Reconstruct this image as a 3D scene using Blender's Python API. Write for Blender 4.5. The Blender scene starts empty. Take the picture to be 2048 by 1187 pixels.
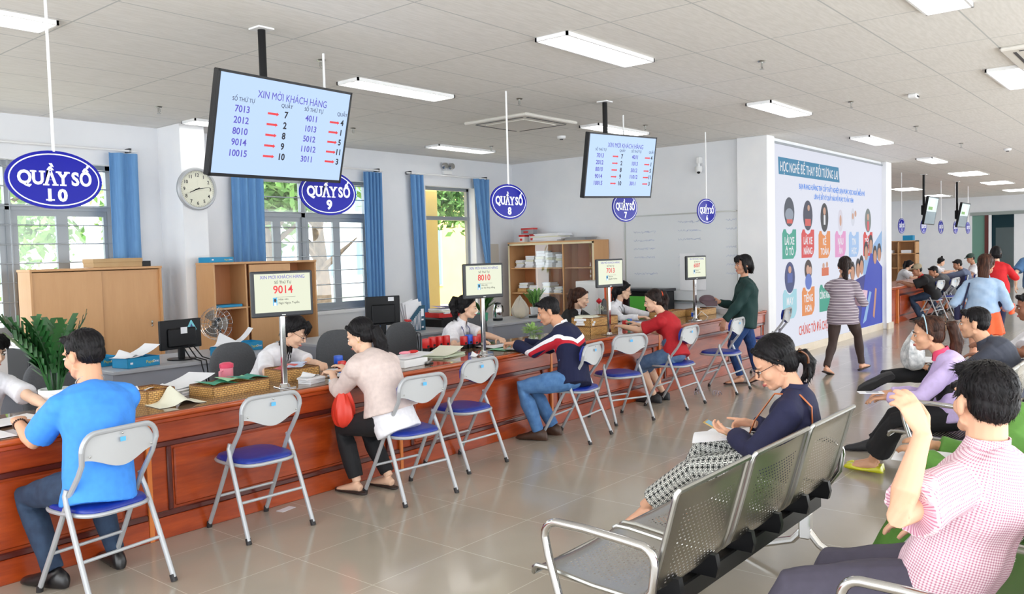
import bpy, bmesh, math, random
import numpy as np
from mathutils import Vector, Matrix, Euler
C = bpy.context.scene.collection
SC = bpy.context.scene
PI = math.pi
R = math.radians
random.seed(7); RNG = np.random.default_rng(7)

# ------------------------------------------------------------------ camera, world, sun, exposure
ZC, YW, XW = 3.21, 9.42, 11.45            # ceiling height, window wall, whiteboard wall
def make_camera():
    yaw, pit, rol, f = R(50.3298), R(-2.98345), R(-1.51306), 1671.6
    fw = Vector((math.sin(yaw)*math.cos(pit), math.cos(yaw)*math.cos(pit), math.sin(pit)))
    r = Vector((math.cos(yaw), -math.sin(yaw), 0)); u = r.cross(fw)
    c, s = math.cos(rol), math.sin(rol)
    rr = c*r+s*u; uu = -s*r+c*u
    cam = bpy.data.cameras.new('camera'); o = bpy.data.objects.new('camera', cam); C.objects.link(o)
    o.matrix_world = Matrix(((rr.x,uu.x,-fw.x,0),(rr.y,uu.y,-fw.y,0),(rr.z,uu.z,-fw.z,1.65),(0,0,0,1)))
    cam.sensor_width = 36; cam.lens = f/2048*36; cam.clip_start = .05; cam.clip_end = 300
    SC.camera = o
make_camera()
W = bpy.data.worlds.new('sky'); SC.world = W; W.use_nodes = True
bg = W.node_tree.nodes['Background']; bg.inputs['Color'].default_value = (.93,.97,1,1); bg.inputs['Strength'].default_value = 3.3
sl = bpy.data.lights.new('sun','SUN'); sl.energy = 6; sl.angle = R(1); sl.color = (1,.96,.88)
so = bpy.data.objects.new('sun', sl); C.objects.link(so); so.rotation_euler = Euler((R(28), R(-14), 0)); so.location = (5,14,12)
SC.view_settings.view_transform = 'Standard'; SC.view_settings.look = 'None'
SC.view_settings.gamma = 1; SC.view_settings.exposure = 0.42; SC.view_settings.use_curve_mapping = False

# ------------------------------------------------------------------ helpers
TMP = bpy.data.scenes.new('tmp')
def lin(c):
    c = [x/255 for x in c]
    return tuple(x/12.92 if x <= .04045 else ((x+.055)/1.055)**2.4 for x in c)+(1,)
MATS = {}
def mat(name, col, rough=.5, metal=0, spec=.5, emit=0, alpha=None, trans=0, coat=0, sheen=0):
    if name in MATS: return MATS[name]
    m = bpy.data.materials.new(name); m.use_nodes = True
    b = m.node_tree.nodes['Principled BSDF']
    b.inputs['Base Color'].default_value = lin(col); b.inputs['Roughness'].default_value = rough
    b.inputs['Metallic'].default_value = metal; b.inputs['Specular IOR Level'].default_value = spec
    b.inputs['Transmission Weight'].default_value = trans; b.inputs['Coat Weight'].default_value = coat
    if sheen: b.inputs['Sheen Weight'].default_value = sheen
    if emit:
        b.inputs['Emission Color'].default_value = lin(col); b.inputs['Emission Strength'].default_value = emit
    if alpha is not None: b.inputs['Alpha'].default_value = alpha
    m.diffuse_color = lin(col)
    MATS[name] = m; return m
class N:                                   # small node-graph helper
    def __init__(s, m): s.nt = m.node_tree; s.b = s.nt.nodes['Principled BSDF']
    def new(s, t, **k):
        n = s.nt.nodes.new(t)
        for a, v in k.items(): setattr(n, a, v)
        return n
    def lk(s, a, b): s.nt.links.new(a, b)
    def inp(s, node, i, v):
        if hasattr(v, 'is_output'): s.lk(v, node.inputs[i])
        elif v is not None: node.inputs[i].default_value = v
    def math(s, op, a, b=None, c=None, clamp=False):
        n = s.new('ShaderNodeMath', operation=op); n.use_clamp = clamp
        for i, v in enumerate((a, b, c)): s.inp(n, i, v)
        return n.outputs[0]
    def mix(s, f, a, b):
        n = s.new('ShaderNodeMix', data_type='RGBA'); s.inp(n, 0, f); s.inp(n, 6, a); s.inp(n, 7, b)
        return n.outputs[2]
    def obj(s): return s.new('ShaderNodeTexCoord').outputs['Object']
    def pos(s): return s.new('ShaderNodeNewGeometry').outputs['Position']
    def attr(s, name): return s.new('ShaderNodeAttribute', attribute_name=name).outputs['Vector']
    def sep(s, v):
        n = s.new('ShaderNodeSeparateXYZ'); s.lk(v, n.inputs[0]); return n.outputs
    def noise(s, v, scale, detail=3, stretch=None, rough=.5):
        if stretch:
            mp = s.new('ShaderNodeMapping'); s.lk(v, mp.inputs[0]); mp.inputs['Scale'].default_value = stretch; v = mp.outputs[0]
        n = s.new('ShaderNodeTexNoise'); s.lk(v, n.inputs['Vector']); n.inputs['Scale'].default_value = scale
        n.inputs['Detail'].default_value = detail; n.inputs['Roughness'].default_value = rough
        return n.outputs['Fac']
    def ramp(s, f, stops):
        n = s.new('ShaderNodeValToRGB'); s.lk(f, n.inputs[0]); e = n.color_ramp.elements
        while len(e) < len(stops): e.new(.5)
        for i, (p, c) in enumerate(stops): e[i].position = p; e[i].color = c
        return n.outputs[0]
    def bump(s, h, strength=.3, dist=.01):
        n = s.new('ShaderNodeBump'); s.lk(h, n.inputs['Height']); n.inputs['Strength'].default_value = strength
        n.inputs['Distance'].default_value = dist; s.lk(n.outputs[0], s.b.inputs['Normal'])
    def col(s, c): s.lk(c, s.b.inputs['Base Color'])
def noisy(name, c1, c2, scale=8, rough=.5, stretch=None, bump=0, metal=0, coat=0, spec=.5, bdist=.004, detail=4):
    if name in MATS: return MATS[name]
    m = mat(name, c1, rough, metal, spec, coat=coat); n = N(m)
    f = n.noise(n.obj(), scale, detail, stretch)
    n.col(n.ramp(f, [(.3, lin(c1)), (.7, lin(c2))]))
    if bump: n.bump(f, bump, bdist)
    return m

class G:                                   # geometry collector: one G becomes ONE mesh object
    def __init__(s): s.v = []; s.f = []; s.m = []; s.mi = 0; s.uv = None
    def add(s, vs, fs, M=None):
        o = len(s.v)
        if M is not None: vs = [tuple(M @ Vector(p)) for p in vs]
        s.v += [tuple(p) for p in vs]; s.f += [tuple(i+o for i in f) for f in fs]; s.m += [s.mi]*len(fs)
        return s
    def mat(s, i): s.mi = i; return s
    def box(s, x0, x1, y0, y1, z0, z1, b=0, M=None, seg=1):
        if b <= 0:
            v = [(x,y,z) for z in (z0,z1) for y in (y0,y1) for x in (x0,x1)]
            return s.add(v, [(0,2,3,1),(4,5,7,6),(0,1,5,4),(2,6,7,3),(0,4,6,2),(1,3,7,5)], M)
        bm = bmesh.new(); bmesh.ops.create_cube(bm, size=1)
        for q in bm.verts: q.co = Vector(((x0+x1)/2+q.co.x*(x1-x0), (y0+y1)/2+q.co.y*(y1-y0), (z0+z1)/2+q.co.z*(z1-z0)))
        b = min(b, .49*min(x1-x0, y1-y0, z1-z0))
        bmesh.ops.bevel(bm, geom=bm.edges[:], offset=b, segments=seg, affect='EDGES', profile=.5)
        bm.verts.index_update()
        s.add([q.co[:] for q in bm.verts], [[q.index for q in f.verts] for f in bm.faces], M); bm.free(); return s
    def tube(s, pts, r, n=10, closed=False, M=None, ell=None, cap=True, up=None):
        P = [Vector(p) for p in pts]; k = len(P); vs = []; fs = []
        rr = r if isinstance(r, (list, tuple)) else [r]*k
        T = []
        for i in range(k):
            if closed: t = P[(i+1) % k]-P[i-1]
            else: t = P[min(i+1,k-1)]-P[max(i-1,0)]
            T.append(t.normalized() if t.length > 1e-9 else Vector((0,0,1)))
        a = Vector(up) if up else (Vector((0,0,1)) if abs(T[0].z) < .9 else Vector((1,0,0)))
        nx = (a-T[0]*a.dot(T[0])).normalized()
        for i in range(k):
            if up: nx = Vector(up)
            nx = nx-T[i]*nx.dot(T[i])
            nx = nx.normalized() if nx.length > 1e-6 else T[i].orthogonal().normalized()
            ny = T[i].cross(nx)
            ra = rr[i]; rx, ry = (ra if isinstance(ra, (list, tuple)) else (ra, ra))
            for j in range(n):
                t = 2*PI*j/n; vs.append(P[i]+nx*(rx*math.cos(t))+ny*(ry*math.sin(t)))
        for i in range(k if closed else k-1):
            for j in range(n):
                a0 = i*n+j; a1 = i*n+(j+1) % n; b0 = ((i+1) % k)*n+j; b1 = ((i+1) % k)*n+(j+1) % n
                fs.append((a0, a1, b1, b0))
        if cap and not closed:
            fs.append(tuple(range(n-1,-1,-1))); fs.append(tuple((k-1)*n+j for j in range(n)))
        return s.add(vs, fs, M)
    def lathe(s, prof, n=24, M=None, c=(0,0,0), cap=True):
        vs = []; fs = []; k = len(prof)
        for r, z in prof:
            for j in range(n):
                t = 2*PI*j/n; vs.append((c[0]+r*math.cos(t), c[1]+r*math.sin(t), c[2]+z))
        for i in range(k-1):
            for j in range(n): fs.append((i*n+j, i*n+(j+1) % n, (i+1)*n+(j+1) % n, (i+1)*n+j))
        if cap and prof[0][0] > 1e-6: fs.append(tuple(range(n-1,-1,-1)))
        if cap and prof[-1][0] > 1e-6: fs.append(tuple((k-1)*n+j for j in range(n)))
        return s.add(vs, fs, M)
    def cyl(s, a, b, r, n=16, M=None): return s.tube([a, b], r, n, M=M)
    def ell(s, c, r, M=None, n=16, A=None):
        vs = []; fs = []; m = n//2
        for i in range(m+1):
            p = PI*i/m
            for j in range(n):
                t = 2*PI*j/n; q = Vector((r[0]*math.sin(p)*math.cos(t), r[1]*math.sin(p)*math.sin(t), r[2]*math.cos(p)))
                if A is not None: q = A @ q
                vs.append(q+Vector(c))
        for i in range(m):
            for j in range(n): fs.append((i*n+j, (i+1)*n+j, (i+1)*n+(j+1) % n, i*n+(j+1) % n))
        return s.add(vs, fs, M)
    def prism(s, poly, d, M=None):         # polygon in xy, thickness d along +z
        k = len(poly); vs = [(x,y,0) for x, y in poly]+[(x,y,d) for x, y in poly]
        fs = [tuple(range(k-1,-1,-1)), tuple(range(k,2*k))]+[(i,(i+1) % k,k+(i+1) % k,k+i) for i in range(k)]
        return s.add(vs, fs, M)
    def sheet(s, fn, nu, nv, th=0, M=None):  # fn(u,v)->point, optional thickness along normal
        vs = [Vector(fn(i/nu, j/nv)) for j in range(nv+1) for i in range(nu+1)]
        fs = [(j*(nu+1)+i, j*(nu+1)+i+1, (j+1)*(nu+1)+i+1, (j+1)*(nu+1)+i) for j in range(nv) for i in range(nu)]
        if th:
            k = len(vs); nn = [Vector((0,0,0)) for _ in vs]
            for f in fs:
                q = (vs[f[1]]-vs[f[0]]).cross(vs[f[2]]-vs[f[0]])
                for i in f: nn[i] += q
            vs += [vs[i]-nn[i].normalized()*th for i in range(k)]
            fs += [tuple(i+k for i in reversed(f)) for f in fs]
            b = [i for i in range(nu+1)]+[j*(nu+1)+nu for j in range(1,nv+1)]+[nv*(nu+1)+i for i in range(nu-1,-1,-1)]+[j*(nu+1) for j in range(nv-1,0,-1)]
            fs += [(b[(i+1) % len(b)], b[i], b[i]+k, b[(i+1) % len(b)]+k) for i in range(len(b))]
        return s.add(vs, fs, M)
    def text(s, body, size, M, bold=0, ext=.001, align='CENTER', sx=1, yc=True, font_sp=1):
        vs, fs = textmesh(body, size, bold, ext, align, sx, font_sp, yc)
        return s.add(vs, fs, M)
TXT = {}
def textmesh(body, size, bold, ext, align, sx, sp, yc):
    k = (body, size, bold, ext, align, sx, sp, yc)
    if k in TXT: return TXT[k]
    if 'Ờ' in body:                        # this glyph fills badly: draw its horned O, then the grave stroke
        i = body.index('Ờ'); b2 = body.replace('Ờ', 'O'); vs, fs = textmesh(b2, size, bold, ext, align, sx, sp, yc)
        wl = lambda t_: max(v.x for v in textmesh(t_, size, bold, ext, 'LEFT', sx, sp, yc)[0])
        x0 = (min(v.x for v in vs) if align == 'CENTER' else 0)+(wl(b2[:i+1])-.4*size*sx); y0 = size*(.74-.36 if yc else .74)
        q = [Vector((x0-.1*size*sx, y0+.15*size, ext)), Vector((x0+.02*size*sx, y0+.15*size, ext)), Vector((x0+.09*size*sx, y0+.03*size, ext)), Vector((x0+.02*size*sx, y0+.03*size, ext))]
        hx = x0+.32*size*sx; hy = size*(.56-.36 if yc else .56); q += [Vector((hx, hy, ext)), Vector((hx+.07*size*sx, hy, ext)), Vector((hx+.12*size*sx, hy+.17*size, ext)), Vector((hx+.04*size*sx, hy+.17*size, ext))]
        n0 = len(vs); TXT[k] = (vs+q, fs+[(n0+3, n0+2, n0+1, n0), (n0+4, n0+5, n0+6, n0+7)]); return TXT[k]
    c = bpy.data.curves.new('t', 'FONT'); c.body = body; c.size = size; c.offset = bold; c.extrude = ext
    c.align_x = align; c.resolution_u = 3; c.space_character = sp
    o = bpy.data.objects.new('t', c); me = tmp_mesh(o)
    vs = [Vector((v.co.x*sx, v.co.y, v.co.z)) for v in me.vertices]; fs = [tuple(p.vertices) for p in me.polygons]
    if yc and vs:
        vs = [v-Vector((0, size*.36, 0)) for v in vs]
    bpy.data.meshes.remove(me); bpy.data.objects.remove(o); bpy.data.curves.remove(c)
    TXT[k] = (vs, fs); return TXT[k]
def tmp_mesh(o):                           # evaluated copy of an object, made in a scratch scene
    TMP.collection.objects.link(o); vl = TMP.view_layers[0]; vl.update()
    return bpy.data.meshes.new_from_object(o.evaluated_get(vl.depsgraph), preserve_all_data_layers=True, depsgraph=vl.depsgraph)
def mesh_from(g, name):
    me = bpy.data.meshes.new(name); me.from_pydata([tuple(p) for p in g.v], [], g.f); me.validate(); return me
def obj(name, g, mats, parent=None, smooth=35, kind=None, label=None, origin=None):
    """link a collector as ONE object; coordinates are world when origin is given, else local to the parent"""
    if not isinstance(mats, (list, tuple)): mats = [mats]
    v = g.v
    if origin is not None: v = [(p[0]-origin[0], p[1]-origin[1], p[2]-origin[2]) for p in g.v]
    me = bpy.data.meshes.new(name); me.from_pydata([tuple(p) for p in v], [], g.f)
    for m in mats: me.materials.append(m)
    if len(mats) > 1: me.polygons.foreach_set('material_index', g.m)
    if g.uv is not None:
        l = me.uv_layers.new(name='UVMap'); idx = np.zeros(len(me.loops), int); me.loops.foreach_get('vertex_index', idx)
        l.data.foreach_set('uv', np.array(g.uv, float)[idx].ravel())
    me.update()
    if smooth:
        me.polygons.foreach_set('use_smooth', [True]*len(me.polygons)); me.set_sharp_from_angle(angle=R(smooth))
    o = bpy.data.objects.new(name, me); C.objects.link(o)
    if parent is not None: o.parent = parent
    elif origin is not None: o.location = origin
    if kind: o['kind'] = kind
    if label: o['label'] = label
    return o
def thing(name, label, cat, loc=(0,0,0), rotz=0, group=None):
    o = bpy.data.objects.new(name, None); C.objects.link(o); o.location = loc; o.rotation_euler = (0,0,rotz)
    o.empty_display_size = .1; o['label'] = label; o['category'] = cat
    if group: o['group'] = group
    return o
def tag(o, label, cat, group=None):
    o['label'] = label; o['category'] = cat
    if group: o['group'] = group
    return o
def dup(root, loc, rotz=None, label=None, group=None):
    r = root.copy(); C.objects.link(r); r.location = loc
    if rotz is not None: r.rotation_euler = (0,0,rotz)
    if label: r['label'] = label
    if group: r['group'] = group
    for ch in list(root.children):
        c = ch.copy(); C.objects.link(c); c.parent = r
        for gch in ch.children:
            d = gch.copy(); C.objects.link(d); d.parent = c
    return r
def struct(name, g, m, smooth=0, parent=None):
    o = obj(name, g, m, parent, smooth)
    if parent is None: o['kind'] = 'structure'
    return o
def T(x, y, z): return Matrix.Translation((x, y, z))
def RZ(a): return Matrix.Rotation(a, 4, 'Z')
def RX(a): return Matrix.Rotation(a, 4, 'X')
def RY(a): return Matrix.Rotation(a, 4, 'Y')
def arc(c, r, a0, a1, n, ax=0, ay=1):
    out = []
    for i in range(n+1):
        a = a0+(a1-a0)*i/n; p = list(c); p[ax] += r*math.cos(a); p[ay] += r*math.sin(a); out.append(tuple(p))
    return out
def rrect(w, h, r, n=5):
    out = []
    for cx, cy, a in ((w/2-r,h/2-r,0),(-w/2+r,h/2-r,PI/2),(-w/2+r,-h/2+r,PI),(w/2-r,-h/2+r,1.5*PI)):
        for i in range(n+1):
            t = a+PI/2*i/n; out.append((cx+r*math.cos(t), cy+r*math.sin(t)))
    return out
def ellpoly(a, b, n=40): return [(a*math.cos(2*PI*i/n), b*math.sin(2*PI*i/n)) for i in range(n)]
UPR = RX(PI/2)                             # turns an xy drawing upright so that it faces -y
# ------------------------------------------------------------------ materials
def make_floor():
    m = mat('floor_tile', (172,162,148), .1, spec=.55); n = N(m); p = n.sep(n.pos())
    def line(c, off):
        f = n.math('FRACT', n.math('DIVIDE', n.math('SUBTRACT', c, off), .625))
        return n.math('LESS_THAN', n.math('ABSOLUTE', n.math('SUBTRACT', f, .5)), .4965)
    tile = n.math('MULTIPLY', line(p[0], 3.335), line(p[1], 4.46))
    nz = n.noise(n.pos(), 1.3, 5)
    c = n.ramp(nz, [(.25, lin((166,156,142))), (.75, lin((178,169,155)))])
    n.col(n.mix(tile, lin((206,198,184)), c))
    n.lk(n.math('ADD', n.math('MULTIPLY', n.noise(n.pos(), 3, 3), .06), .1), n.b.inputs['Roughness'])
    return m
def make_ceiling():
    m = mat('ceiling_tile', (228,226,221), .75); n = N(m); p = n.sep(n.pos())
    def line(c, off, step, w):
        f = n.math('FRACT', n.math('DIVIDE', n.math('SUBTRACT', c, off), step))
        return n.math('LESS_THAN', n.math('ABSOLUTE', n.math('SUBTRACT', f, .5)), .5-w/step)
    tile = n.math('MULTIPLY', line(p[0], 2.43, 1.25, .006), line(p[1], 3.77, .617, .006))
    w = n.noise(n.pos(), 6, 3, (1.2, 9, 1))
    c = n.ramp(w, [(.35, lin((223,221,216))), (.65, lin((232,230,226)))])
    n.col(n.mix(tile, lin((192,194,192)), c)); n.bump(w, .25, .004)
    return m
def make_wood(name, c1, c2, rough, coat, scale=1.2, dirn='x'):
    m = mat(name, c1, rough, coat=coat); n = N(m)
    st = {'x': (1.2, 9, 9), 'z': (9, 9, 1.2)}[dirn]
    a = n.noise(n.pos(), scale*1.6, 5, st, .6); b = n.noise(n.pos(), scale*7, 4, st)
    f = n.math('ADD', n.math('MULTIPLY', a, .7), n.math('MULTIPLY', b, .3))
    n.col(n.ramp(f, [(.3, lin(c1)), (.7, lin(c2))])); n.b.inputs['Coat Roughness'].default_value = .12
    return m
def make_wicker():
    m = mat('wicker', (196,150,84), .55); n = N(m)
    br = n.new('ShaderNodeTexBrick'); mp = n.new('ShaderNodeMapping'); n.lk(n.obj(), mp.inputs[0])
    s = n.sep(n.obj()); cb = n.new('ShaderNodeCombineXYZ'); n.lk(n.math('ADD', s[0], s[1]), cb.inputs[0]); n.lk(s[2], cb.inputs[1])
    n.lk(cb.outputs[0], br.inputs['Vector']); br.inputs['Scale'].default_value = 1
    br.inputs['Brick Width'].default_value = .026; br.inputs['Row Height'].default_value = .013; br.inputs['Mortar Size'].default_value = .0016
    br.inputs['Color1'].default_value = lin((218,172,104)); br.inputs['Color2'].default_value = lin((200,150,82)); br.inputs['Mortar'].default_value = lin((96,62,32))
    n.col(br.outputs['Color']); n.bump(br.outputs['Fac'], -.5, .004)
    return m
def make_perf():
    m = mat('perforated_steel', (198,195,186), .27, metal=1); n = N(m)
    uv = n.sep(n.new('ShaderNodeTexCoord').outputs['UV'])
    row = n.math('FLOOR', n.math('DIVIDE', uv[1], .0165))
    ux = n.math('ADD', n.math('DIVIDE', uv[0], .028), n.math('MULTIPLY', row, .5))
    fx = n.math('SUBTRACT', n.math('FRACT', ux), .5); fy = n.math('SUBTRACT', n.math('FRACT', n.math('DIVIDE', uv[1], .0165)), .5)
    d = n.math('ADD', n.math('POWER', n.math('MULTIPLY', fx, 1/.22), 4), n.math('POWER', n.math('MULTIPLY', fy, 1/.17), 2))
    inx = n.math('LESS_THAN', n.math('ABSOLUTE', n.math('SUBTRACT', uv[0], .29)), .205)
    iny = n.math('MAXIMUM', n.math('LESS_THAN', n.math('ABSOLUTE', n.math('SUBTRACT', uv[1], .25)), .155), n.math('LESS_THAN', n.math('ABSOLUTE', n.math('SUBTRACT', uv[1], .7)), .18))
    hole = n.math('MULTIPLY', n.math('LESS_THAN', d, 1), n.math('MULTIPLY', inx, iny))
    n.lk(n.math('SUBTRACT', 1, hole), n.b.inputs['Alpha'])
    return m
def make_glass(name='window_pane', tint=(.97,.99,1), gl=.06):
    m = bpy.data.materials.new(name); m.use_nodes = True; nt = m.node_tree; nt.nodes.clear()
    o = nt.nodes.new('ShaderNodeOutputMaterial'); mx = nt.nodes.new('ShaderNodeMixShader'); t = nt.nodes.new('ShaderNodeBsdfTransparent'); g = nt.nodes.new('ShaderNodeBsdfGlossy')
    t.inputs[0].default_value = (*tint,1); g.inputs['Roughness'].default_value = .02; mx.inputs[0].default_value = gl
    nt.links.new(t.outputs[0], mx.inputs[1]); nt.links.new(g.outputs[0], mx.inputs[2]); nt.links.new(mx.outputs[0], o.inputs[0])
    return m
M_floor = make_floor(); M_ceil = make_ceiling()
M_wall = noisy('wall_paint', (232,234,238), (227,230,235), 3, .6)
M_pillar = noisy('pillar_paint', (240,241,243), (234,236,240), 3, .5)
M_skirt = noisy('skirting_tile', (214,199,176), (222,208,188), 6, .25)
M_wood = make_wood('reddish_wood', (126,40,10), (180,75,27), .3, .15)
M_wooddk = make_wood('dark_moulding', (74,24,18), (92,32,22), .3, .4)
M_woodedge = make_wood('edge_wood', (164,66,24), (194,92,40), .26, .4)
M_woodlight = make_wood('light_strip', (206,112,50), (222,134,66), .35, .2, dirn='z')
M_tan = make_wood('tan_laminate', (199,151,103), (207,160,112), .45, 0, .8, 'z')
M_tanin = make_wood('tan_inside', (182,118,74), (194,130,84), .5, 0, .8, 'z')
M_wick = make_wicker(); M_perf = make_perf(); M_glass = make_glass(); M_vglass = make_glass('vase_glass', (.9,.95,.93), .1)
M_topglass = mat('counter_glass', (118,92,72), .06, spec=.6)
M_chrome = mat('chrome', (205,205,205), .12, 1)
M_steel = mat('brushed_steel', (176,176,172), .28, 1)
M_silver = mat('silver_paint', (176,179,183), .38, .25)
M_gpanel = mat('grey_back_panel', (186,188,190), .42, .1)
M_vinyl = noisy('blue_vinyl', (16,42,138), (24,52,154), 40, .32, bump=.05)
M_rubber = mat('black_rubber', (38,36,38), .6)
M_black = mat('black_plastic', (22,23,26), .35, spec=.25)
M_blackm = mat('black_metal', (20,20,22), .35, spec=.25)
M_dgrey = mat('dark_grey_plastic', (56,58,62), .4, spec=.3)
M_grey = mat('grey_plastic', (150,152,156), .45)
M_desk = noisy('desk_grey', (176,179,186), (170,173,180), 3, .4)
M_deskf = noisy('desk_front', (150,154,166), (156,160,170), 3, .5)
M_white = mat('white_plastic', (236,237,238), .4)
M_paper = noisy('paper', (238,239,243), (230,232,238), 4, .7)
M_paper2 = noisy('cream_paper', (226,226,206), (234,233,216), 4, .7)
M_print = mat('printed_ink', (120,124,138), .7)
M_red = mat('red_plastic', (204,36,34), .3)
M_blue = mat('blue_plastic', (24,84,200), .3)
M_teal = mat('teal_card', (14,140,190), .5)
M_tealdk = mat('teal_dark', (18,78,104), .5)
M_green = mat('green_card', (54,150,116), .5)
M_lgreen = mat('lime_plastic', (190,208,50), .5)
M_pink = mat('pink_plastic', (240,150,168), .3)
M_orange = mat('orange_plastic', (232,84,34), .4)
M_card = noisy('cardboard', (196,164,120), (186,152,108), 6, .7)
M_sign = mat('sign_blue', (20,24,150), .16, spec=.12)
M_signw = mat('sign_white', (240,242,250), .3)
M_alu = mat('window_alu', (150,156,162), .4, .3)
M_curt = noisy('curtain_blue', (104,154,204), (92,140,192), 12, .7, (6,6,.4), .1, bdist=.003)
M_fab = noisy('chair_fabric', (82,84,88), (74,76,80), 120, .85, bump=.2)
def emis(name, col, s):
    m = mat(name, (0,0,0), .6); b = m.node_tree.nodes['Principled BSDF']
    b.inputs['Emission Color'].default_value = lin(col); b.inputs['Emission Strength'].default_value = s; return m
M_tube = emis('lamp_tube', (255,252,246), 14); M_lampback = emis('lamp_reflector', (255,252,248), 2.2)
M_led = emis('led_panel', (255,255,255), 6)
M_scr = emis('screen_blue', (186,212,250), .82); M_scrc = emis('screen_cream', (228,232,208), .8)
M_leaf = noisy('leaf_green', (44,92,40), (76,128,52), 9, .5)
M_leafdk = noisy('leaf_dark', (30,74,36), (46,98,48), 9, .35)
M_yellow = noisy('yellow_wall', (244,212,134), (240,206,126), 2, .8)

# ------------------------------------------------------------------ structure
FX0, FX1, FY0 = -3.0, 33.4, -3.2
struct('floor', G().box(FX0, FX1, FY0, YW, -.1, 0), M_floor)
struct('ceiling', G().box(FX0, FX1, FY0, YW, ZC, ZC+.08), M_ceil)
WINS = [(1.25, 4.45, .92), (6.22, 8.22, .92), (9.3, 10.45, .35)]; WT = 2.75
g = G(); x = FX0
for a, b, s in WINS:
    g.box(x, a, YW, YW+.24, 0, ZC); g.box(a, b, YW, YW+.24, 0, s); g.box(a, b, YW, YW+.24, WT, ZC); x = b
g.box(x, XW+.2, YW, YW+.24, 0, ZC)
struct('wall_back', g, M_wall)
struct('wall_right', G().box(XW, XW+.2, 4.95, YW, 0, ZC), M_wall)
struct('pillar', G().box(4.96, 5.26, 8.92, YW, 0, ZC), M_pillar)
struct('trim_1', G().box(11.36, 11.62, 4.72, 5.18, 0, ZC, .01), M_pillar)
struct('wall_poster', G().box(11.62, 16.98, 4.80, 5.0, 0, ZC), M_wall)
struct('trim_2', G().box(16.98, 17.3, 4.70, 5.18, 0, ZC, .01), M_pillar)
struct('wall_office', G().box(17.3, 17.5, 5.18, YW, 0, ZC), M_wall)
struct('baseboard_poster', G().box(11.62, 16.98, 4.77, 4.80, 0, .12), M_skirt)
struct('baseboard_pillar', G().box(11.34, 11.64, 4.69, 4.72, 0, .12).box(16.96, 17.32, 4.67, 4.70, 0, .12), M_skirt)
struct('baseboard_back', G().box(FX0, 4.96, YW-.015, YW, 0, .1).box(5.26, XW, YW-.015, YW, 0, .1), M_skirt)
struct('wall_hall', G().box(17.5, FX1, YW, YW+.2, 0, ZC), M_wall)
g = G().box(FX1, FX1+.2, 6.37, YW, 0, ZC).box(FX1, FX1+.2, -3.2, 5.08, 0, ZC).box(FX1, FX1+.2, 5.08, 6.37, 2.55, ZC)
struct('wall_far', g, M_wall)
struct('trim_3', G().box(FX1-.08, FX1+.06, -3.2, 6.42, 2.55, 2.66), mat('grey_lintel', (150,158,156), .5))
struct('door_1', G().box(FX1, FX1+.05, 5.92, 6.37, 0, 2.55), mat('green_glass', (110,150,138), .2))
struct('trim_4', G().box(FX1-.06, FX1+.1, 5.84, 5.97, 0, 2.55), mat('dark_red_post', (96,40,38), .4))
struct('trim_5', G().box(FX1-.1, FX1+.06, 5.77, 5.84, 0, 2.55), M_pillar)
g = G().box(FX1+.2, 41, 3.5, 3.6, 0, ZC).box(FX1+.2, 41, 8, 8.1, 0, ZC).box(41, 41.1, 3.5, 8.1, 0, ZC).box(FX1+.2, 41, 3.5, 8.1, ZC, ZC+.05)
struct('wall_lobby', g, mat('lobby_paint', (70,112,128), .6))
struct('floor_lobby', G().box(FX1, 41, 3.5, 8.1, -.1, 0), M_floor)
# lobby inner door and ceiling lamps
g = G().box(40.9, 41, 5.9, 6.9, 0, 2.2); struct('door_2', g, mat('pale_door', (176,190,196), .4))
for q, (lx, ly) in enumerate([(36, 6.0), (38, 6.3), (37, 5.5)]):
    o = obj('ceiling_lamp', G().cyl((lx,ly,ZC-.03), (lx,ly,ZC-.001), .16), emis('lobby_lamp', (255,255,250), 40), origin=(lx,ly,ZC))
    tag(o, 'small round ceiling lamp glowing in the dark lobby beyond the far doorway', 'ceiling light', 'lobby ceiling lamps')
# ------------------------------------------------------------------ windows
def window(nm, x0, x1, z0, mulls, trans, bars, open_low=False):
    w = bpy.data.objects.new(nm, None); C.objects.link(w); w['kind'] = 'structure'; y = YW+.17
    w.location = (x0, y, z0)
    def pt(n, g, m): return obj(n, g, m, w, 0, origin=(x0,y,z0))
    g = G(); e = .05
    g.box(x0, x0+e, y-.03, y+.03, z0, WT); g.box(x1-e, x1, y-.03, y+.03, z0, WT)
    g.box(x0, x1, y-.03, y+.03, WT-e, WT); g.box(x0, x1, y-.035, y+.035, trans-.03, trans+.03); g.box(x0, x1, y-.03, y+.03, z0, z0+e)
    for mx in mulls: g.box(mx-.03, mx+.03, y-.035, y+.035, z0, WT)
    pt('window_frame', g, M_alu)
    xs = [x0]+mulls+[x1]; g = G(); h = G()
    if not open_low:
        for a, b in zip(xs[:-1], xs[1:]):           # casement pairs between the mullions
            mid = (a+b)/2
            for p, q in ((a+.03, mid), (mid, b-.03)):
                s = .06; zz0, zz1 = z0+.04, trans-.03
                g.box(p, p+s, y-.02, y+.02, zz0, zz1); g.box(q-s, q, y-.02, y+.02, zz0, zz1)
                g.box(p+s, q-s, y-.02, y+.02, zz0, zz0+s); g.box(p+s, q-s, y-.02, y+.02, zz1-s, zz1)
                h.box(p+s, q-s, y-.003, y+.003, zz0+s, zz1-s)
        pt('casement', g, M_alu)
    for a, b in zip(xs[:-1], xs[1:]): h.box(a+.03, b-.03, y-.003, y+.003, trans+.03, WT-.05)
    pt('pane', h, M_glass)
    if bars:
        g = G(); zz = z0+.16
        while zz < WT-.05:
            g.cyl((x0, y-.09, zz), (x1, y-.09, zz), .007, 6); zz += .2
        for mx in mulls: g.cyl((mx, y-.09, z0+.02), (mx, y-.09, WT), .008, 6)
        pt('grille', g, M_alu)
    return w
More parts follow.
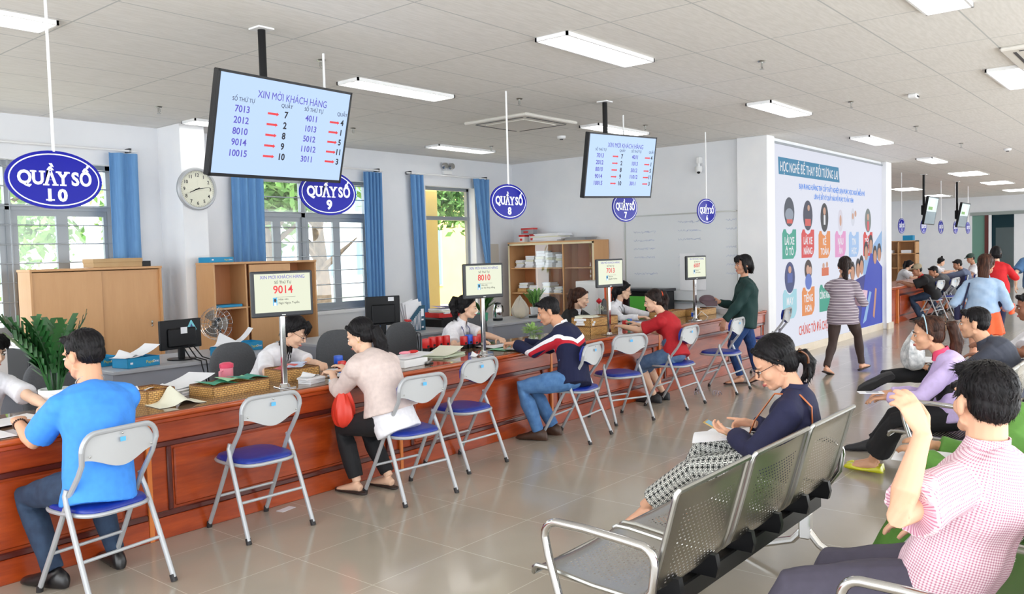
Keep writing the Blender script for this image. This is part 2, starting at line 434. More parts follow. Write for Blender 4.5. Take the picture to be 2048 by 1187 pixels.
window('window_1', 1.25, 4.45, .92, [2.32, 3.38], 2.27, True)
window('window_2', 6.22, 8.22, .92, [7.07], 2.25, True)
window('window_3', 9.3, 10.45, .35, [], 2.25, False, True)
struct('trim_6', G().box(1.2, 4.5, YW-.03, YW+.1, .87, .92).box(6.18, 8.26, YW-.03, YW+.1, .87, .92), M_pillar)
# curtains and rods
def curtain(x0, x1, z0, z1, folds, lab, taper=0, y=YW-.1, sway=0):
    def f(u, v):
        w = (x1-x0); xx = x0+w*u
        zz = z1+(z0-z1)*v; c = (x0+x1)/2+sway*v
        xx = c+(xx-(x0+x1)/2)*(1-taper*v)
        return (xx, y+.035*math.sin(u*folds*2*PI+.6*math.sin(3*v))*(1-.4*v), zz)
    o = obj('curtain', G().sheet(f, folds*8, 14, .004), M_curt, origin=((x0+x1)/2, y, z0), smooth=80)
    tag(o, lab, 'curtain', 'blue curtains at the windows')
curtain(4.34, 4.66, .12, 2.88, 2, 'pale blue curtain right of the window behind the tan cupboard')
curtain(5.84, 6.3, .12, 2.72+.16, 4, 'wide blue curtain behind the open bookcase and wall screen')
curtain(7.98, 8.3, .1, 2.88, 5, 'dark folded blue curtain right of the middle window')
curtain(8.9, 9.15, .1, 2.89, 3, 'narrow blue curtain left of the open window', .1, sway=.1)
curtain(10.32, 10.7, 1.45, 2.9, 3, 'bunched blue curtain tapering to a point right of the open window', .75, sway=.12)
for a, b, lab in ((.9, 4.66, 'long white curtain rod above the window behind the tan cupboard'), (5.7, 8.34, 'white curtain rod above the middle barred window'), (8.82, 10.72, 'white curtain rod below the twin emergency lamp')):
    t = thing('curtain_rod', lab, 'curtain rod', (a, YW-.1, 2.91), group='white curtain rods')
    obj('rod', G().cyl((0,0,0), (b-a,0,0), .012, 8), M_white, t)
    for q in (.08, b-a-.08): obj('bracket', G().box(q-.012, q+.012, -.01, .1, -.015, .03), M_dgrey, t)
# ------------------------------------------------------------------ ceiling fixtures
def fixture(x0, y0, lab, louvre=True, L=1.22, Wd=.29):
    t = thing('ceiling_light', lab, 'ceiling light', (x0+L/2, y0, ZC), group='recessed ceiling lights')
    l, w = L/2, Wd/2
    g = G().box(-l, l, -w, -w+.015, -.03, -.001).box(-l, l, w-.015, w, -.03, -.001).box(-l, -l+.015, -w, w, -.03, -.001).box(l-.015, l, -w, w, -.03, -.001)
    obj('frame', g, M_white, t)
    obj('reflector', G().box(-l+.015, l-.015, -w+.015, w-.015, -.005, -.002), M_lampback, t)
    if louvre:
        g = G()
        for i in range(1, 18): g.box(-l+i*L/18-.001, -l+i*L/18+.001, -w+.015, w-.015, -.028, -.006)
        g.box(-l+.015, l-.015, -.001, .001, -.028, -.006); obj('louvre', g, mat('louvre_metal', (225,226,228), .25, .6), t)
    for s in (-1, 1): obj('lamp_tube', G().cyl((-l+.03, s*.065, -.015), (l-.03, s*.065, -.015), .009, 8), M_tube, t)
FIX = [(4.89,3.63,'bright recessed ceiling light above the nearest hanging TV, towards the camera',0),
 (4.82,5.81,'bright louvred ceiling light just right of the large TV',1),
 (8.72,3.72,'louvred ceiling light between the two sprinklers right of the second TV',1),
 (12.6,3.86,'louvred ceiling light above the near half of the lit poster wall',1),
 (1.14,5.8,'louvred ceiling light over the counter ten sign at the left',1),
 (8.48,8.43,'louvred ceiling light close to the back corner above the open window',1),
 (8.62,5.85,'louvred ceiling light partly behind the second hanging TV',1),
 (5.03,1.33,'ceiling light cut by the top edge above the waiting benches',0),
 (4.9,8.62,'ceiling light above the pillar clock, half behind the large TV',0),
 (8.72,1.42,'louvred ceiling light beside the ceiling air conditioner at the right',1),
 (16.8,4.0,'small far louvred ceiling light past the end of the poster wall',1)]
for x, y, lab, lv in FIX: fixture(x, y, lab, bool(lv))
for x, y, lab in ((26.2,6.67,'white ceiling panel light above the far bookcase'), (21.74,4.22,'white ceiling panel light nearest over the far hall'), (25.9,4.33,'white ceiling panel light second over the far hall aisle'), (30.4,4.54,'white ceiling panel light cut by the right edge of the photo'), (30.9,6.94,'white ceiling panel light right behind the first far TV')):
    t = thing('ceiling_panel_light', lab, 'ceiling light', (x,y,ZC), group='square panel lights of the far hall')
    obj('panel', G().box(-.6,.6,-.3,.3,-.012,-.002), M_led, t); obj('frame', G().box(-.62,.62,-.32,-.3,-.015,-.001).box(-.62,.62,.3,.32,-.015,-.001), M_white, t)
def cassette(x0, x1, y0, y1, lab):
    t = thing('air_conditioner', lab, 'air conditioner', ((x0+x1)/2,(y0+y1)/2,ZC), group='ceiling cassette air conditioners')
    a, b = (x1-x0)/2, (y1-y0)/2
    mw = noisy('ac_white', (222,219,212), (226,223,216), 3, .5)
    obj('panel', G().box(-a,a,-b,b,-.035,-.001,.012), mw, t)
    obj('grille', G().box(-a*.62,a*.62,-b*.62,b*.62,-.045,-.034,.008), mw, t)
    for s in (-1, 1):
        obj('louvre', G().box(-a*.75,a*.75,s*b*.82-.012,s*b*.82+.012,-.038,-.034), M_dgrey, t)
        obj('louvre', G().box(s*a*.82-.012,s*a*.82+.012,-b*.75,b*.75,-.038,-.034), M_dgrey, t)
cassette(7.33, 8.33, 5.81, 6.75, 'square white ceiling air conditioner left of the second TV')
cassette(7.83, 8.8, .3, 1.3, 'square white ceiling air conditioner at the upper right edge')
SPR = [(4.21,5.38,'above the right corner of the large TV'), (4.29,8.09,'left of the large TV, above the pillar'), (6.66,5.36,'right of the number eight sign rod'), (6.65,7.94,'just right of the large TV edge'), (6.86,2.89,'nearest, at the upper right of the ceiling'), (9.52,3.0,'beside the middle louvred light at right'), (9.25,7.99,'above the emergency lamp'), (9.24,5.42,'right of the second TV'), (12.2,3.0,'above the poster wall'), (14.9,3.0,'furthest along the poster wall')]
for i, (x, y, w) in enumerate(SPR):
    if i == 0:
        sp = thing('fire_sprinkler', 'small metal ceiling sprinkler '+w, 'sprinkler', (x,y,ZC), group='ceiling sprinklers')
        obj('flange', G().lathe([(.028,-.012),(.036,-.001)], 14), M_steel, sp)
        obj('nozzle', G().cyl((0,0,-.012),(0,0,-.05), .008, 8).tube([(.014,0,-.02),(.016,0,-.05),(0,0,-.066)], .003, 6).tube([(-.014,0,-.02),(-.016,0,-.05),(0,0,-.066)], .003, 6), M_steel, sp)
        obj('deflector', G().cyl((0,0,-.066),(0,0,-.07), .02, 14), M_steel, sp)
    else: dup(sp, (x,y,ZC), None, 'small metal ceiling sprinkler '+w)
for i, (x, y, lab) in enumerate(((9.57,2.38,'white box smoke detector above the poster wall corner'), (16.49,2.61,'small white smoke detector far over the hall aisle'), (9.21,6.7,'round white smoke detector left of the second TV'))):
    t = thing('smoke_detector', lab, 'smoke detector', (x,y,ZC), group='ceiling smoke detectors')
    obj('housing', G().box(-.06,.06,-.045,.045,-.045,-.001,.012) if i == 0 else G().lathe([(.04,-.04),(.055,-.03),(.06,-.001)], 20), M_white, t)
    obj('sensor', G().box(-.04,-.015,-.05,-.044,-.038,-.02).box(.01,.035,-.05,-.044,-.038,-.02) if i == 0 else G().cyl((0,0,-.05),(0,0,-.04), .025), M_dgrey, t)
# emergency lamp
t = thing('emergency_light', 'twin-headed white emergency lamp on the wall above the open window', 'emergency light', (9.77, YW, 3.0))
obj('box', G().box(-.09,.09,-.06,-.001,-.06,.0,.006), M_white, t)
for s in (-1, 1): obj('lamp_head', G().lathe([(.01,.05),(.045,.045),(.06,.0),(.055,-.01),(.02,-.02)], 18, T(s*.075,-.05,.07) @ RX(R(80))), M_chrome, t)
# cctv
t = thing('security_camera', 'white dome security camera high on the whiteboard wall', 'camera', (XW, 5.78, 2.8))
obj('bracket', G().box(-.1,-.001,-.03,.03,.1,.2,.008).cyl((-.08,0,.12),(-.08,0,.05), .02), M_white, t)
obj('dome', G().lathe([(.0,-.05),(.03,-.045),(.05,-.015),(.055,.03),(.05,.06)], 18, T(-.08,0,0)), M_white, t)
obj('lens', G().ell((-.1,-.01,-.025), (.028,.028,.025)), M_black, t)
# ------------------------------------------------------------------ hanging TVs with the queue board
BOARD_L = [('7013','7'),('2012','2'),('8010','8'),('9014','9'),('10015','10')]
BOARD_R = [('4011','4'),('1013','1'),('5012','5'),('11012','11'),('3011','3')]
M_violet = mat('violet_text', (84,74,178), .6); M_bk = mat('black_text', (16,16,24), .6); M_rd = mat('red_arrow', (214,52,60), .6)
def screen_xf(c, yaw, tilt, roll=0): return T(*c) @ RZ(yaw) @ RX(tilt) @ RY(-roll) 
def tv(c, yaw, tilt, roll, w, lab, pole_xy, board=True):
    t = thing('television', lab, 'television', c, group='televisions hanging from the ceiling'); h = w/1.75
    A = RZ(yaw) @ RX(tilt) @ RY(-roll)      # local frame: x right, z up, screen looks to -y
    g = G(); e = .016
    g.box(-w/2,w/2,.0,.05,-h/2,h/2,.006,A)
    obj('casing', g, M_black, t)
    g = G().box(-w/2,w/2,-.006,.001,h/2-e,h/2,0,A).box(-w/2,w/2,-.006,.001,-h/2,-h/2+e*1.3,0,A).box(-w/2,-w/2+e,-.006,.001,-h/2,h/2,0,A).box(w/2-e,w/2,-.006,.001,-h/2,h/2,0,A)
    obj('bezel', g, M_black, t)
    s = obj('screen', G().box(-w/2+e,w/2-e,-.003,-.001,-h/2+e,h/2-e,0,A), M_scr if board else mat('screen_pic', (120,140,150), .2), t)
    B = A @ T(0,-.0045,0) @ UPR
    if board:
        q = w
        def at(u, v): return B @ T(u*q, v*q, 0)
        def tx(m, body, sz, u, v, bold=0, sx=1): obj('lettering', G().text(body, sz*q, at(u, v), bold, .0003, sx=sx), m, s, 0)
        tx(M_violet, 'XIN MỜI KHÁCH HÀNG', .058, .035, .188, 0, .84)
        for x in (-.32, .2): tx(M_bk, 'SỐ THỨ TỰ', .031, x, .143, 0, .95)
        for x in (-.01, .438): tx(M_bk, 'QUẦY', .031, x, .143)
        for i in range(5):
            y = .0925-i*.0606
            tx(M_violet, BOARD_L[i][0], .052, -.322, y, .001); tx(M_violet, BOARD_R[i][0], .05, .19, y, .001)
            tx(M_bk, BOARD_L[i][1], .053, -.01, y, .0018); tx(M_bk, BOARD_R[i][1], .05, .446, y, .0018)
            for x in (-.105, .38):
                obj('arrow', G().prism([(-.04*q,-.006*q),(.025*q,-.006*q),(.025*q,-.011*q),(.042*q,0),(.025*q,.011*q),(.025*q,.006*q),(-.04*q,.006*q)], .0006, at(x, y-.004)), M_rd, s, 0)
    else:
        g = G(); g.mat(0).box(-w/2+.03,w/2-.03,-.0045,-.003,-.02,h/2-.03,0,A); g.mat(1).box(-w*.25,w*.2,-.0055,-.0045,.03,h/2-.06,0,A); g.mat(2).box(-w*.35,w*.05,-.006,-.0055,.02,.09,0,A)
        obj('picture', g, [emis('tv_pic_a', (222,240,236), .8), emis('tv_pic_b', (250,252,250), .9), emis('tv_pic_c', (150,205,120), .6)], s, 0)
    px, py = pole_xy[0]-c[0], pole_xy[1]-c[1]
    obj('mount_pole', G().tube([(px,py,ZC-c[2]-.001),(px,py,-.1)], .026, 14), M_blackm, t)
    obj('bracket', G().box(px-.12,px+.12,.05,py+.03,-.09,.13,.008), M_blackm, t)
    obj('ceiling_plate', G().box(px-.06,px+.06,py-.06,py+.06,ZC-c[2]-.012,ZC-c[2]-.001), M_white, t)
tv((3.41,4.77,2.51), .12, .25, .015, 1.15, 'large ceiling-hung queue TV nearest the camera, over the first chairs', (3.36,4.92))
tv((7.48,4.68,2.52), -.09, .17, .03, 1.14, 'second ceiling-hung queue TV, above the number seven sign', (7.45,4.85))
tv((20.95,4.83,2.37), .04, .17, 0, 1.12, 'far TV seen almost edge-on, first past the poster wall', (20.9,4.98), False)
tv((24.3,4.83,2.33), .03, .2, 0, 1.12, 'furthest TV seen almost edge-on, near the far doorway', (24.25,4.98), False)
# ------------------------------------------------------------------ hanging oval counter signs
def sign(x, num, lab, y=5.2, z=2.15, full=True):
    t = thing('counter_sign', lab, 'hanging sign', (x,y,z), group='blue oval counter number signs')
    p = obj('plate', G().prism(ellpoly(.27,.17,48), .012, T(0,-.006,0) @ UPR @ T(0,0,-.012)), M_sign, t, 25)
    a, b = ellpoly(.253,.153,48), ellpoly(.246,.146,48); g = G(); n = 48
    vs = [(u,v,.0) for u,v in a]+[(u,v,.0) for u,v in b]
    g.add(vs, [(i,(i+1)%n,n+(i+1)%n,n+i) for i in range(n)], T(0,-.0068,0) @ UPR); obj('rim_line', g, M_signw, p, 0)
    if full:
        g = G(); F = T(0,-.0075,0) @ UPR
        y0 = .012-.108*.36; y1 = y0+.0745
        for ch, cx in (('Q',-.168),('U',-.096),('Ầ',-.027),('Y',.042),('S',.112),('Ố',.172)): g.text(ch, .108, F @ T(cx,.012,0), .0038, .0005, sx=.88)
        for cx, yy, w in ((-.12,y1,.034),(-.072,y1,.034),(-.053,y0,.034),(-.002,y0,.034),(.019,y1,.032),(.066,y1,.032),(.042,y0,.036)): g.box(cx-w/2, cx+w/2, yy-.007, yy+.002, 0, .0009, 0, F)   # slab serifs
        for k, ch in enumerate(num):
            cx = (k-(len(num)-1)/2)*.072; g.text(ch, .096, F @ T(cx,-.087,0), .004, .0005, sx=1.1)
            if ch == '1': g.box(cx-.022, cx+.026, -.087-.0346, -.087-.026, 0, .0009, 0, F)
        obj('lettering', g, M_signw, p, 0)
    obj('hanging_rod', G().tube([(0,0,.165),(0,0,ZC-z-.001)], .009, 8), M_white, t)
for x, nm, lab in ((2.1,'10','blue oval QUẦY SỐ 10 sign, nearest at the left'), (4.09,'9','blue oval QUẦY SỐ 9 sign half behind the large TV'), (6.26,'8','blue oval QUẦY SỐ 8 sign on a long white rod'), (8.37,'7','blue oval QUẦY SỐ 7 sign just below the second TV'), (10.44,'6','blue oval QUẦY SỐ 6 sign above the whiteboard')): sign(x, nm, lab)
for x, fnum, lab in ((19.91,'5','far blue oval counter sign above the far bookcase'), (21.8,'4','far blue oval counter sign below the first far TV'), (23.53,'3','far blue oval counter sign midway between the two far TVs'), (25.15,'2','far blue oval counter sign below the furthest TV'), (26.7,'1','far blue oval counter sign nearest the far doorway')): sign(x, fnum, lab, z=2.03)
# pillar clock
t = thing('wall_clock', 'round wall clock with silver rim hanging on the white pillar', 'clock', (5.13, 8.92, 2.48))
K = T(0,-.001,0) @ UPR
obj('rim', G().lathe([(.205,.0),(.24,.0),(.243,.03),(.23,.05),(.212,.052),(.205,.035)], 48, K, cap=False), M_silver, t)
obj('dial', G().lathe([(.0,.03),(.207,.03),(.207,.001)], 48, K, cap=False), mat('clock_dial', (236,232,212), .4), t)
g = G()
for i in range(1, 13):
    a = PI/2-i*PI/6; g.text(str(i), .055, K @ T(.16*math.cos(a), .16*math.sin(a), .0312), .0008, .0003)
for i in range(60):
    a = i*PI/30; g.box(-.0015,.0015,.19,.2,.0305,.031,0,K @ RZ(a))
obj('numerals', g, M_bk, t, 0)
hr, mn = 8+13/60, 13.5
for a, l, w, nm in ((PI/2-hr*PI/6,.105,.007,'hour_hand'), (PI/2-mn*PI/30,.155,.005,'minute_hand')):
    obj(nm, G().prism([(-.03,-w),(l,-w*.4),(l,w*.4),(-.03,w)], .002, K @ T(0,0,.034) @ RZ(a)), M_black, t, 0)
obj('glass_cover', G().lathe([(.0,.049),(.1,.048),(.206,.045)], 40, K, cap=False), M_glass, t)
# ------------------------------------------------------------------ reception counter
def counter_unit(x0, x1, lab, y0=4.77, flip=False):
    t = thing('counter_unit', lab, 'counter', (x0, y0, 0), group='wooden counter units'); w = x1-x0; D = .7
    obj('carcass', G().box(.0, w, .02, D, .0, .70), M_wood, t)
    obj('base_board', G().box(.0, w, 0, .02, 0, .13, .004), M_wood, t)
    obj('frieze_board', G().box(.0, w, 0, .02, .585, .70, .004), M_wood, t)
    a, b = .13, w-.1
    g = G()
    for z0, z1 in ((.13,.165), (.55,.585)): g.box(.03, w, .003, .022, z0, z1, .006)
    g.box(a, a+.03, .003, .022, .165, .55, .006).box(b-.03, b, .003, .022, .165, .55, .006)
    obj('moulding', g, M_wooddk, t)
    obj('panel', G().box(a+.045, b-.045, .004, .022, .18, .535, .008), M_wood, t)
    obj('corner_strip', G().box(.0, .03, -.004, .02, .0, .70, .003), M_woodlight, t)
XB = [-1.65, .35, 2.35, 4.35, 6.3, 8.35, 10.3, 11.34]
for i, lab in enumerate(('wooden counter unit cut off by the left edge of the photo', 'wooden counter unit behind the man in the bright blue T-shirt', 'wooden counter unit behind the empty folding chair', 'wooden counter unit between the beige and the striped navy sweater customers', 'wooden counter unit under the two stacked wicker baskets', 'wooden counter unit behind the woman in red', 'short wooden counter unit meeting the white pillar')):
    counter_unit(XB[i], XB[i+1], lab)
t = thing('countertop', 'long reddish wooden countertop with glass sheet along the service counters', 'countertop', (-1.65,4.74,.70))
L = 11.34+1.65
obj('slab', G().box(0, L, 0, .86, .025, .055, .012, seg=3), M_woodedge, t)
obj('edge_moulding', G().box(0, L, .01, .05, .0, .025, .004), M_wood, t)
obj('glass_sheet', G().box(.02, L-.02, .03, .84, .0551, .0605), M_topglass, t)
CT = .7606                                 # counter surface
# far counter
def far_counter():
    t = thing('counter', 'far orange-brown service counter past the poster wall', 'counter', (18.3, 4.86, 0))
    obj('carcass', G().box(-.6, 10.5, .02, .7, 0, .70), M_wood, t)
    obj('top', G().box(-.65, 10.6, -.03, .8, .70, .76, .01), M_woodedge, t)
    for k in range(5): obj('corner_post', G().box(k*2.1-.03, k*2.1+.05, -.02, .03, 0, .70, .004), M_woodlight, t)
    for k in range(5): obj('panel', G().box(k*2.1+.2, k*2.1+1.95, -.004, .022, .16, .56, .008), M_wood, t)
    obj('moulding', G().box(.05, 10.5, .0, .022, .13, .16).box(.05,10.5,0,.022,.56,.6).box(-.605,-.59,.1,.65,.13,.6), M_wooddk, t)
far_counter()
# ------------------------------------------------------------------ folding chairs
def make_chair(lab):
    t = thing('folding_chair', lab, 'chair', group='blue and silver folding chairs')
    r = .0135
    for s in (-1, 1):                       # front legs sweep up into the back frame
        pts = [(s*.2,.245,.02),(s*.195,.11,.25),(s*.19,-.03,.5),(s*.188,-.065,.555),(s*.187,-.125,.63),(s*.19,-.165,.69),(s*.2,-.185,.76)]
        obj('front_leg', G().tube(pts, r, 10), M_silver, t)
        pts = [(s*.222,-.245,.02),(s*.218,-.15,.25),(s*.212,-.06,.47),(s*.205,-.035,.53),(s*.198,-.04,.56)]
        obj('rear_leg', G().tube(pts, r, 10), M_silver, t)
        obj('foot_cap', G().tube([(s*.2,.249,0),(s*.2,.242,.035)], .0165, 10), M_rubber, t)
        obj('foot_cap', G().tube([(s*.222,-.249,0),(s*.2215,-.235,.035)], .0165, 10), M_rubber, t)
    obj('top_rail', G().tube([(-.2,-.185,.755)]+[(-.2+.07*(1-math.cos(a)),-.185-.012*math.sin(a),.76+.08*math.sin(a)) for a in np.linspace(0,PI/2,7)]+[(.2-.07*(1-math.cos(a)),-.185-.012*math.sin(a),.76+.08*math.sin(a)) for a in np.linspace(PI/2,0,7)]+[(.2,-.185,.755)], r, 10), M_silver, t)
    def low(x): return .672+.028*math.cos(x/.19*PI)*-1+.012
    def bk(y):
        def f(u, v):
            x = -.188+.376*u; top = .833-.06*max(0,(abs(x)-.125)/.063)**2
            return (x, y+.02*math.cos(x/.19*PI/2)*-1+.012, low(x)+(top-low(x))*v)
        return f
    b = obj('backrest', G().sheet(bk(-.19), 20, 6, .008), M_gpanel, t)
    obj('back_pad', G().sheet(bk(-.172), 20, 6, .022), M_vinyl, t)
    obj('sticker', G().sheet(lambda u, v: (-.015+.03*u, -.2115, .777+.022*v), 1, 1, .001), mat('label_blue', (90,180,236), .5), b, 0)
    obj('rivet', G().ell((0,-.211,.818),(.006,.004,.006),n=8).ell((.165,-.196,.73),(.006,.004,.006),n=8).ell((-.165,-.196,.73),(.006,.004,.006),n=8), M_steel, b)
    out = []
    for i in range(40):                     # rounded seat outline
        a = 2*PI*i/40; c, s = math.cos(a), math.sin(a)
        w = .195 if s > 0 else .185
        out.append((w*math.copysign(abs(c)**.55, c), .02+.205*math.copysign(abs(s)**.6, s)))
    k = 40; vs = []; fs = []
    rings = [(.97,.432),(1,.44),(1,.452),(.96,.464),(.8,.47),(.4,.472),(.05,.472)]
    for sc, z in rings: vs += [(x*sc, .02+(y-.02)*sc, z) for x, y in out]
    for q in range(len(rings)-1):
        for i in range(k): fs.append((q*k+i, q*k+(i+1)%k, (q+1)*k+(i+1)%k, (q+1)*k+i))
    fs.append(tuple(range(k-1,-1,-1))); fs.append(tuple((len(rings)-1)*k+i for i in range(k)))
    obj('seat', G().add(vs, fs), M_vinyl, t, 50)
    obj('seat_frame', G().tube([(x*1.02, .02+(y-.02)*1.02, .434) for x, y in out], .011, 8, True), M_silver, t)
    obj('stretcher', G().tube([(-.195,.13,.215),(.195,.13,.215)], .009, 8), M_silver, t)
    obj('stretcher', G().tube([(-.218,-.16,.225),(.218,-.16,.225)], .009, 8), M_silver, t)
    return t
CH = [(1.88,4.31,8,'folding chair under the man in the bright blue T-shirt'), (2.91,4.495,-2,'empty folding chair in front of the bare counter panel near the left'), (3.95,4.25,-6,'folding chair under the woman in the beige jacket'),
 (4.78,4.49,0,'empty folding chair just right of the woman in beige'), (6.03,4.3,9,'folding chair under the man in the striped navy sweater'), (6.92,4.4,-22,'empty folding chair between the navy sweater man and the woman in red'),
 (7.86,4.31,3,'folding chair under the woman in the red T-shirt'), (8.95,4.28,5,'empty folding chair left of the standing woman in green'), (10.6,4.35,10,'folding chair behind the standing woman in green, beside the white pillar'),
 (19.3,4.45,-8,'far folding chair nearest the far counter corner'), (20.3,4.4,-5,'far folding chair second from the counter corner'), (20.75,4.45,-5,'far folding chair tight behind the second far one'), (22.1,4.5,10,'far folding chair third along the far counter'), (23.3,4.5,-4,'far folding chair beside the woman in the denim jacket')]
ch0 = make_chair(CH[0][3])
for i, (x, y, a, lab) in enumerate(CH):
    if i == 0: ch0.location = (x,y,0); ch0.rotation_euler = (0,0,R(a))
    else: dup(ch0, (x,y,0), R(a), lab)
# ------------------------------------------------------------------ perforated steel benches
def bench_profile():
    P = [(.585,.395),(.58,.415),(.565,.425),(.5,.425),(.3,.405),(.14,.40),(.09,.41),(.06,.44),(.035,.5),(.0,.62),(-.045,.78),(-.055,.81),(-.062,.82)]
    out = [P[0]]
    for a, b in zip(P[:-1], P[1:]):
        n = max(1, int(math.hypot(b[0]-a[0], b[1]-a[1])/.03))
        out += [(a[0]+(b[0]-a[0])*i/n, a[1]+(b[1]-a[1])*i/n) for i in range(1, n+1)]
    return out
PROF = bench_profile(); PLEN = np.concatenate([[0], np.cumsum([math.hypot(b[0]-a[0], b[1]-a[1]) for a, b in zip(PROF[:-1], PROF[1:])])])
def bench(x, y, n, lab, pitch=.64, arms=(True,True)):
    t = thing('waiting_bench', lab, 'bench', (x,y,0), group='perforated steel waiting benches')
    w = .58
    for k in range(n):
        x0 = k*pitch+.03; g = G(); vs = []; uv = []; fs = []
        nx = 10; k2 = len(PROF)
        for (py, pz), l in zip(PROF, PLEN):
            for i in range(nx+1):
                u = i/nx; bow = .012*math.sin(u*PI)
                vs.append((x0+w*u, py-bow*.6, pz-bow)); uv.append((w*u, l))
        for j in range(k2-1):
            for i in range(nx): fs.append((j*(nx+1)+i, j*(nx+1)+i+1, (j+1)*(nx+1)+i+1, (j+1)*(nx+1)+i))
        g.add(vs, fs); g.uv = uv
        s = obj('seat_shell', g, M_perf, t, 60)
        rim = [(x0, py, pz) for py, pz in PROF]+[(x0+w, py, pz) for py, pz in reversed(PROF)]
        obj('rim', G().tube(rim, .011, 8, True), M_steel, s)
        for q in (.14, w-.14):
            obj('bracket', G().prism([(.0,.0),(.16,.0),(.1,.03),(.05,.07),(.03,.09),(.0,.09),(-.01,.04)], .03, T(x0+q+.015,.03,.35) @ RZ(PI/2) @ RX(PI/2)), M_black, t)
    Lb = n*pitch
    obj('beam', G().box(.05, Lb-.05, .1, .16, .27, .35, .006), M_blackm, t)
    for xx in (.2, Lb-.2):
        g = G().tube([(xx,.5,.02),(xx,.2,.12),(xx,.13,.2)], .02, 10).tube([(xx,-.12,.02),(xx,.06,.12),(xx,.13,.2)], .02, 10).box(xx-.03, xx+.03, .1, .16, .14, .28, .01)
        l = obj('leg', g, M_chrome, t)
        obj('foot_pad', G().cyl((xx,.5,0),(xx,.5,.018), .025).cyl((xx,-.12,0),(xx,-.12,.018), .025), M_rubber, l)
    for k in range(n+1):
        if k not in (0, n): continue
        if (k == 0 and not arms[0]) or (k == n and not arms[1]): continue
        xx = k*pitch-(.0 if k else .02)
        pts = [(xx,.42,.34),(xx,.47,.5),(xx,.485,.57)]+arc((xx,.425,.575), .06, 0, PI/2, 5, 1, 2)+[(xx,.3,.635),(xx,.13,.625)]+arc((xx,.07,.56), .062, PI/2, PI, 5, 1, 2)[1:]+[(xx,.02,.47),(xx,.1,.36)]
        obj('armrest', G().tube(pts, .0165, 12), M_chrome, t)
bench(2.5, 1.44, 3, 'perforated steel bench under the woman reading her phone')
bench(2.58, .36, 4, 'perforated steel bench nearest the camera under the man in gingham', arms=(True,True))
bench(5.72, 1.0, 4, 'perforated steel bench under the woman in lilac', pitch=.64)
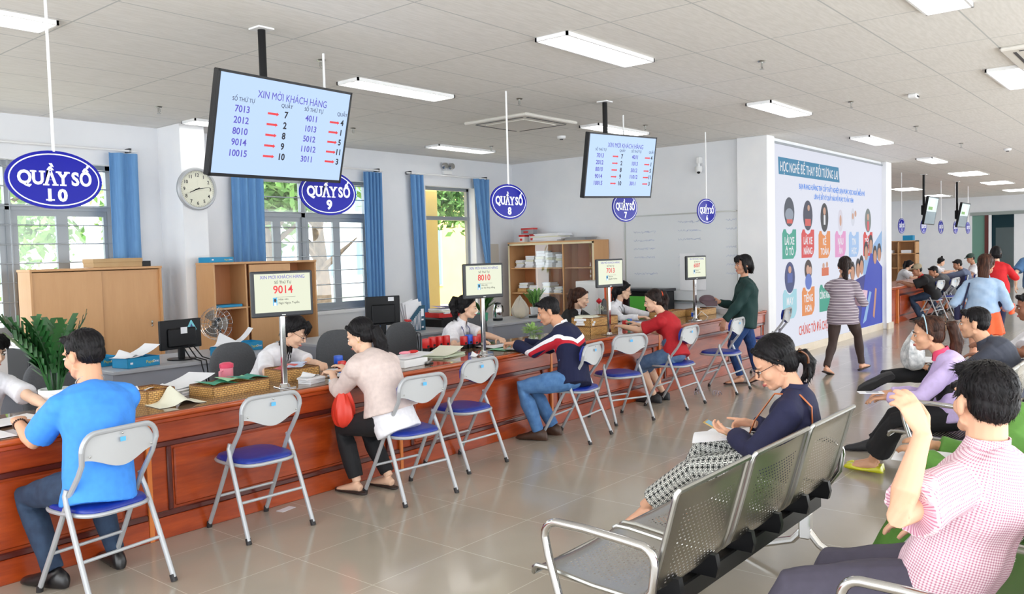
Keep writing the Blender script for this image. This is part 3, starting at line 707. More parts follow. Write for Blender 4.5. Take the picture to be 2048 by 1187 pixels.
# ------------------------------------------------------------------ poster wall
def poster():
    x0, x1, z0, z1, y = 11.64, 16.96, .12, 3.13, 4.795
    t = thing('lightbox_poster', 'huge lit training poster with coloured course tags on the poster wall', 'poster', (x0, y, 0))
    W_, H_ = x1-x0, z1-z0
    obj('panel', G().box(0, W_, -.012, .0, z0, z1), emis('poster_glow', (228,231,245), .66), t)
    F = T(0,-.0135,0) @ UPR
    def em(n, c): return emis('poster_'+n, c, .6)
    obj('banner', G().prism([(.27,2.7),(2.9,2.7),(2.85,2.95),(.25,2.95)], .002, F), em('teal', (44,136,178)), t, 0)
    g = G().text('HỌC NGHỀ ĐỂ THAY ĐỔI TƯƠNG LAI', .2, F @ T(1.57,2.82,.003), .0015, .0005, sx=.72); obj('lettering', g, em('white', (244,246,252)), t, 0)
    g = G().text('BẠN ĐANG HƯỞNG TRỢ CẤP THẤT NGHIỆP, BẠN ĐƯỢC HỌC NGHỀ MIỄN PHÍ', .11, F @ T(2.65,2.56,.003), .002, .0005, sx=.8); obj('lettering', g, em('azure', (46,140,246)), t, 0); g = G()
    g.text('LIÊN HỆ BẤT KỲ QUẦY NÀO ĐỂ ĐƯỢC TƯ VẤN THÊM', .1, F @ T(2.65,2.42,.003), .002, .0005, sx=.78); obj('lettering', g, em('azure', (46,140,246)), t, 0)
    g = G().text('CHÚNG TÔI ĐÃ CHỌN NGHỀ', .2, F @ T(1.9,.35,.003), .003, .0005, sx=.66); obj('lettering', g, em('redtext', (228,82,64)), t, 0)
    tags = [(.65,1.68,'LÁI XE','Ô TÔ',(58,170,148)), (1.41,1.68,'LÁI XE','NÂNG',(226,66,66)), (2.15,1.66,'KẾ','TOÁN',(240,146,70)), (2.93,1.66,'NẤU','ĂN',(238,160,212)), (3.64,1.65,'TIN','HỌC',(170,204,248)), (4.44,1.65,'TIẾNG','HÀN',(226,62,62)),
            (.65,.78,'MAY','',(168,222,236)), (1.41,.78,'TIẾNG','HOA',(240,146,70)), (2.17,.79,'CÔNG NGHỆ','',(44,166,140))]
    skin = (214,164,140)
    pics = [[('ell',0,.1,.2,.28,(70,76,92)),('ell',0,.05,.16,.12,(150,160,176)),('box',-.1,.12,-.12,-.04,(226,92,80))], [('ell',0,.05,.2,.3,(60,62,84)),('box',-.12,.12,-.16,-.02,(222,92,84)),('ell',.03,.2,.05,.06,skin)], [('ell',0,.05,.18,.3,(44,44,52)),('ell',0,.18,.06,.08,skin),('box',-.04,.04,-.1,.1,(240,240,244))],
            [('ell',0,0,.12,.24,(226,222,236)),('ell',0,.0,.05,.12,skin)], [('ell',-.05,.1,.1,.2,(222,226,240)),('ell',-.06,.12,.05,.07,skin),('ell',.08,.18,.05,.07,skin)], [('ell',0,.04,.18,.28,(120,130,128)),('ell',0,.12,.06,.08,skin),('box',-.06,.06,-.2,.02,(226,90,100))],
            [('ell',0,.0,.2,.3,(50,62,120)),('ell',0,.15,.06,.07,skin),('box',-.1,.1,-.1,.08,(74,94,170))], [('ell',0,.12,.16,.2,(60,36,36)),('ell',-.02,.12,.07,.09,skin),('ell',.08,.1,.06,.08,skin),('ell',0,-.12,.14,.16,(90,120,206))], [('box',-.16,.16,-.05,.12,(226,112,70)),('ell',-.08,.16,.05,.06,skin),('ell',.08,.18,.05,.06,skin)]]
    for i, ((x, z, a, b, c), pc) in enumerate(zip(tags, pics)):
        w, h = .27, .22
        poly = [(x-w,z-h),(x+w*.55,z-h),(x+w*.85,z-h*.75),(x+w,z-h*.4),(x+w,z+h),(x+.14,z+h),(x+.1,z+h-.05),(x,z+h-.08),(x-.1,z+h-.05),(x-.14,z+h),(x-w*.8,z+h),(x-w,z+h*.7)]
        tg = obj('course_tag', G().prism(poly, .002, F), em('tag%d' % i, c), t, 0)
        g = G().text(a, .16, F @ T(x,z+.05,.003), .003, .0005, sx=.82 if len(a) < 7 else .52)
        if b: obj('lettering', g, em('white', (244,246,252)), tg, 0); g = G(); g.text(b, .15, F @ T(x,z-.11,.003), .003, .0005, sx=.85)
        obj('lettering', g, em('white', (244,246,252)), tg, 0)
        g = G(); ms = []
        for j, q in enumerate(pc):
            g.mat(j); zc = z+.4
            if q[0] == 'ell': poly = [(x+q[1]+u, zc+q[2]*.78+v) for u, v in ellpoly(q[3], q[4]*.78, 24)]; col = q[5]
            else: poly = [(x+q[1],zc+q[3]*.78),(x+q[2],zc+q[3]*.78),(x+q[2],zc+q[4]*.78),(x+q[1],zc+q[4]*.78)]; col = q[5]
            g.prism(poly, .001, F @ T(0,0,.003+.0008*j)); ms.append(em('p%d_%d_%d' % col, col))
        obj('course_photo', g, ms, t, 0)
    g = G(); ms = [em('navy', (40,44,140)), em('royal', (34,62,190)), em('skin', (206,150,120)), em('hair', (34,28,40)), em('sky', (150,190,236))]
    g.mat(4).prism([(4.1,1.3),(5.3,1.9),(5.3,1.5),(4.2,1.0)], .0005, F @ T(0,0,.001))
    g.mat(0).prism([(3.35,.02+.12),(3.6,1.0),(4.3,1.1),(4.4,.13)], .001, F @ T(0,0,.002))
    g.mat(1).prism([(3.95,.13),(4.25,1.05),(4.6,1.5),(5.0,1.35),(5.31,1.2),(5.31,.13)], .001, F @ T(0,0,.003))
    for q, (hx, hz) in enumerate([(3.55,1.15),(3.85,1.2),(4.05,1.25),(4.32,1.5),(4.6,1.62),(4.85,1.42),(5.12,1.46)]):
        g.mat(3).prism([(hx+u,hz+.03+v) for u, v in ellpoly(.13,.17,20)], .001, F @ T(0,0,.004)); g.mat(2).prism([(hx+u,hz-.02+v) for u, v in ellpoly(.1,.13,20)], .001, F @ T(0,0,.0055))
    g.mat(4).prism([(4.1,.2),(4.3,.25),(4.62,.75),(4.5,.78)], .001, F @ T(0,0,.006)); g.mat(2).prism([(4.7,.3),(4.8,.25),(4.95,.8),(4.85,.82)], .001, F @ T(0,0,.006))
    obj('group_photo', g, ms, t, 0)
    obj('top_frame', G().box(0, W_, -.03, .0, z1, z1+.03), M_alu, t)
poster()
# whiteboard, papers, wall notice
t = thing('whiteboard', 'large whiteboard with faint blue handwriting on the right wall', 'whiteboard', (XW-.001, 5.2, .85))
V = Matrix(((0,0,-1,0),(-1,0,0,0),(0,1,0,0),(0,0,0,1)))   # drawing plane facing -x (x right = -y)
obj('board', G().box(-.012, 0, .02, 1.9, .02, 1.32), mat('board_white', (222,226,230), .25), t)
g = G().box(-.02,0,0,1.92,0,.02).box(-.02,0,0,1.92,1.32,1.34).box(-.02,0,0,.02,0,1.34).box(-.02,0,1.9,1.92,0,1.34); obj('frame', g, M_steel, t)
obj('pen_tray', G().box(-.07,-.012,.3,1.6,-.02,.0), M_alu, t)
g = G(); rr = random.Random(3)
for r in range(7):
    for c in range(3):
        yy = 1.75-c*.78; zz = 1.2-r*.13; x = yy; pts = []
        for k in range(26): pts.append((-.0135, yy-k*.017*(.7+.3*rr.random()), zz+.014*math.sin(k*1.9+r)+.012*rr.random()))
        if rr.random() < .75: g.tube(pts, .0016, 4)
obj('handwriting', g, mat('faint_ink', (150,166,206), .6), t)
for k, (yy, zz, w, h, lab) in enumerate(((6.02,1.3,.26,.56,'long white printed sheet taped on the whiteboard'), (5.82,1.13,.2,.2,'short white sheet taped at the whiteboard bottom, behind the rightmost screen'))):
    g = G().sheet(lambda u, v: (XW-.016-.02*math.sin(u*PI)*(1-v), yy+w/2-w*u, zz-h/2+h*v), 6, 6, .001)
    o = obj('paper_sheet', g, M_paper, origin=(XW-.016,yy,zz-h/2)); tag(o, lab, 'paper', 'sheets taped on the whiteboard')
o = obj('wall_notice', G().box(10.72, 11.02, YW-.008, YW-.001, 1.5, 1.82).box(10.78,10.95,YW-.01,YW-.008,1.7,1.72), mat('notice', (206,200,190), .5), origin=(10.87,YW,1.5)); tag(o, 'pale framed notice on the wall between curtain and glass bookcase', 'notice')
# ------------------------------------------------------------------ cupboards against the window wall
def cupboard():
    t = thing('cupboard', 'tan sliding-door cupboard under the left window', 'cupboard', (3.31, 8.9, 0)); w, d, h = 1.35, .32, 1.61
    obj('carcass', G().box(0,.02,0,d,0,h).box(w-.02,w,0,d,0,h).box(0,w,d-.015,d,0,h).box(0,w,0,d,0,.08), M_tan, t)
    obj('top', G().box(-.005,w+.005,-.01,d,h-.02,h+.005,.003), M_tan, t)
    for a, b, y, kx in ((.02,.7,.012,.1), (.66,w-.02,.032,w-.12)):
        dr = obj('door', G().box(a,b,y,y+.018,.08,h-.03,.002), M_tan, t)
        obj('handle', G().ell((kx,y-.008,1.0),(.012,.01,.022),n=10).ell((kx,y-.008,.965),(.01,.008,.014),n=10), M_steel, dr)
cupboard()
def bookcase():
    t = thing('bookcase', 'tan open bookcase with a sliding door, right of the pillar', 'bookcase', (5.05, 8.5, 0)); w, d, h = 1.4, .36, 1.63
    obj('carcass', G().box(0,.02,0,d,0,h).box(w-.02,w,0,d,0,h).box(.42,.44,0.03,d,.08,h).box(0,w,0,d,0,.08), M_tan, t)
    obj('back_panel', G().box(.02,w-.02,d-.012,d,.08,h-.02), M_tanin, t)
    obj('top', G().box(-.005,w+.005,-.01,d,h-.02,h+.005,.003), M_tan, t)
    for z in (.55, 1.1): obj('shelf', G().box(.02,.42,.03,d,z,z+.02), M_tan, t)
    for z in (.55, 1.1): obj('shelf', G().box(.44,w-.02,.04,d,z,z+.02), M_tan, t)
    dr = obj('door', G().box(.46,1.02,.0,.018,.08,h-.03,.002), M_tan, t)
    obj('handle', G().ell((.5,-.01,1.0),(.012,.01,.022),n=10), M_chrome, dr)
bookcase()
def glasscase():
    t = thing('display_bookcase', 'tan bookcase with sliding glass doors full of paper bundles, by the back corner', 'bookcase', (11.0, 7.42, 0)); w, d, h = 1.76, .43, 1.83
    obj('carcass', G().box(0,d,0,.02,0,h).box(0,d,w-.02,w,0,h).box(0,d,.6,.62,.08,1.8).box(0.02,d,.0,w,0,.08).box(.06,d,1.18,1.2,.5,1.38), M_tan, t)
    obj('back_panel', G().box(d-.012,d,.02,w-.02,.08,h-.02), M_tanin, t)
    obj('top', G().box(-.01,d,-.005,w+.005,h-.02,h+.005,.003), M_tan, t)
    for z in (.5, .96, 1.38): obj('shelf', G().box(.04,d,.02,w-.02,z,z+.02), M_tan, t)
    obj('frame_edge', G().box(-.008,.0,0,.03,.08,h).box(-.008,0,w-.03,w,.08,h).box(-.008,0,0,w,h-.05,h-.02), mat('cream_trim', (226,212,176), .4), t)
    for a, b, x in ((.03,.65,.012), (.6,1.2,.03)): obj('glass_door', G().box(x,x+.005,a,b,.09,h-.05), M_glass, t)
glasscase()
def far_bookcase():
    t = thing('bookcase', 'far open bookcase with blue folders past the poster wall', 'bookcase', (28, 6.9, 0)); w, d, h = 1.5, .4, 1.72
    obj('carcass', G().box(0,d,0,.03,0,h).box(0,d,w-.03,w,0,h).box(0,d,.5,.53,0,h).box(0,d,0,w,h-.03,h).box(d-.02,d,0,w,0,h), M_tan, t)
    for z in (.4,.85,1.3): obj('shelf', G().box(.02,d,0,w,z,z+.03), M_tan, t)
far_bookcase()
for y, z, w, c, lab in ((7.2,1.33,.3,M_paper,'white papers on the top shelf of the far bookcase'), (7.9,.88,.4,M_teal,'teal folders on the middle shelf of the far bookcase'), (7.8,1.33,.4,M_paper,'paper stack at the left of the far bookcase top shelf'), (7.15,1.725,.3,M_teal,'teal box on top of the far bookcase')):
    o = obj('paper_stack' if c is M_paper else 'folder_box', G().box(28.06,28.3,y-w/2,y+w/2,z+.002,z+(.1 if c is M_paper else .16),.01), c, origin=(28.2,y,z)); tag(o, lab, 'papers' if c is M_paper else 'folder')
# things on the cupboards
def carton(nm, x, y, z, w, d, h, m, lab, cat='box', rot=0, lidm=None, group=None, lettering=None, open_top=False):
    t = thing(nm, lab, cat, (x,y,z), R(rot), group)
    if open_top:
        g = G().box(-w/2,w/2,-d/2,d/2,0,.004).box(-w/2,w/2,-d/2,-d/2+.004,0,h).box(-w/2,w/2,d/2-.004,d/2,0,h).box(-w/2,-w/2+.004,-d/2,d/2,0,h).box(w/2-.004,w/2,-d/2,d/2,0,h)
    else: g = G().box(-w/2,w/2,-d/2,d/2,0,h,.003)
    obj('body', g, m, t)
    if lidm: obj('lid', G().box(-w/2-.004,w/2+.004,-d/2-.004,d/2+.004,h-.04,h+.003,.003), lidm, t)
    if lettering:
        g = G(); F = T(0,-d/2-.0015,h/2) @ UPR
        g.mat(0).text(lettering[0], h*.42, F @ T(w*.2,0,0), 0, .0005); g.mat(1).text(lettering[1], h*.4, F @ T(w*.37,0,0), 0, .0005); g.mat(1).box(-w*.42,-w*.34,-h*.1,h*.1,0,.001,0,F)
        obj('lettering', g, [mat('yellow_print', (214,200,60), .5), M_signw], t, 0)
    return t
carton('cardboard_box', 4.2, 9.05, 1.616, .52, .25, .09, M_card, 'long flat cardboard box on top of the tan cupboard', lidm=M_card)
carton('tape_holder', 4.53, 9.05, 1.616, .12, .12, .06, M_black, 'small black object beside the cardboard box on the cupboard', 'box')
carton('paper_box', 5.2, 8.68, 1.636, .3, .24, .06, M_teal, 'flat blue paper box on top of the open bookcase', lettering=('Paper','One'))
def paper_stack(x, y, z, w, d, h, lab, n=6, m=None, rot=0, group=None, cat='papers', nm='paper_stack', spread=.012):
    t = thing(nm, lab, cat, (x,y,z), R(rot), group); rr = random.Random(int(abs(x*97+y*31+z*11)))
    zz = 0
    for i in range(n):
        hh = h/n; a = rr.uniform(-9,9)
        obj('bundle', G().box(-w/2,w/2,-d/2,d/2,zz,zz+hh*.94,.0 if hh < .004 else .0015, T(rr.uniform(-spread,spread),rr.uniform(-spread,spread),0) @ RZ(R(a))), (m or M_paper) if i % 4 != 3 else M_paper2 if m is None else m, t)
        zz += hh
    return t
def curled(x, y, z, w, d, lift, lab, rot=0, m=None, nm='paper_sheet', cat='paper', curl='peak', group=None):
    def f(u, v):
        if curl == 'peak': h = lift*math.exp(-((u-.55)**2)/.03)*(.3+.7*v)
        elif curl == 'end': h = lift*u**2.2
        elif curl == 'wave': h = lift*(.5+.5*math.sin(u*5+v*1.5))
        else: h = 0
        return ((u-.5)*w, (v-.5)*d, .0035+h)
    o = obj(nm, G().sheet(f, 16, 8, .001), m or M_paper); o.location = (x,y,z); o.rotation_euler = (0,0,R(rot))
    return tag(o, lab, cat, group)
for z, lab in ((1.121,'flat blue folder lying on the upper shelf of the open bookcase'),):
    o = obj('folder', G().box(5.1,5.44,8.56,8.8,z,z+.03,.004), M_teal, origin=(5.27,8.7,z)); tag(o, lab, 'folder')
paper_stack(5.26, 8.68, .571, .3, .22, .12, 'white paper bundles on the lower shelf of the open bookcase', 5)
# shelf bundles of the glass bookcase
rr = random.Random(11); k = 0
SB = [(9.03,1.401,.13),(8.82,1.401,.2),(8.6,1.401,.28),(8.38,1.401,.25),(8.16,1.401,.22),(8.97,1.052,.09),(8.75,.981,.12),(8.46,.981,.17),(8.22,.981,.1)]
SBL = ['slim white paper bundle at the left end of the glass bookcase top shelf','low paper bundle second on the glass bookcase top shelf','tall paper bundle mid top shelf of the glass bookcase','paper bundle with folded sheets right of the middle, glass bookcase top shelf','pale paper bundle at the right of the glass bookcase top shelf','paper bundle above the small basket on the lower glass bookcase shelf','clipped paper bundle beside the divider on the lower glass bookcase shelf','leaning white papers right of the divider in the glass bookcase','flat papers at the right of the lower glass bookcase shelf']
for (y, z, h), lab in zip(SB, SBL):
    paper_stack(11.22, y, z, .22, .165, h, lab, 6, rot=rr.uniform(-9,9), group='paper bundles in the glass bookcase', spread=.014)
o = obj('small_basket', G().box(11.08,11.34,8.88,9.07,.981,1.05,.01), M_wick, origin=(11.15,8.97,.981)); tag(o, 'small wicker basket at the left of the lower glass bookcase shelf', 'basket')
o.location.y = 8.97
paper_stack(11.22, 8.4, 1.836, .34, .56, .13, 'wide heap of white papers on top of the glass bookcase', 6, spread=.03)
paper_stack(11.22, 7.82, 1.836, .3, .42, .05, 'grey folder stack on top of the glass bookcase, right end', 3, m=M_grey)
for x, y, z, w, h, lab in ((11.15,8.95,1.836,.12,.12,'red and white ink box on the left top of the glass bookcase'), (11.25,8.8,1.836,.12,.13,'red and white ink box second on the glass bookcase top'), (11.2,8.87,1.97,.26,.1,'red-edged grey box laid across the two ink boxes')):
    t = thing('ink_box', lab, 'box', (x,y,z)); obj('body', G().box(-.06,.06,-w/2,w/2,0,h,.003), M_white if w < .2 else M_grey, t)
    obj('band', G().box(-.062,.062,-w/2-.002,w/2+.002,h*.75,h+.002).box(-.063,-.06,-w*.1,w*.3,h*.2,h*.5), M_red, t)
# ------------------------------------------------------------------ grey desks behind the counter
def desk(x0, x1, y0, y1, lab, ped=True):
    t = thing('office_desk', lab, 'desk', (x0,y0,0), group='grey desks behind the counter'); w, d = x1-x0, y1-y0
    obj('top', G().box(0,w,0,d,.72,.75,.004), M_desk, t)
    obj('front_panel', G().box(.02,w-.02,.03,.05,.05,.72), M_deskf, t)
    for q in (.0, w-.03): obj('side_panel', G().box(q,q+.03,.02,d-.02,0,.72), M_deskf, t)
    if ped: obj('pedestal', G().box(w-.45,w-.04,.08,d-.04,.06,.7,.004), M_deskf, t)
desk(3.2, 4.85, 6.98, 7.9, 'grey desk holding the blue paper boxes and the left monitor')
desk(5.41, 7.45, 6.98, 7.9, 'grey desk holding the monitor and the blue magazine file')
desk(8.0, 9.6, 6.95, 7.7, 'grey desk holding the steel thermos jug')
desk(1.0, 2.75, 6.75, 7.4, 'grey desk at the left behind the potted plant')
DT = .7505
def monitor(x, y, z, rot, lab, w=.44, h=.27, sticker=False):
    t = thing('computer_monitor', lab, 'monitor', (x,y,z), R(rot))
    obj('base', G().lathe([(.13,0),(.13,.01),(.04,.018)], 24), M_black, t)
    obj('stand', G().box(-.03,.03,-.015,.02,.012,.2,.006), M_black, t)
    s = obj('casing', G().box(-w/2,w/2,-.01,.025,.1,.1+h,.006).box(-w*.34,w*.34,-.035,-.008,.12,.1+h*.72,.014), M_black, t)
    obj('screen', G().box(-w/2+.02,w/2-.02,.0252,.026,.12,.1+h-.02), mat('screen_off', (20,24,30), .1), t)
    if sticker:
        obj('sticker', G().prism([(w*.14,.1+h*.58),(w*.36,.1+h*.58),(w*.38,.1+h*.63),(w*.26,.1+h*.95),(w*.24,.1+h*.95),(w*.12,.1+h*.63)], .001, T(0,-.0105,0) @ UPR), mat('sticker_aqua', (120,200,216), .5), s, 0)
        obj('sticker', G().prism([(w*.2,.1+h*.64),(w*.31,.1+h*.64),(w*.25,.1+h*.84)], .001, T(0,-.0118,0) @ UPR), mat('sticker_navy', (74,84,140), .5), s, 0)
    obj('sticker', G().prism([(-w*.06,.1+h*.52),(w*.1,.1+h*.52),(w*.1,.1+h*.74),(-w*.06,.1+h*.74)] if sticker else [(w*.15,.1+h*.82),(w*.32,.1+h*.82),(w*.32,.1+h*.96),(w*.15,.1+h*.96)], .001, T(0,-.0366 if sticker else -.0105,0) @ UPR), M_paper, s, 0)
monitor(3.98, 7.3, DT, 8, 'black monitor seen from behind with a triangle sticker, on the left desk', sticker=True)
monitor(6.55, 7.4, DT, -22, 'black monitor seen from behind with a small white label, middle desk', .42, .34)
for x0, y0, dz, lab in ((3.98,7.3,.2,'thin black monitor cables hanging down the left desk front'), (6.62,7.35,.2,'thick black cables hanging down the middle desk front')):
    g = G()
    for q in range(3): g.tube([(x0+.05*q,y0-.03,DT+.12),(x0+.06*q,y0-.15,DT+.02),(x0+.05*q,6.965,DT+.008),(x0+.05*q,6.955,DT-.03),(x0+.02*q+.04,6.95,.55),(x0+.05*q,6.955,.2),(x0+.04,6.95,.008)], .006, 6)
    tag(obj('monitor_cable', g, M_black, origin=(x0,y0,DT)), lab, 'cable')
def paper_carton(x, y, z, rot, lab, fill=True, w=.31, h=.085):
    return carton('paper_box', x, y, z, w, .22, h, M_teal, lab, rot=rot, lettering=('Paper','One'), open_top=True, group='open blue paper boxes on the desks')
paper_carton(3.5, 7.2, DT, 8, 'open blue paper box full of papers, left of the left monitor')
paper_carton(3.3, 7.55, DT, 4, 'blue paper box behind the front one at the left desk end')
paper_carton(4.43, 7.2, DT, 10, 'torn open blue paper box right of the left monitor')
paper_carton(4.72, 7.45, DT, -4, 'blue paper box at the right end of the left desk')
curled(3.52,7.2,DT+.088,.29,.22,.09,'curled white papers spilling from the front blue box',8,curl='end')
curled(3.42,7.2,DT+.088,.22,.18,.06,'loose white paper inside the front blue box',20,curl='peak')
curled(4.4,7.2,DT+.088,.24,.22,.12,'crumpled white sheet rising from the torn blue box',15,curl='peak')
curled(4.55,7.22,DT+.1,.2,.2,.14,'folded white sheet leaning out of the torn blue box',-20,curl='end')
def fan():
    t = thing('desk_fan', 'round desk fan with wire cage in front of the white pillar', 'fan', (4.62,7.72,DT), R(-60))
    obj('base', G().lathe([(.1,0),(.1,.02),(.03,.03)], 20), M_dgrey, t); obj('neck', G().cyl((0,.02,.02),(0,.02,.22), .015), M_dgrey, t)
    obj('motor', G().tube([(0,.12,.27),(0,-.02,.27)], [.05,.06], 16), M_dgrey, t)
    g = G()
    for y, rs in ((-.03,(.06,.12,.17)), (-.1,(.05,.1,.15))):
        for r in rs: g.tube([(r*math.cos(a), y, .27+r*math.sin(a)) for a in np.linspace(0,2*PI,28)[:-1]], .0022, 5, True)
    for a in np.linspace(0,2*PI,25)[:-1]: g.tube([(.03*math.cos(a),-.025,.27+.03*math.sin(a)),(.17*math.cos(a),-.03,.27+.17*math.sin(a)),(.17*math.cos(a),-.07,.27+.17*math.sin(a)),(.04*math.cos(a),-.105,.27+.04*math.sin(a))], .0016, 4)
    obj('cage', g, M_chrome, t)
    for k in range(3):
        a = k*2*PI/3; obj('blade', G().sheet(lambda u, v: ((.03+.11*v)*math.cos(a+(u-.5)*1.1), -.06+.03*(u-.5), .27+(.03+.11*v)*math.sin(a+(u-.5)*1.1)), 6, 4, .002), mat('smoke_plastic', (110,100,92), .3), t)
fan()
def magfile():
    t = thing('magazine_file', 'dark teal striped magazine file stuffed with papers beside the middle monitor', 'file holder', (7.0,7.34,DT), R(-10))
    prof = [(0,0),(.25,0),(.25,.3),(.17,.3),(0,.12)]
    obj('side', G().prism(prof, .003, T(-.13,-.045,0) @ UPR), M_tealdk, t); obj('side', G().prism(prof, .003, T(-.13,.05,0) @ UPR), M_tealdk, t)
    obj('spine', G().box(.117,.12,-.048,.05,0,.3), M_tealdk, t)
    g = G()
    for q in range(9): g.prism([(-.12+q*.02,.01),(-.113+q*.02,.01),(-.09+q*.02,.1+.019*q),(-.097+q*.02,.1+.019*q)], .0008, T(0,-.0482,0) @ UPR)
    obj('stripes', g, M_signw, t, 0)
    obj('label', G().box(.06,.1,-.0492,-.048,.17,.26).box(.065,.095,-.0492,-.048,.12,.14).box(.065,.095,-.0492,-.048,.03,.05), M_signw, t, 0)
    g = G()
    for q in range(4): g.box(-.12,.11,-.035+q*.02,-.033+q*.02,.01,.34+.03*(q%2),0, T(0,0,0) @ RY(R(-6-4*q)))
    obj('papers', g, M_paper, t, 0)
magfile()
for x, y, lab in ((6.78,7.22,'glass jar with red lid and dark contents in front of the magazine file'), (6.84,7.3,'second red-lidded jar just behind the first, by the magazine file')):
    t = thing('glass_jar', lab, 'jar', (x,y,DT), group='red-lidded jars'); obj('jar_body', G().lathe([(.035,0),(.04,.01),(.04,.12),(.034,.13)], 18), M_vglass, t)
    obj('contents', G().lathe([(.034,.003),(.036,.01),(.036,.07),(.0,.075)], 16), mat('jar_dark', (70,64,62), .8), t); obj('lid', G().lathe([(.036,.13),(.038,.132),(.038,.15),(.0,.152)], 18), M_red, t)
# red tray, printer, thermos, bag
t = thing('printer', 'black desktop printer under the red paper tray', 'printer', (7.73,7.55,0), 0)
obj('body', G().box(-.24,.24,-.2,.2,.6,.86,.02), M_black, t); obj('output_slot', G().box(-.18,.18,-.205,-.195,.7,.78,.004), M_dgrey, t); obj('cabinet_stand', G().box(-.25,.25,-.2,.2,0,.6,.006), M_deskf, t)
t = thing('paper_tray', 'shallow red plastic tray with heaped papers on the black printer', 'tray', (7.72,7.55,.861), R(-8))
obj('tray', G().box(-.2,.2,-.16,.16,0,.006).box(-.2,.2,-.165,-.16,0,.06).box(-.2,.2,.16,.165,0,.06).box(-.205,-.2,-.165,.165,0,.06).box(.2,.205,-.165,.165,0,.06), M_red, t)
paper_stack(7.72,7.55,.868,.32,.26,.1,'mixed papers heaped in the red tray',5,spread=.03)
curled(7.74,7.54,.97,.34,.22,.03,'lilac folder lying on the heap in the red tray',-14,m=mat('lilac_folder',(178,160,214),.6),curl='wave')
t = thing('thermos_jug', 'shiny steel thermos jug with black handle on the right desk', 'jug', (8.55,7.35,DT))
obj('body', G().lathe([(.06,0),(.066,.01),(.066,.17),(.05,.21),(.045,.22)], 22), M_chrome, t); obj('lid', G().lathe([(.047,.22),(.045,.24),(.0,.25)], 20), M_black, t)
obj('handle', G().tube([(.05,0,.2),(.1,0,.19),(.11,0,.12),(.065,0,.05)], .01, 8), M_black, t); obj('base_ring', G().lathe([(.068,0),(.068,.03),(.066,.03)], 20), M_black, t)
M_bag = mat('clear_plastic_bag', (226,222,210), .25, alpha=.55)
def bag(x, y, z, sx, sy, sz, lab, m, cat='bag', nm='plastic_bag', seed=1, rot=0):
    rr = np.random.default_rng(seed); ph = rr.uniform(0,6,6)
    def f(u, v):
        a = u*2*PI; r = (math.sin(PI*min(v*1.05,1))**.45)*(1-.55*v)+.05*math.sin(5*a+ph[0]+4*v)+.04*math.sin(9*a+ph[1])
        return (sx*r*math.cos(a), sy*r*math.sin(a), sz*v+.02*math.sin(3*a+ph[2])*v)
    o = obj(nm, G().sheet(f, 36, 14), m); o.location = (x,y,z); o.rotation_euler = (0,0,rot); return tag(o, lab, cat)
bag(8.95,7.28,DT,.17,.15,.3,'knotted clear plastic bag of food on the right desk',M_bag)
o = obj('food_box', G().box(8.9,9.0,7.22,7.34,DT+.01,DT+.14,.02), mat('bread', (214,190,140), .7), origin=(8.95,7.28,DT+.01)); tag(o, 'beige food packet inside the clear bag on the right desk', 'food')
t = thing('laptop', 'black laptop standing open on the right desk behind the sweater man', 'laptop', (9.3,7.2,DT), R(20)); obj('keyboard_base', G().box(-.17,.17,-.12,.12,0,.018,.004), M_black, t); obj('lid', G().box(-.17,.17,-.004,.004,0,.23,.004,T(0,-.12,.018) @ RX(R(12))), M_black, t)
# tall storage stand with black grille, orange and white stuff near the whiteboard
def rack():
    t = thing('crate_stack', 'black plastic crate stack with a green panel below the whiteboard', 'crates', (10.995,6.2,0)); 
    obj('frame', G().box(0,.35,0,1.15,0,1.02,.01), M_black, t)
    for k in range(5): obj('crate_rib', G().box(-.015,.0,-.012,1.162,.12+k*.19,.16+k*.19,.004), M_dgrey, t)
    obj('green_panel', G().box(-.022,-.003,.3,.62,.45,.95), mat('bright_green',(96,200,72),.5), t); obj('top_lid', G().box(-.02,.37,-.02,1.16,1.02,1.06,.006), M_dgrey, t)
    for k in range(8): obj('peg', G().box(.05,.12,-.03,0,.12+.11*k,.16+.11*k,.004), M_black, t)
rack()
t = thing('filing_box', 'white filing cabinet beside the glass bookcase end', 'cabinet', (10.45,7.0,0)); obj('body', G().box(0,.5,0,.4,0,1.2,.006), M_white, t); obj('drawer', G().box(-.012,0,.02,.38,.65,1.15,.004), M_white, t); obj('drawer', G().box(-.012,0,.02,.38,.1,.6,.004), M_white, t)
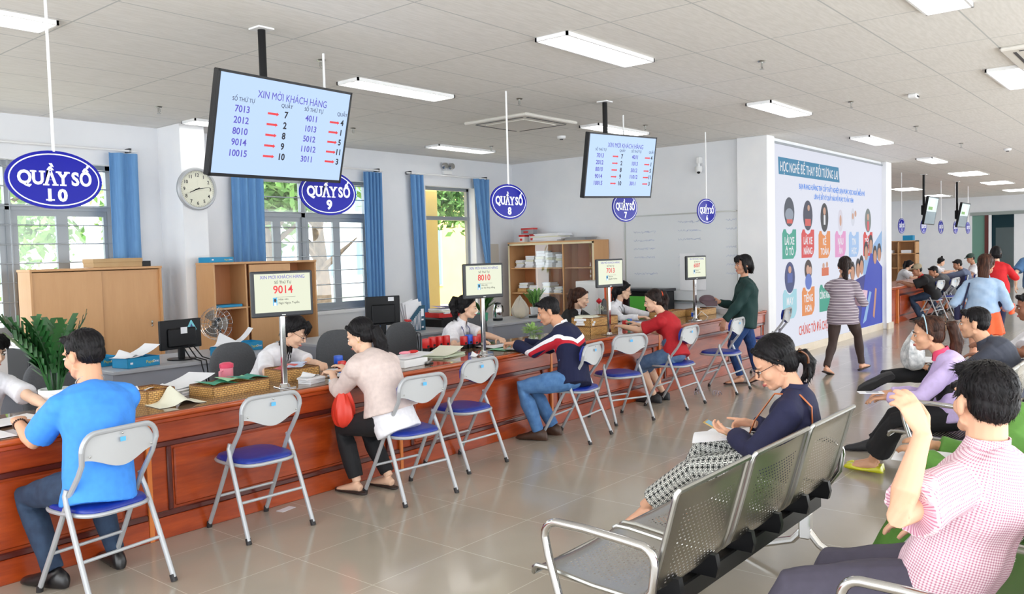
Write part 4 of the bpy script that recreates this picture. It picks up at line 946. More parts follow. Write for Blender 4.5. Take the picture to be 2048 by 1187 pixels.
# office chairs
def office_chair(x, y, rot, lab, first=None):
    if first: return dup(first, (x,y,0), R(rot), lab)
    t = thing('office_chair', lab, 'chair', (x,y,0), R(rot), 'grey office chairs behind the counter')
    pts = [(.215*math.copysign(abs(math.cos(a))**.7, math.cos(a)), .0+.25*math.copysign(abs(math.sin(a))**.75, math.sin(a))) for a in np.linspace(0,2*PI,37)[:-1]]
    g = G(); vs = []; rg = [(.9,-.03),(1,-.015),(1,.015),(.9,.035),(.5,.045),(.02,.046)]
    for s, yy in rg: vs += [(px*s, yy, .72+pz*s) for px, pz in pts]
    fs = [(q*36+i, q*36+(i+1)%36, (q+1)*36+(i+1)%36, (q+1)*36+i) for q in range(len(rg)-1) for i in range(36)]+[tuple(range(35,-1,-1)), tuple(5*36+i for i in range(36))]
    obj('backrest', g.add(vs, fs, T(0,.2,0)), M_fab, t, 60)
    obj('seat', G().box(-.23,.23,-.24,.2,.42,.5,.04,seg=3), M_fab, t); obj('column', G().cyl((0,-.02,.08),(0,-.02,.42), .03), M_black, t)
    obj('back_bar', G().tube([(0,0,.42),(0,.25,.42),(0,.26,.6)], .02, 8), M_black, t)
    for k in range(5):
        a = k*2*PI/5; obj('base_leg', G().tube([(0,-.02,.09),(.26*math.cos(a),-.02+.26*math.sin(a),.06)], .018, 8), M_black, t); obj('caster', G().ell((.26*math.cos(a),-.02+.26*math.sin(a),.03),(.03,.03,.03),n=10), M_black, t)
    return t
oc = office_chair(3.86,6.05,0,'grey fabric office chair behind the clerk with glasses, left')
office_chair(2.55,6.3,5,'grey fabric office chair beyond the blue T-shirt man',oc)
office_chair(4.98,6.15,-15,'grey fabric office chair hidden behind the beige woman',oc)
office_chair(5.9,6.2,0,'grey fabric office chair behind the clerk with the blue lanyard',oc)
office_chair(7.05,6.2,3,'empty grey fabric office chair behind the vase of pale leaves',oc)
# outside the windows
o = obj('ground_outside', G().box(-6,32,YW+.26,40,-.4,-.3), noisy('outside_paving',(206,200,188),(190,186,170),2,.8)); o['kind'] = 'structure'
def building(x, y, w, d, h, m, lab, nw=4, nf=2):
    t = thing('building', lab, 'building', (x,y,-.3)); obj('wall', G().box(0,w,0,d,0,h), m, t)
    obj('plinth', G().box(-.03,w+.03,-.04,0,0,.75), mat('plinth_grey',(150,158,150),.8), t)
    for f in range(nf):
        for k in range(nw):
            fr = obj('window', G().box(w*(k+.25)/nw,w*(k+.75)/nw,-.03,.02,1.2+f*2.6,2.6+f*2.6), M_alu, t); obj('pane', G().box(w*(k+.28)/nw,w*(k+.72)/nw,-.035,-.03,1.25+f*2.6,2.55+f*2.6), mat('blue_pane',(120,160,196),.15), fr)
building(13.2,14.4,6,.8,7,M_yellow,'sunlit yellow building outside the open window',3,2)
building(1.0,24,7,5,6.5,M_yellow,'yellow building seen through the left window',4,2)
building(16,27,10,5,6,noisy('pale_blue_wall',(216,224,232),(206,216,226),2,.8),'pale blue building seen through the middle window',5,2)
t = thing('yellow_column', 'pale yellow outdoor column at the left of the open window', 'column', (9.95,10.05,-.3)); obj('shaft', G().box(-.22,.12,-.12,.2,0,5), M_yellow, t); obj('cap', G().box(-.27,.17,-.17,.25,5,5.2,.01), M_pillar, t)
def tree(x, y, h, r, zc, n, lab, seed, m, trunk=.12, leaf=.11, fx=0):
    t = thing('tree', lab, 'tree', (x,y,-.3), group='trees outside the windows'); rg = np.random.default_rng(seed)
    g = G().tube([(0,0,0),(.05,0,h*.3),(-.04,.05,h*.6),(0,0,h*.9)], [trunk,trunk*.8,trunk*.6,.03], 10)
    for k in range(6):
        a = rg.uniform(0,6.28); z0 = h*rg.uniform(.35,.65); g.tube([(0,0,z0),(r*.4*math.cos(a),r*.4*math.sin(a),z0+.3*r),(r*.8*math.cos(a),r*.8*math.sin(a),z0+.6*r)], [trunk*.5,trunk*.3,.01], 6)
    obj('trunk', g, noisy('bark',(120,104,88),(92,80,68),12,.9,bump=.4), t)
    cl = rg.normal(size=(26,3)); cl /= np.linalg.norm(cl,axis=1)[:,None]; cl *= r*rg.uniform(.3,1,(26,1)); cl[:,2] *= .75
    P = cl[rg.integers(0,26,n)]+rg.normal(size=(n,3))*r*.2+[fx,0,zc+.3]
    a = rg.normal(size=(n,3)); a /= np.linalg.norm(a,axis=1)[:,None]; b = np.cross(a, rg.normal(size=(n,3))); b /= np.linalg.norm(b,axis=1)[:,None]
    s = leaf*rg.uniform(.6,1.3,(n,1)); V = np.concatenate([P-a*s, P+b*s*.45, P+a*s, P-b*s*.45], 1).reshape(-1,3)
    g = G(); g.v = [tuple(q) for q in V]; g.f = [(4*i,4*i+1,4*i+2,4*i+3) for i in range(n)]; g.m = [0]*n
    obj('foliage', g, m, t, 0)
M_lf1 = noisy('pale_leaf',(150,184,92),(104,150,70),3,.5); M_lf2 = noisy('mid_green_leaf',(120,158,84),(84,130,64),3,.5)  # two leaf greens for different trees, the first paler and yellower
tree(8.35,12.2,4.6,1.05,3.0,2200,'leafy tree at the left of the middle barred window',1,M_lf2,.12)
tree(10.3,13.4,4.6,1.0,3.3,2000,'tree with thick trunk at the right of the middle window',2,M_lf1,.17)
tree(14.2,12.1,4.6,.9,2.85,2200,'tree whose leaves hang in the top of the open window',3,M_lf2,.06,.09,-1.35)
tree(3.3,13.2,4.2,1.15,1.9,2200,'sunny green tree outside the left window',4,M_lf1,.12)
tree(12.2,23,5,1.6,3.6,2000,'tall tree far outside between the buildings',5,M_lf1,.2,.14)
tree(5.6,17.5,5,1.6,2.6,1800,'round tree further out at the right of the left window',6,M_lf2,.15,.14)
# ------------------------------------------------------------------ people: one skinned body each, clothes and hair as children
def V3(*a): return Vector(a if len(a) == 3 else a[0])
def remesh(g, vox, smooth=2, name='m'):
    me = mesh_from(g, name); o = bpy.data.objects.new(name, me)
    m = o.modifiers.new('r', 'REMESH'); m.mode = 'VOXEL'; m.voxel_size = vox
    if smooth:
        s = o.modifiers.new('s', 'SMOOTH'); s.factor = .5; s.iterations = smooth
    out = tmp_mesh(o); bpy.data.objects.remove(o); bpy.data.meshes.remove(me); return out
def verts(me):
    a = np.zeros(len(me.vertices)*3); me.vertices.foreach_get('co', a); return a.reshape(-1,3)
def norms(me):
    a = np.zeros(len(me.vertices)*3); me.vertices.foreach_get('normal', a); return a.reshape(-1,3)
def setv(me, v): me.vertices.foreach_set('co', v.ravel()); me.update()
def put(name, me, mats, parent, base, sm=180, v=None):
    if v is None: v = verts(me)
    setv(me, v-np.array(base)); me.materials.clear()
    for m in (mats if isinstance(mats, list) else [mats]): me.materials.append(m)
    me.polygons.foreach_set('use_smooth', [True]*len(me.polygons)); me.name = name
    o = bpy.data.objects.new(name, me); C.objects.link(o); o.parent = parent; return o
def vattr(me, name, arr):
    a = me.attributes.new(name, 'FLOAT_VECTOR', 'POINT'); a.data.foreach_set('vector', np.asarray(arr, np.float32).ravel())
def ik(a, b, l1, l2, hint):
    d = b-a; D = d.length
    if D > (l1+l2)*.995: k = D/((l1+l2)*.995); l1 *= k; l2 *= k
    x = (l1*l1-l2*l2+D*D)/(2*D); h = math.sqrt(max(l1*l1-x*x, 0)); e = d.normalized()
    p = hint-e*hint.dot(e); p = p.normalized() if p.length > 1e-5 else e.orthogonal().normalized()
    return a+e*x+p*h
def wrinkle(v, n, amp, seed=0, fq=38):
    r = np.random.default_rng(seed); d = np.zeros(len(v))
    for k in range(4):
        q = r.normal(size=3); q /= np.linalg.norm(q); w = r.normal(size=3)*6
        d += np.sin(v @ q*fq*r.uniform(.6,1.5)+2*np.sin(v @ w+r.uniform(0,6))+r.uniform(0,6))
    return v+n*(amp*d/2.2)[:,None]
def hand(g, w, d, n, s, curl=.35, sc=1.0, point=False, fat=1.0):
    """w wrist, d finger direction, n palm normal, s +1 right / -1 left"""
    d = d.normalized(); n = (n-d*n.dot(d)).normalized(); t = d.cross(n)*s*-1 if False else (-n).cross(d)*s
    L = lambda a, b, c=0: w+(d*a+t*b+n*c)*sc
    g.tube([L(-.02,0),L(.015,.002),L(.05,.0),L(.085,-.002),L(.095,-.002)], [(.023*sc,.02*sc),(.03*sc,.019*sc),(.039*sc,.017*sc),(.04*sc,.014*sc),(.034*sc,.01*sc)], 10, up=t)
    for k, (b, ln) in enumerate(((.028,.07),(.0095,.078),(-.0095,.073),(-.027,.056))):
        c = 0.05 if (point and k == 0) else (1.0 if point else curl*(1+.12*k)); p = L(.086-.004*abs(k-1), b); a = c*.7; pts = [L(.065,b*.9), p]
        for f in (.45,.32,.25):
            dd = d*math.cos(a)+n*math.sin(a)+t*(.05*(1.2-k)); p = p+dd.normalized()*ln*f*sc; pts.append(p); a += c*.85
        g.tube(pts, [r*sc*fat for r in (.0092,.0098,.0092,.0086,.0068)], 8)
    a = t*.75+d*.66+n*.25; p0 = L(.015,.022,.003); p1 = p0+a.normalized()*.042*sc; b2 = d*.85+t*.3+n*(.3+curl*.4); p2 = p1+b2.normalized()*.034*sc; p3 = p2+(b2+n*curl*.5).normalized()*.026*sc
    g.tube([p0,p1,p2,p3], [r*sc*fat for r in (.015,.012,.0105,.0078)], 8)
SKIN = {}
def skin(c):
    if c not in SKIN:
        m = mat('skin_%d_%d_%d' % c, c, .5, spec=.35); n = N(m); f = n.noise(n.obj(), 14, 3)
        n.col(n.ramp(f, [(.3, lin(tuple(int(x*.97) for x in c))), (.7, lin(c))])); m.node_tree.nodes['Principled BSDF'].inputs['Subsurface Weight'].default_value = .06
        m.node_tree.nodes['Principled BSDF'].inputs['Subsurface Radius'].default_value = (.02,.008,.004); SKIN[c] = m
    return SKIN[c]
def hair_mat(name, c1, c2):
    m = mat(name, c1, .45, spec=.2); n = N(m); p = n.attr('hd')
    f = n.noise(p, 60, 3, (1,1,.08)); n.col(n.ramp(f, [(.35, lin(c1)), (.7, lin(c2))])); n.bump(f, .6, .004); return m
H_black = hair_mat('black_hair', (12,11,13), (30,27,30)); H_brown = hair_mat('brown_hair', (40,24,20), (86,54,40)); H_dark = hair_mat('dark_brown_hair', (26,19,18), (52,38,34))
def fabric(name, c, rough=.8, c2=None):
    c2 = c2 or tuple(int(x*.94) for x in c); return noisy(name, c, c2, 30, rough, bump=.12, bdist=.002)
M_lip = mat('lips', (186,96,92), .4); M_eyew = mat('eye_white', (232,230,226), .25); M_iris = mat('eye_dark', (30,20,18), .15); M_brow = mat('eyebrow', (44,34,32), .8)
def bonecoords(v, bones):
    best = np.full(len(v), 1e9); lc = np.zeros((len(v),3))
    for a, b, r in bones:
        a_, b_ = np.array(a), np.array(b); d = b_-a_; ll = np.linalg.norm(d); d /= ll
        t = np.clip((v-a_) @ d, 0, ll); w = v-(a_+t[:,None]*d); ds = np.linalg.norm(w, axis=1)/r
        e1 = np.array([1.,.3,.1]); e1 -= d*(e1 @ d); e1 /= np.linalg.norm(e1); e2 = np.cross(d, e1)
        i = ds < best; best[i] = ds[i]; lc[i] = np.stack([np.arctan2(w @ e2, w @ e1)*r, t, ds], 1)[i]
    return lc
ROOTS = {}
def person(key, label, pel, neck, head, yaw, hyaw=None, hpitch=0, hroll=0, male=False, L=None, Rr=None, LL=None, RL=None, skinc=(236,194,166), hair=('short',), hairm=None,
           shirt=None, trous=None, shoes=None, vox=.007, size=1.0, glasses=False, face=True, hs=None, extra=None, twist=0, group=None, leg=1.0):
    yaw = R(yaw); hy = R(hyaw) if hyaw is not None else yaw
    pel, neck, head = V3(pel), V3(neck), V3(head); base = Vector((pel.x, pel.y, 0))
    root = thing('person', label, 'person', base); ROOTS[key] = root
    if group: root['group'] = group
    f0 = Vector((-math.sin(yaw), math.cos(yaw), 0)); rt = Vector((math.cos(yaw), math.sin(yaw), 0))
    sp = neck-pel; SLn = sp.length; s = sp.normalized(); fw = (f0-s*f0.dot(s)).normalized()
    ty = yaw+R(twist); rs = Vector((math.cos(ty), math.sin(ty), 0)); Sm = skin(skinc)
    # torso rings: (t, half width, half depth)
    if male: rings = [(-.16,.09,.07),(-.1,.15,.11),(.05,.165,.118),(.25,.15,.112),(.45,.148,.108),(.68,.176,.12),(.84,.176,.102),(.94,.125,.07),(1.0,.06,.055)]
    else: rings = [(-.16,.09,.07),(-.1,.15,.11),(.05,.165,.118),(.25,.142,.102),(.45,.125,.092),(.68,.142,.108),(.84,.146,.085),(.94,.1,.06),(1.0,.05,.048)]
    def torso(off, tmin=-1, flare=0):
        P = []; r = []
        for t, a, b in rings:
            if t < tmin: continue
            P.append(pel+sp*t-fw*(.035*math.sin(PI*max(min(t,1),0)))); k = (1+flare*max(0,.4-t))
            r.append(((a+off)*size*k, (b+off)*size*k))
        return P, r
    def axis_at(t): return (rt.lerp(rs, max(0,min(1,t)))).normalized()
    hsz = hs or (1.0 if male else .96)
    sw = (.172 if male else .155)*size
    shc = neck-s*.065-fw*.01
    arms = []
    ul, fl = (.285,.25) if male else (.265,.232); ul *= size; fl *= size
    for sd, A in ((-1, L), (1, Rr)):
        sh = shc+rs*(sw*sd)-s*.02
        A = A or {}
        hd = V3(A['hand']) if 'hand' in A else sh-Vector((0,0,.5))+f0*.1
        hint = V3(A['el']) if 'el' in A else (-Vector((0,0,1))*.8+rs*sd*.5-f0*.3)
        el = ik(sh, hd, ul, fl, hint); arms.append((sd, sh, el, hd, A))
    legs = []
    tl, sl_ = (.43,.41) if male else (.4,.385); tl *= size*leg; sl_ *= size*leg
    for sd, A in ((-1, LL), (1, RL)):
        A = A or {}
        hip = pel+rt*(.088*sd*size)-Vector((0,0,.02)); an = V3(A['ank']) if 'ank' in A else hip+f0*.42+Vector((0,0,-.4))
        hint = V3(A['knee'])-(hip+an)/2 if 'knee' in A else f0+Vector((0,0,.6)); kn = ik(hip, an, tl, sl_, hint)
        fd = V3(A['foot']).normalized() if 'foot' in A else f0; up = V3(A['up']).normalized() if 'up' in A else Vector((0,0,1))
        up = (up-fd*up.dot(fd)).normalized(); legs.append((sd, hip, kn, an, fd, up, A))
    # head frame
    hf = Vector((-math.sin(hy), math.cos(hy), 0)); hr = Vector((math.cos(hy), math.sin(hy), 0)); p = R(hpitch)
    F = hf*math.cos(p)-Vector((0,0,1))*math.sin(p); U = Vector((0,0,1))*math.cos(p)+hf*math.sin(p); q = R(hroll)
    X = hr*math.cos(q)+U*math.sin(q); U = U*math.cos(q)-hr*math.sin(q)
    HM = Matrix(((X.x*hsz,F.x*hsz,U.x*hsz,head.x),(X.y*hsz,F.y*hsz,U.y*hsz,head.y),(X.z*hsz,F.z*hsz,U.z*hsz,head.z),(0,0,0,1)))
    # ---------------- body
    g = G(); Pp, rr_ = torso(-.004)
    g.tube(Pp, rr_, 20, up=rt)
    for sd, sh, el, hd, A in arms:
        g.ell(sh, (.056*size,.05*size,.05*size), n=12); g.tube([neck-s*.015, neck-s*.035+rs*(sd*.07), sh+s*.0], [.045,.042,.046], 12)
        m = .5*(sh+el); k = size*(1 if male else .88)
        g.tube([sh, m, el, el.lerp(hd,.3), el.lerp(hd,.75), hd], [.05*k,.046*k,.038*k,.041*k,.03*k,.0255*k], 12)
        d = V3(A['dir']) if 'dir' in A else (hd-el); n = V3(A['palm']) if 'palm' in A else Vector((0,0,-1))
        hand(g, hd, d, n, sd, A.get('curl',.4), size*(1 if male else .93), A.get('point',False), 1.0 if vox < .009 else 1.25)
    tr = trous or {}
    for sd, hip, kn, an, fd, up, A in legs:
        k = size; g.tube([hip, hip.lerp(kn,.4), kn, kn.lerp(an,.3), kn.lerp(an,.7), an], [.082*k,.074*k,.05*k,.052*k,.037*k,.031*k], 12)
        rr = fd.cross(up)
        g.tube([an-fd*.035-up*.045, an-up*.03+fd*.01, an+fd*.06-up*.045, an+fd*.125-up*.058, an+fd*.165-up*.066, an+fd*.19-up*.07], [(.024,.026),(.032,.038),(.034,.028),(.041,.02),(.038,.014),(.024,.009)], 12, up=rr)
    H = lambda x, y, z: (HM @ Vector((x,y,z)))
    nb = neck+s*.0+F*.005
    g.tube([neck-s*.06, nb, H(0,-.02,-.055), H(0,-.015,-.01)], [(.06 if male else .05)*hsz]*2+[(.056 if male else .047)*hsz]*2, 14)
    def he(c, r, n=20): g.ell((0,0,0), r, HM @ T(*c), n)
    he((0,-.012,.03), (.076,.094,.086), 24); he((0,.018,-.028), (.064,.07,.084), 24); he((0,.062,-.092), (.024,.022,.02), 12)
    he((0,.03,-.075), (.045,.045,.038), 14)
    for sd in (-1, 1):
        he((sd*.038,.052,-.03), (.026,.028,.03), 12); he((sd*.03,.07,.022), (.026,.014,.009), 10)
        g.tube([H(sd*.062,-.01,-.055),H(sd*.045,.03,-.085),H(0,.062,-.098)], .019*hsz, 8)
        he((sd*.081,-.012,-.012), (.011,.019,.032), 12); he((sd*.012,.09,-.036), (.011,.011,.009), 10)
    g.tube([H(0,.082,.012),H(0,.092,-.01),H(0,.104,-.032)], [.009*hsz,.011*hsz,.0125*hsz], 10)
    he((0,.086,-.064), (.022,.009,.006), 10); he((0,.084,-.075), (.019,.009,.0065), 10)
    if extra and 'belly' in extra: pass
    me = remesh(g, vox, 2 if vox < .009 else 1, 'body'); put('body', me, Sm, root, base)
    # ---------------- face details
    if face:
        for sd in (-1, 1):
            gg = G().ell((0,0,0),(.0155,.007,.0062),HM @ T(sd*.031,.0795,-.002),12); gg.mat(1).ell((0,0,0),(.0058,.003,.0058),HM @ T(sd*.031,.0853,-.0035),10)
            gg.mat(1).tube([H(sd*.012,.083,.002),H(sd*.03,.0885,.0055),H(sd*.048,.079,.001)], .0017*hsz, 6)
            obj('eye', gg, [M_eyew, M_iris], root, 180, origin=base)
            obj('eyebrow', G().tube([H(sd*.013,.0865,.017),H(sd*.033,.0865,.0225),H(sd*.052,.073,.017)], [(.0035*hsz,.0025*hsz),(.003*hsz,.0025*hsz),(.0012,.0012)], 6), M_brow, root, 180, origin=base)
        obj('lips', G().tube([H(-.023,.083,-.068),H(-.01,.0945,-.0655),H(0,.0955,-.0665),H(.01,.0945,-.0655),H(.023,.083,-.068)], [.002,.004,.0042,.004,.002], 8).tube([H(-.019,.084,-.071),H(0,.0945,-.0735),H(.019,.084,-.071)], [.002,.0048,.002], 8), M_lip, root, 180, origin=base)
    if glasses:
        gg = G()
        for sd in (-1, 1):
            gg.tube([H(sd*.033+.022*math.cos(a), .101-.012*abs(math.cos(a)), -.004+.016*math.sin(a)) for a in np.linspace(0,2*PI,20)[:-1]], .0016, 6, True)
            gg.tube([H(sd*.055,.095,.003),H(sd*.078,.05,.006),H(sd*.082,-.005,.006),H(sd*.08,-.02,-.008)], .0017, 6)
        gg.tube([H(-.011,.103,.0),H(0,.106,.003),H(.011,.103,.0)], .0016, 6)
        obj('glasses', gg, mat('glasses_frame', (58,30,34), .3), root, 180, origin=base)
    # ---------------- hair
    hm = hairm or H_black; kind = hair[0]; g = G()
    he2 = lambda c, r, n=24: g.ell((0,0,0), r, HM @ T(*c), n)
    if kind == 'short':
        he2((0,-.024,.046), (.0815,.0975,.084)); he2((0,-.05,.002), (.0745,.062,.066)); 
        g.tube([H(-.05,.045,.09),H(-.02,.068,.092),H(.02,.07,.09),H(.055,.045,.085)], .02*hsz, 10)
        for sd in (-1, 1): g.tube([H(sd*.074,.012,.05),H(sd*.077,.012,.012)], .0075*hsz, 8)
    else:
        he2((0,-.03,.05), (.0835,.098,.083)); he2((0,-.052,-.01), (.079,.063,.072))
        for sd in (-1, 1): g.tube([H(sd*.04,.055,.095),H(sd*.074,.026,.06),H(sd*.083,.0,.018),H(sd*.082,-.03,-.01)], [.016,.014,.012,.012], 10)
    rg = np.random.default_rng(abs(hash(key)) % 1000 if False else sum(map(ord, key)))
    dn = Vector((0,0,-1))
    if kind in ('pony', 'lowpony'):
        a = H(*(hair[1] if len(hair) > 1 else (0,-.112,.06))); ln = hair[2] if len(hair) > 2 else .34; bk = hair[3] if len(hair) > 3 else .06; wd = hair[4] if len(hair) > 4 else .03
        side = V3(hair[5]) if len(hair) > 5 else Vector((0,0,0))
        bd = -hf
        pts = [a-bd*.02, a+bd*bk*.6+U*.012, a+bd*bk+dn*ln*.25+side*.3, a+bd*bk*.75+dn*ln*.6+side*.7, a+bd*bk*.55+dn*ln+side]
        g.tube(pts, [wd*.6,wd*.95,wd*1.1,wd*.85,wd*.2], 10)
        for k in range(9):
            j = [Vector(rg.normal(size=3)*.008*(i)) for i in range(5)]
            g.tube([pts[i]+j[i] for i in range(5)], [.008,.012,.013,.01,.004], 6)
    if kind == 'bun':
        b0 = H(0,-.1,-.025); b1 = H(0,-.135,-.035); bp = [b0, b1, b1-hf*.03+dn*.04, b1-hf*.032+dn*.085, b1-hf*.015+dn*.12]; g.tube(bp, [.03,.038,.036,.024,.008], 12)
        for k in range(8):
            b = Vector(rg.normal(size=3)*.012); g.tube([b1, bp[2]+b, bp[3]+b*1.5, bp[4]+b*2+dn*.02], [.012,.012,.008,.003], 6)
    if kind == 'bob':
        he2((0,-.035,.02), (.09,.1,.1)); 
        for sd in (-1, 1): g.tube([H(sd*.075,.03,.06),H(sd*.086,.02,.0),H(sd*.088,.01,-.06),H(sd*.08,.0,-.105)], [.016,.02,.022,.014], 10)
        g.tube([H(0,-.1,.02),H(0,-.105,-.05),H(0,-.085,-.12)], [(.07,.03),(.08,.03),(.07,.02)], 14, up=X)
    if kind == 'long':
        ln = hair[1]; g.tube([H(0,-.09,.06), H(0,-.105,-.02)+dn*.02, H(0,-.11,-.02)+dn*ln*.5, H(0,-.105,-.02)+dn*ln], [(.05,.03),(.065,.034),(.055,.03),(.025,.014)], 14, up=X)
    if kind == 'top':
        g.ell((0,0,0), (.034,.034,.034), HM @ T(0,-.03,.15), 12)
    if len(hair) > 0 and 'bangs' in hair:
        for k in range(9):
            x = -.052+.013*k; g.tube([H(x*.7,.03,.118),H(x,.074,.09),H(x*1.1,.09-abs(x)*.2,.055),H(x*1.12,.091-abs(x)*.25,.03+.006*(k%3))], [.013,.012,.01,.005], 8)
    me = remesh(g, max(.0055, vox*.9), 2, 'hair'); v = verts(me); n_ = norms(me)
    hl = np.array(HM.inverted())[:3,:3]; loc = v @ hl.T+np.array(HM.inverted())[:3,3]
    r0 = np.hypot(loc[:,0], loc[:,1]+.03); an_ = np.arctan2(loc[:,0], loc[:,1]+.03)
    st = np.sin(an_*34+3*np.sin(loc[:,2]*40))*.0016+np.sin(an_*71+loc[:,2]*25)*.001
    if kind == 'short': st = st*.8+np.sin(loc[:,0]*210+4*np.sin(loc[:,1]*60))*np.sin(loc[:,1]*150)*.0017
    v = v+n_*st[:,None]
    if vox <= .0075:
        nb_ = 1500 if vox <= .0055 else 700; k = rg.integers(0, len(v), nb_); P0 = v[k]; Nn = n_[k]; fl2 = (P0-np.array(H(0,-.02,.1))) if kind == 'short' else np.tile(np.array([0,0,-1.])-np.array(hf)*.35, (nb_,1))
        fl2 = fl2/np.linalg.norm(fl2, axis=1)[:,None]; fl2 = fl2+rg.normal(size=fl2.shape)*.16; fl2 = fl2-Nn*(fl2*Nn).sum(1)[:,None]; fl2 /= np.linalg.norm(fl2, axis=1)[:,None]+1e-6
        sd_ = np.cross(Nn, fl2); ln_ = rg.uniform(.014,.032,(nb_,1)); wd_ = .0026; lift = .16 if kind == 'short' else .08
        Q0 = P0-sd_*wd_-Nn*.002; Q1 = P0+sd_*wd_-Nn*.002; Q2 = P0+fl2*ln_+Nn*(ln_*lift)
        b0 = len(v); allv = np.concatenate([v, np.stack([Q0,Q1,Q2],1).reshape(-1,3)]); fs = [tuple(p_.vertices) for p_ in me.polygons]+[(b0+3*i,b0+3*i+1,b0+3*i+2) for i in range(nb_)]
        me2 = bpy.data.meshes.new('hair'); me2.from_pydata(allv.tolist(), [], fs); bpy.data.meshes.remove(me); me = me2; v = allv; loc = np.concatenate([loc, np.repeat(loc[k],3,axis=0)])
    vattr(me, 'hd', np.stack([loc[:,0], loc[:,1], loc[:,2]], 1)); put('hair', me, hm, root, base, v=v)
    if kind in ('pony','lowpony') and 'tie' in (extra or {}):
        a = H(*(hair[1] if len(hair) > 1 else (0,-.112,.06))); obj('hair_tie', G().tube([a-hf*.012+X*(.024*math.cos(t))+U*(.024*math.sin(t)) for t in np.linspace(0,2*PI,16)[:-1]], .009, 8, True), extra['tie'], root, 180, origin=base)
    # ---------------- clothes
    B = np.array([list(rt), list(fw), list(s)])
    def bc(v): return (v-np.array(pel)) @ B.T
    if trous:
        off = trous.get('off', .012); to = trous.get('to', 1.0); g = G(); bones = []
        g.ell(pel+Vector((0,0,-.005)), (.162*size,.118*size,.11*size), n=20, A=Matrix((rt, fw, s)).transposed())
        g.tube([pel-s*.05, pel+s*.09*size, pel+s*.15*size], [(.157*size,.113*size),(.152*size,.107*size),(.14*size,.098*size)], 20, up=rt)
        fl_ = trous.get('flare', 0)
        for sd, hip, kn, an, fd, up, A in legs:
            k = size; e = kn.lerp(an, min(max((to-.5)*2,0),1)) if to > .5 else hip.lerp(kn, to*2); pts = [hip, hip.lerp(kn,.4)]; rd = [.088*k+off*.6,.08*k+off]
            if to > .5:
                pts += [kn, kn.lerp(e,.35), kn.lerp(e,.75), e]; rd += [.054*k+off,.055*k+off,(.044+.012*fl_)*k+off,(.038+.02*fl_)*k+off]
            else: pts += [e]; rd += [.07*k+off*1.4]
            g.tube(pts, rd, 14); bones += [(hip,kn,0.),(kn,an,(kn-hip).length)]
        me = remesh(g, max(vox, .008), 2, 'trousers'); v = wrinkle(verts(me), norms(me), trous.get('wr',.0035), 3, 46)
        best = np.full(len(v), 1e9); lc = np.zeros((len(v),3))
        for a, b, l0 in bones:
            a_, b_ = np.array(a), np.array(b); d = b_-a_; ll = np.linalg.norm(d); d /= ll
            t = np.clip((v-a_) @ d, 0, ll); pr = a_+t[:,None]*d; ds = np.linalg.norm(v-pr, axis=1); e1 = np.array(rt)-d*(np.array(rt) @ d); e1 /= np.linalg.norm(e1); e2 = np.cross(d, e1)
            w = v-pr; ang = np.arctan2(w @ e2, w @ e1); i = ds < best; best[i] = ds[i]; lc[i] = np.stack([ang*.07, t+l0, ds], 1)[i]
        vattr(me, 'lc', lc); put(trous.get('name','trousers'), me, trous['m'], root, base, v=v)
    if extra and 'skirt' in extra:
        m, z1, z0 = extra['skirt']; P = []; r = []
        for i in range(7):
            t = i/6; P.append(Vector((pel.x, pel.y, z1+(z0-z1)*t))); r.append(((.14+.09*t**.8)*size, (.105+.095*t**.8)*size))
        me = remesh(G().tube(P, r, 28, up=rt), .01, 2, 'skirt'); v = verts(me); ang = np.arctan2(v[:,1]-pel.y, v[:,0]-pel.x); am = .012*np.clip((z1-v[:,2])/(z1-z0),0,1)
        put('skirt', me, m, root, base, v=v+norms(me)*(np.sin(ang*9)*am)[:,None])
    def garment(sp_, name):
        off = sp_.get('off', .012); g = G(); Pp, r = torso(off, sp_.get('tmin', -.2), sp_.get('flare', 0))
        if sp_.get('hem'): Pp = [pel-s*sp_['hem']]+Pp[2:]; r = [((.165+off)*size*(1+sp_.get('flare',0)*.5),(.122+off)*size*(1+sp_.get('flare',0)*.5))]+r[2:]
        if sp_.get('open_neck', True): Pp = Pp[:-1]+[Pp[-1]-s*.02]
        g.tube(Pp, r, 24, up=rt)
        sl = sp_.get('sleeve', 'short'); k = size*(1 if male else .88)
        for sd, sh, el, hd, A in arms:
            g.ell(sh, (.06*size+off*.6,.055*size+off*.6,.055*size+off*.6), n=14)
            so_ = sp_.get('soff', off); g.tube([neck-s*.03, neck-s*.042+rs*(sd*.075), sh], [.048+off*.4,.048+off*.6,.05+off*.8], 14)
            if sl == 'none': continue
            if sl == 'short': e = sh.lerp(el, .78); g.tube([shc+rs*(sw*sd*.55), sh, sh.lerp(e,.55), e], [.056*k+so_,.056*k+so_,.055*k+so_*1.3,.054*k+so_*1.6], 16)
            else:
                fr = {'long': .94, 'three': .45}[sl]; g.tube([shc+rs*(sw*sd*.55), sh, sh.lerp(el,.5), el, el.lerp(hd,.4*fr/.94), el.lerp(hd,fr)], [.056*k+so_,.056*k+so_,.05*k+so_,.043*k+so_,.042*k+so_,.033*k+so_], 16)
        me = remesh(g, max(vox, .008), 3, name); v0 = verts(me); v = wrinkle(v0, norms(me), sp_.get('wr', .004), sum(map(ord, key)), sp_.get('wf', 34))
        vattr(me, 'bc', bc(v0)); vattr(me, 'lc', bonecoords(v0, [(pel-s*.15, neck+s*.05, .15)]+[(a_[1], a_[2], .06) for a_ in arms]+[(a_[2], a_[3], .06) for a_ in arms])); return put(name, me, sp_['m'], root, base, v=v)
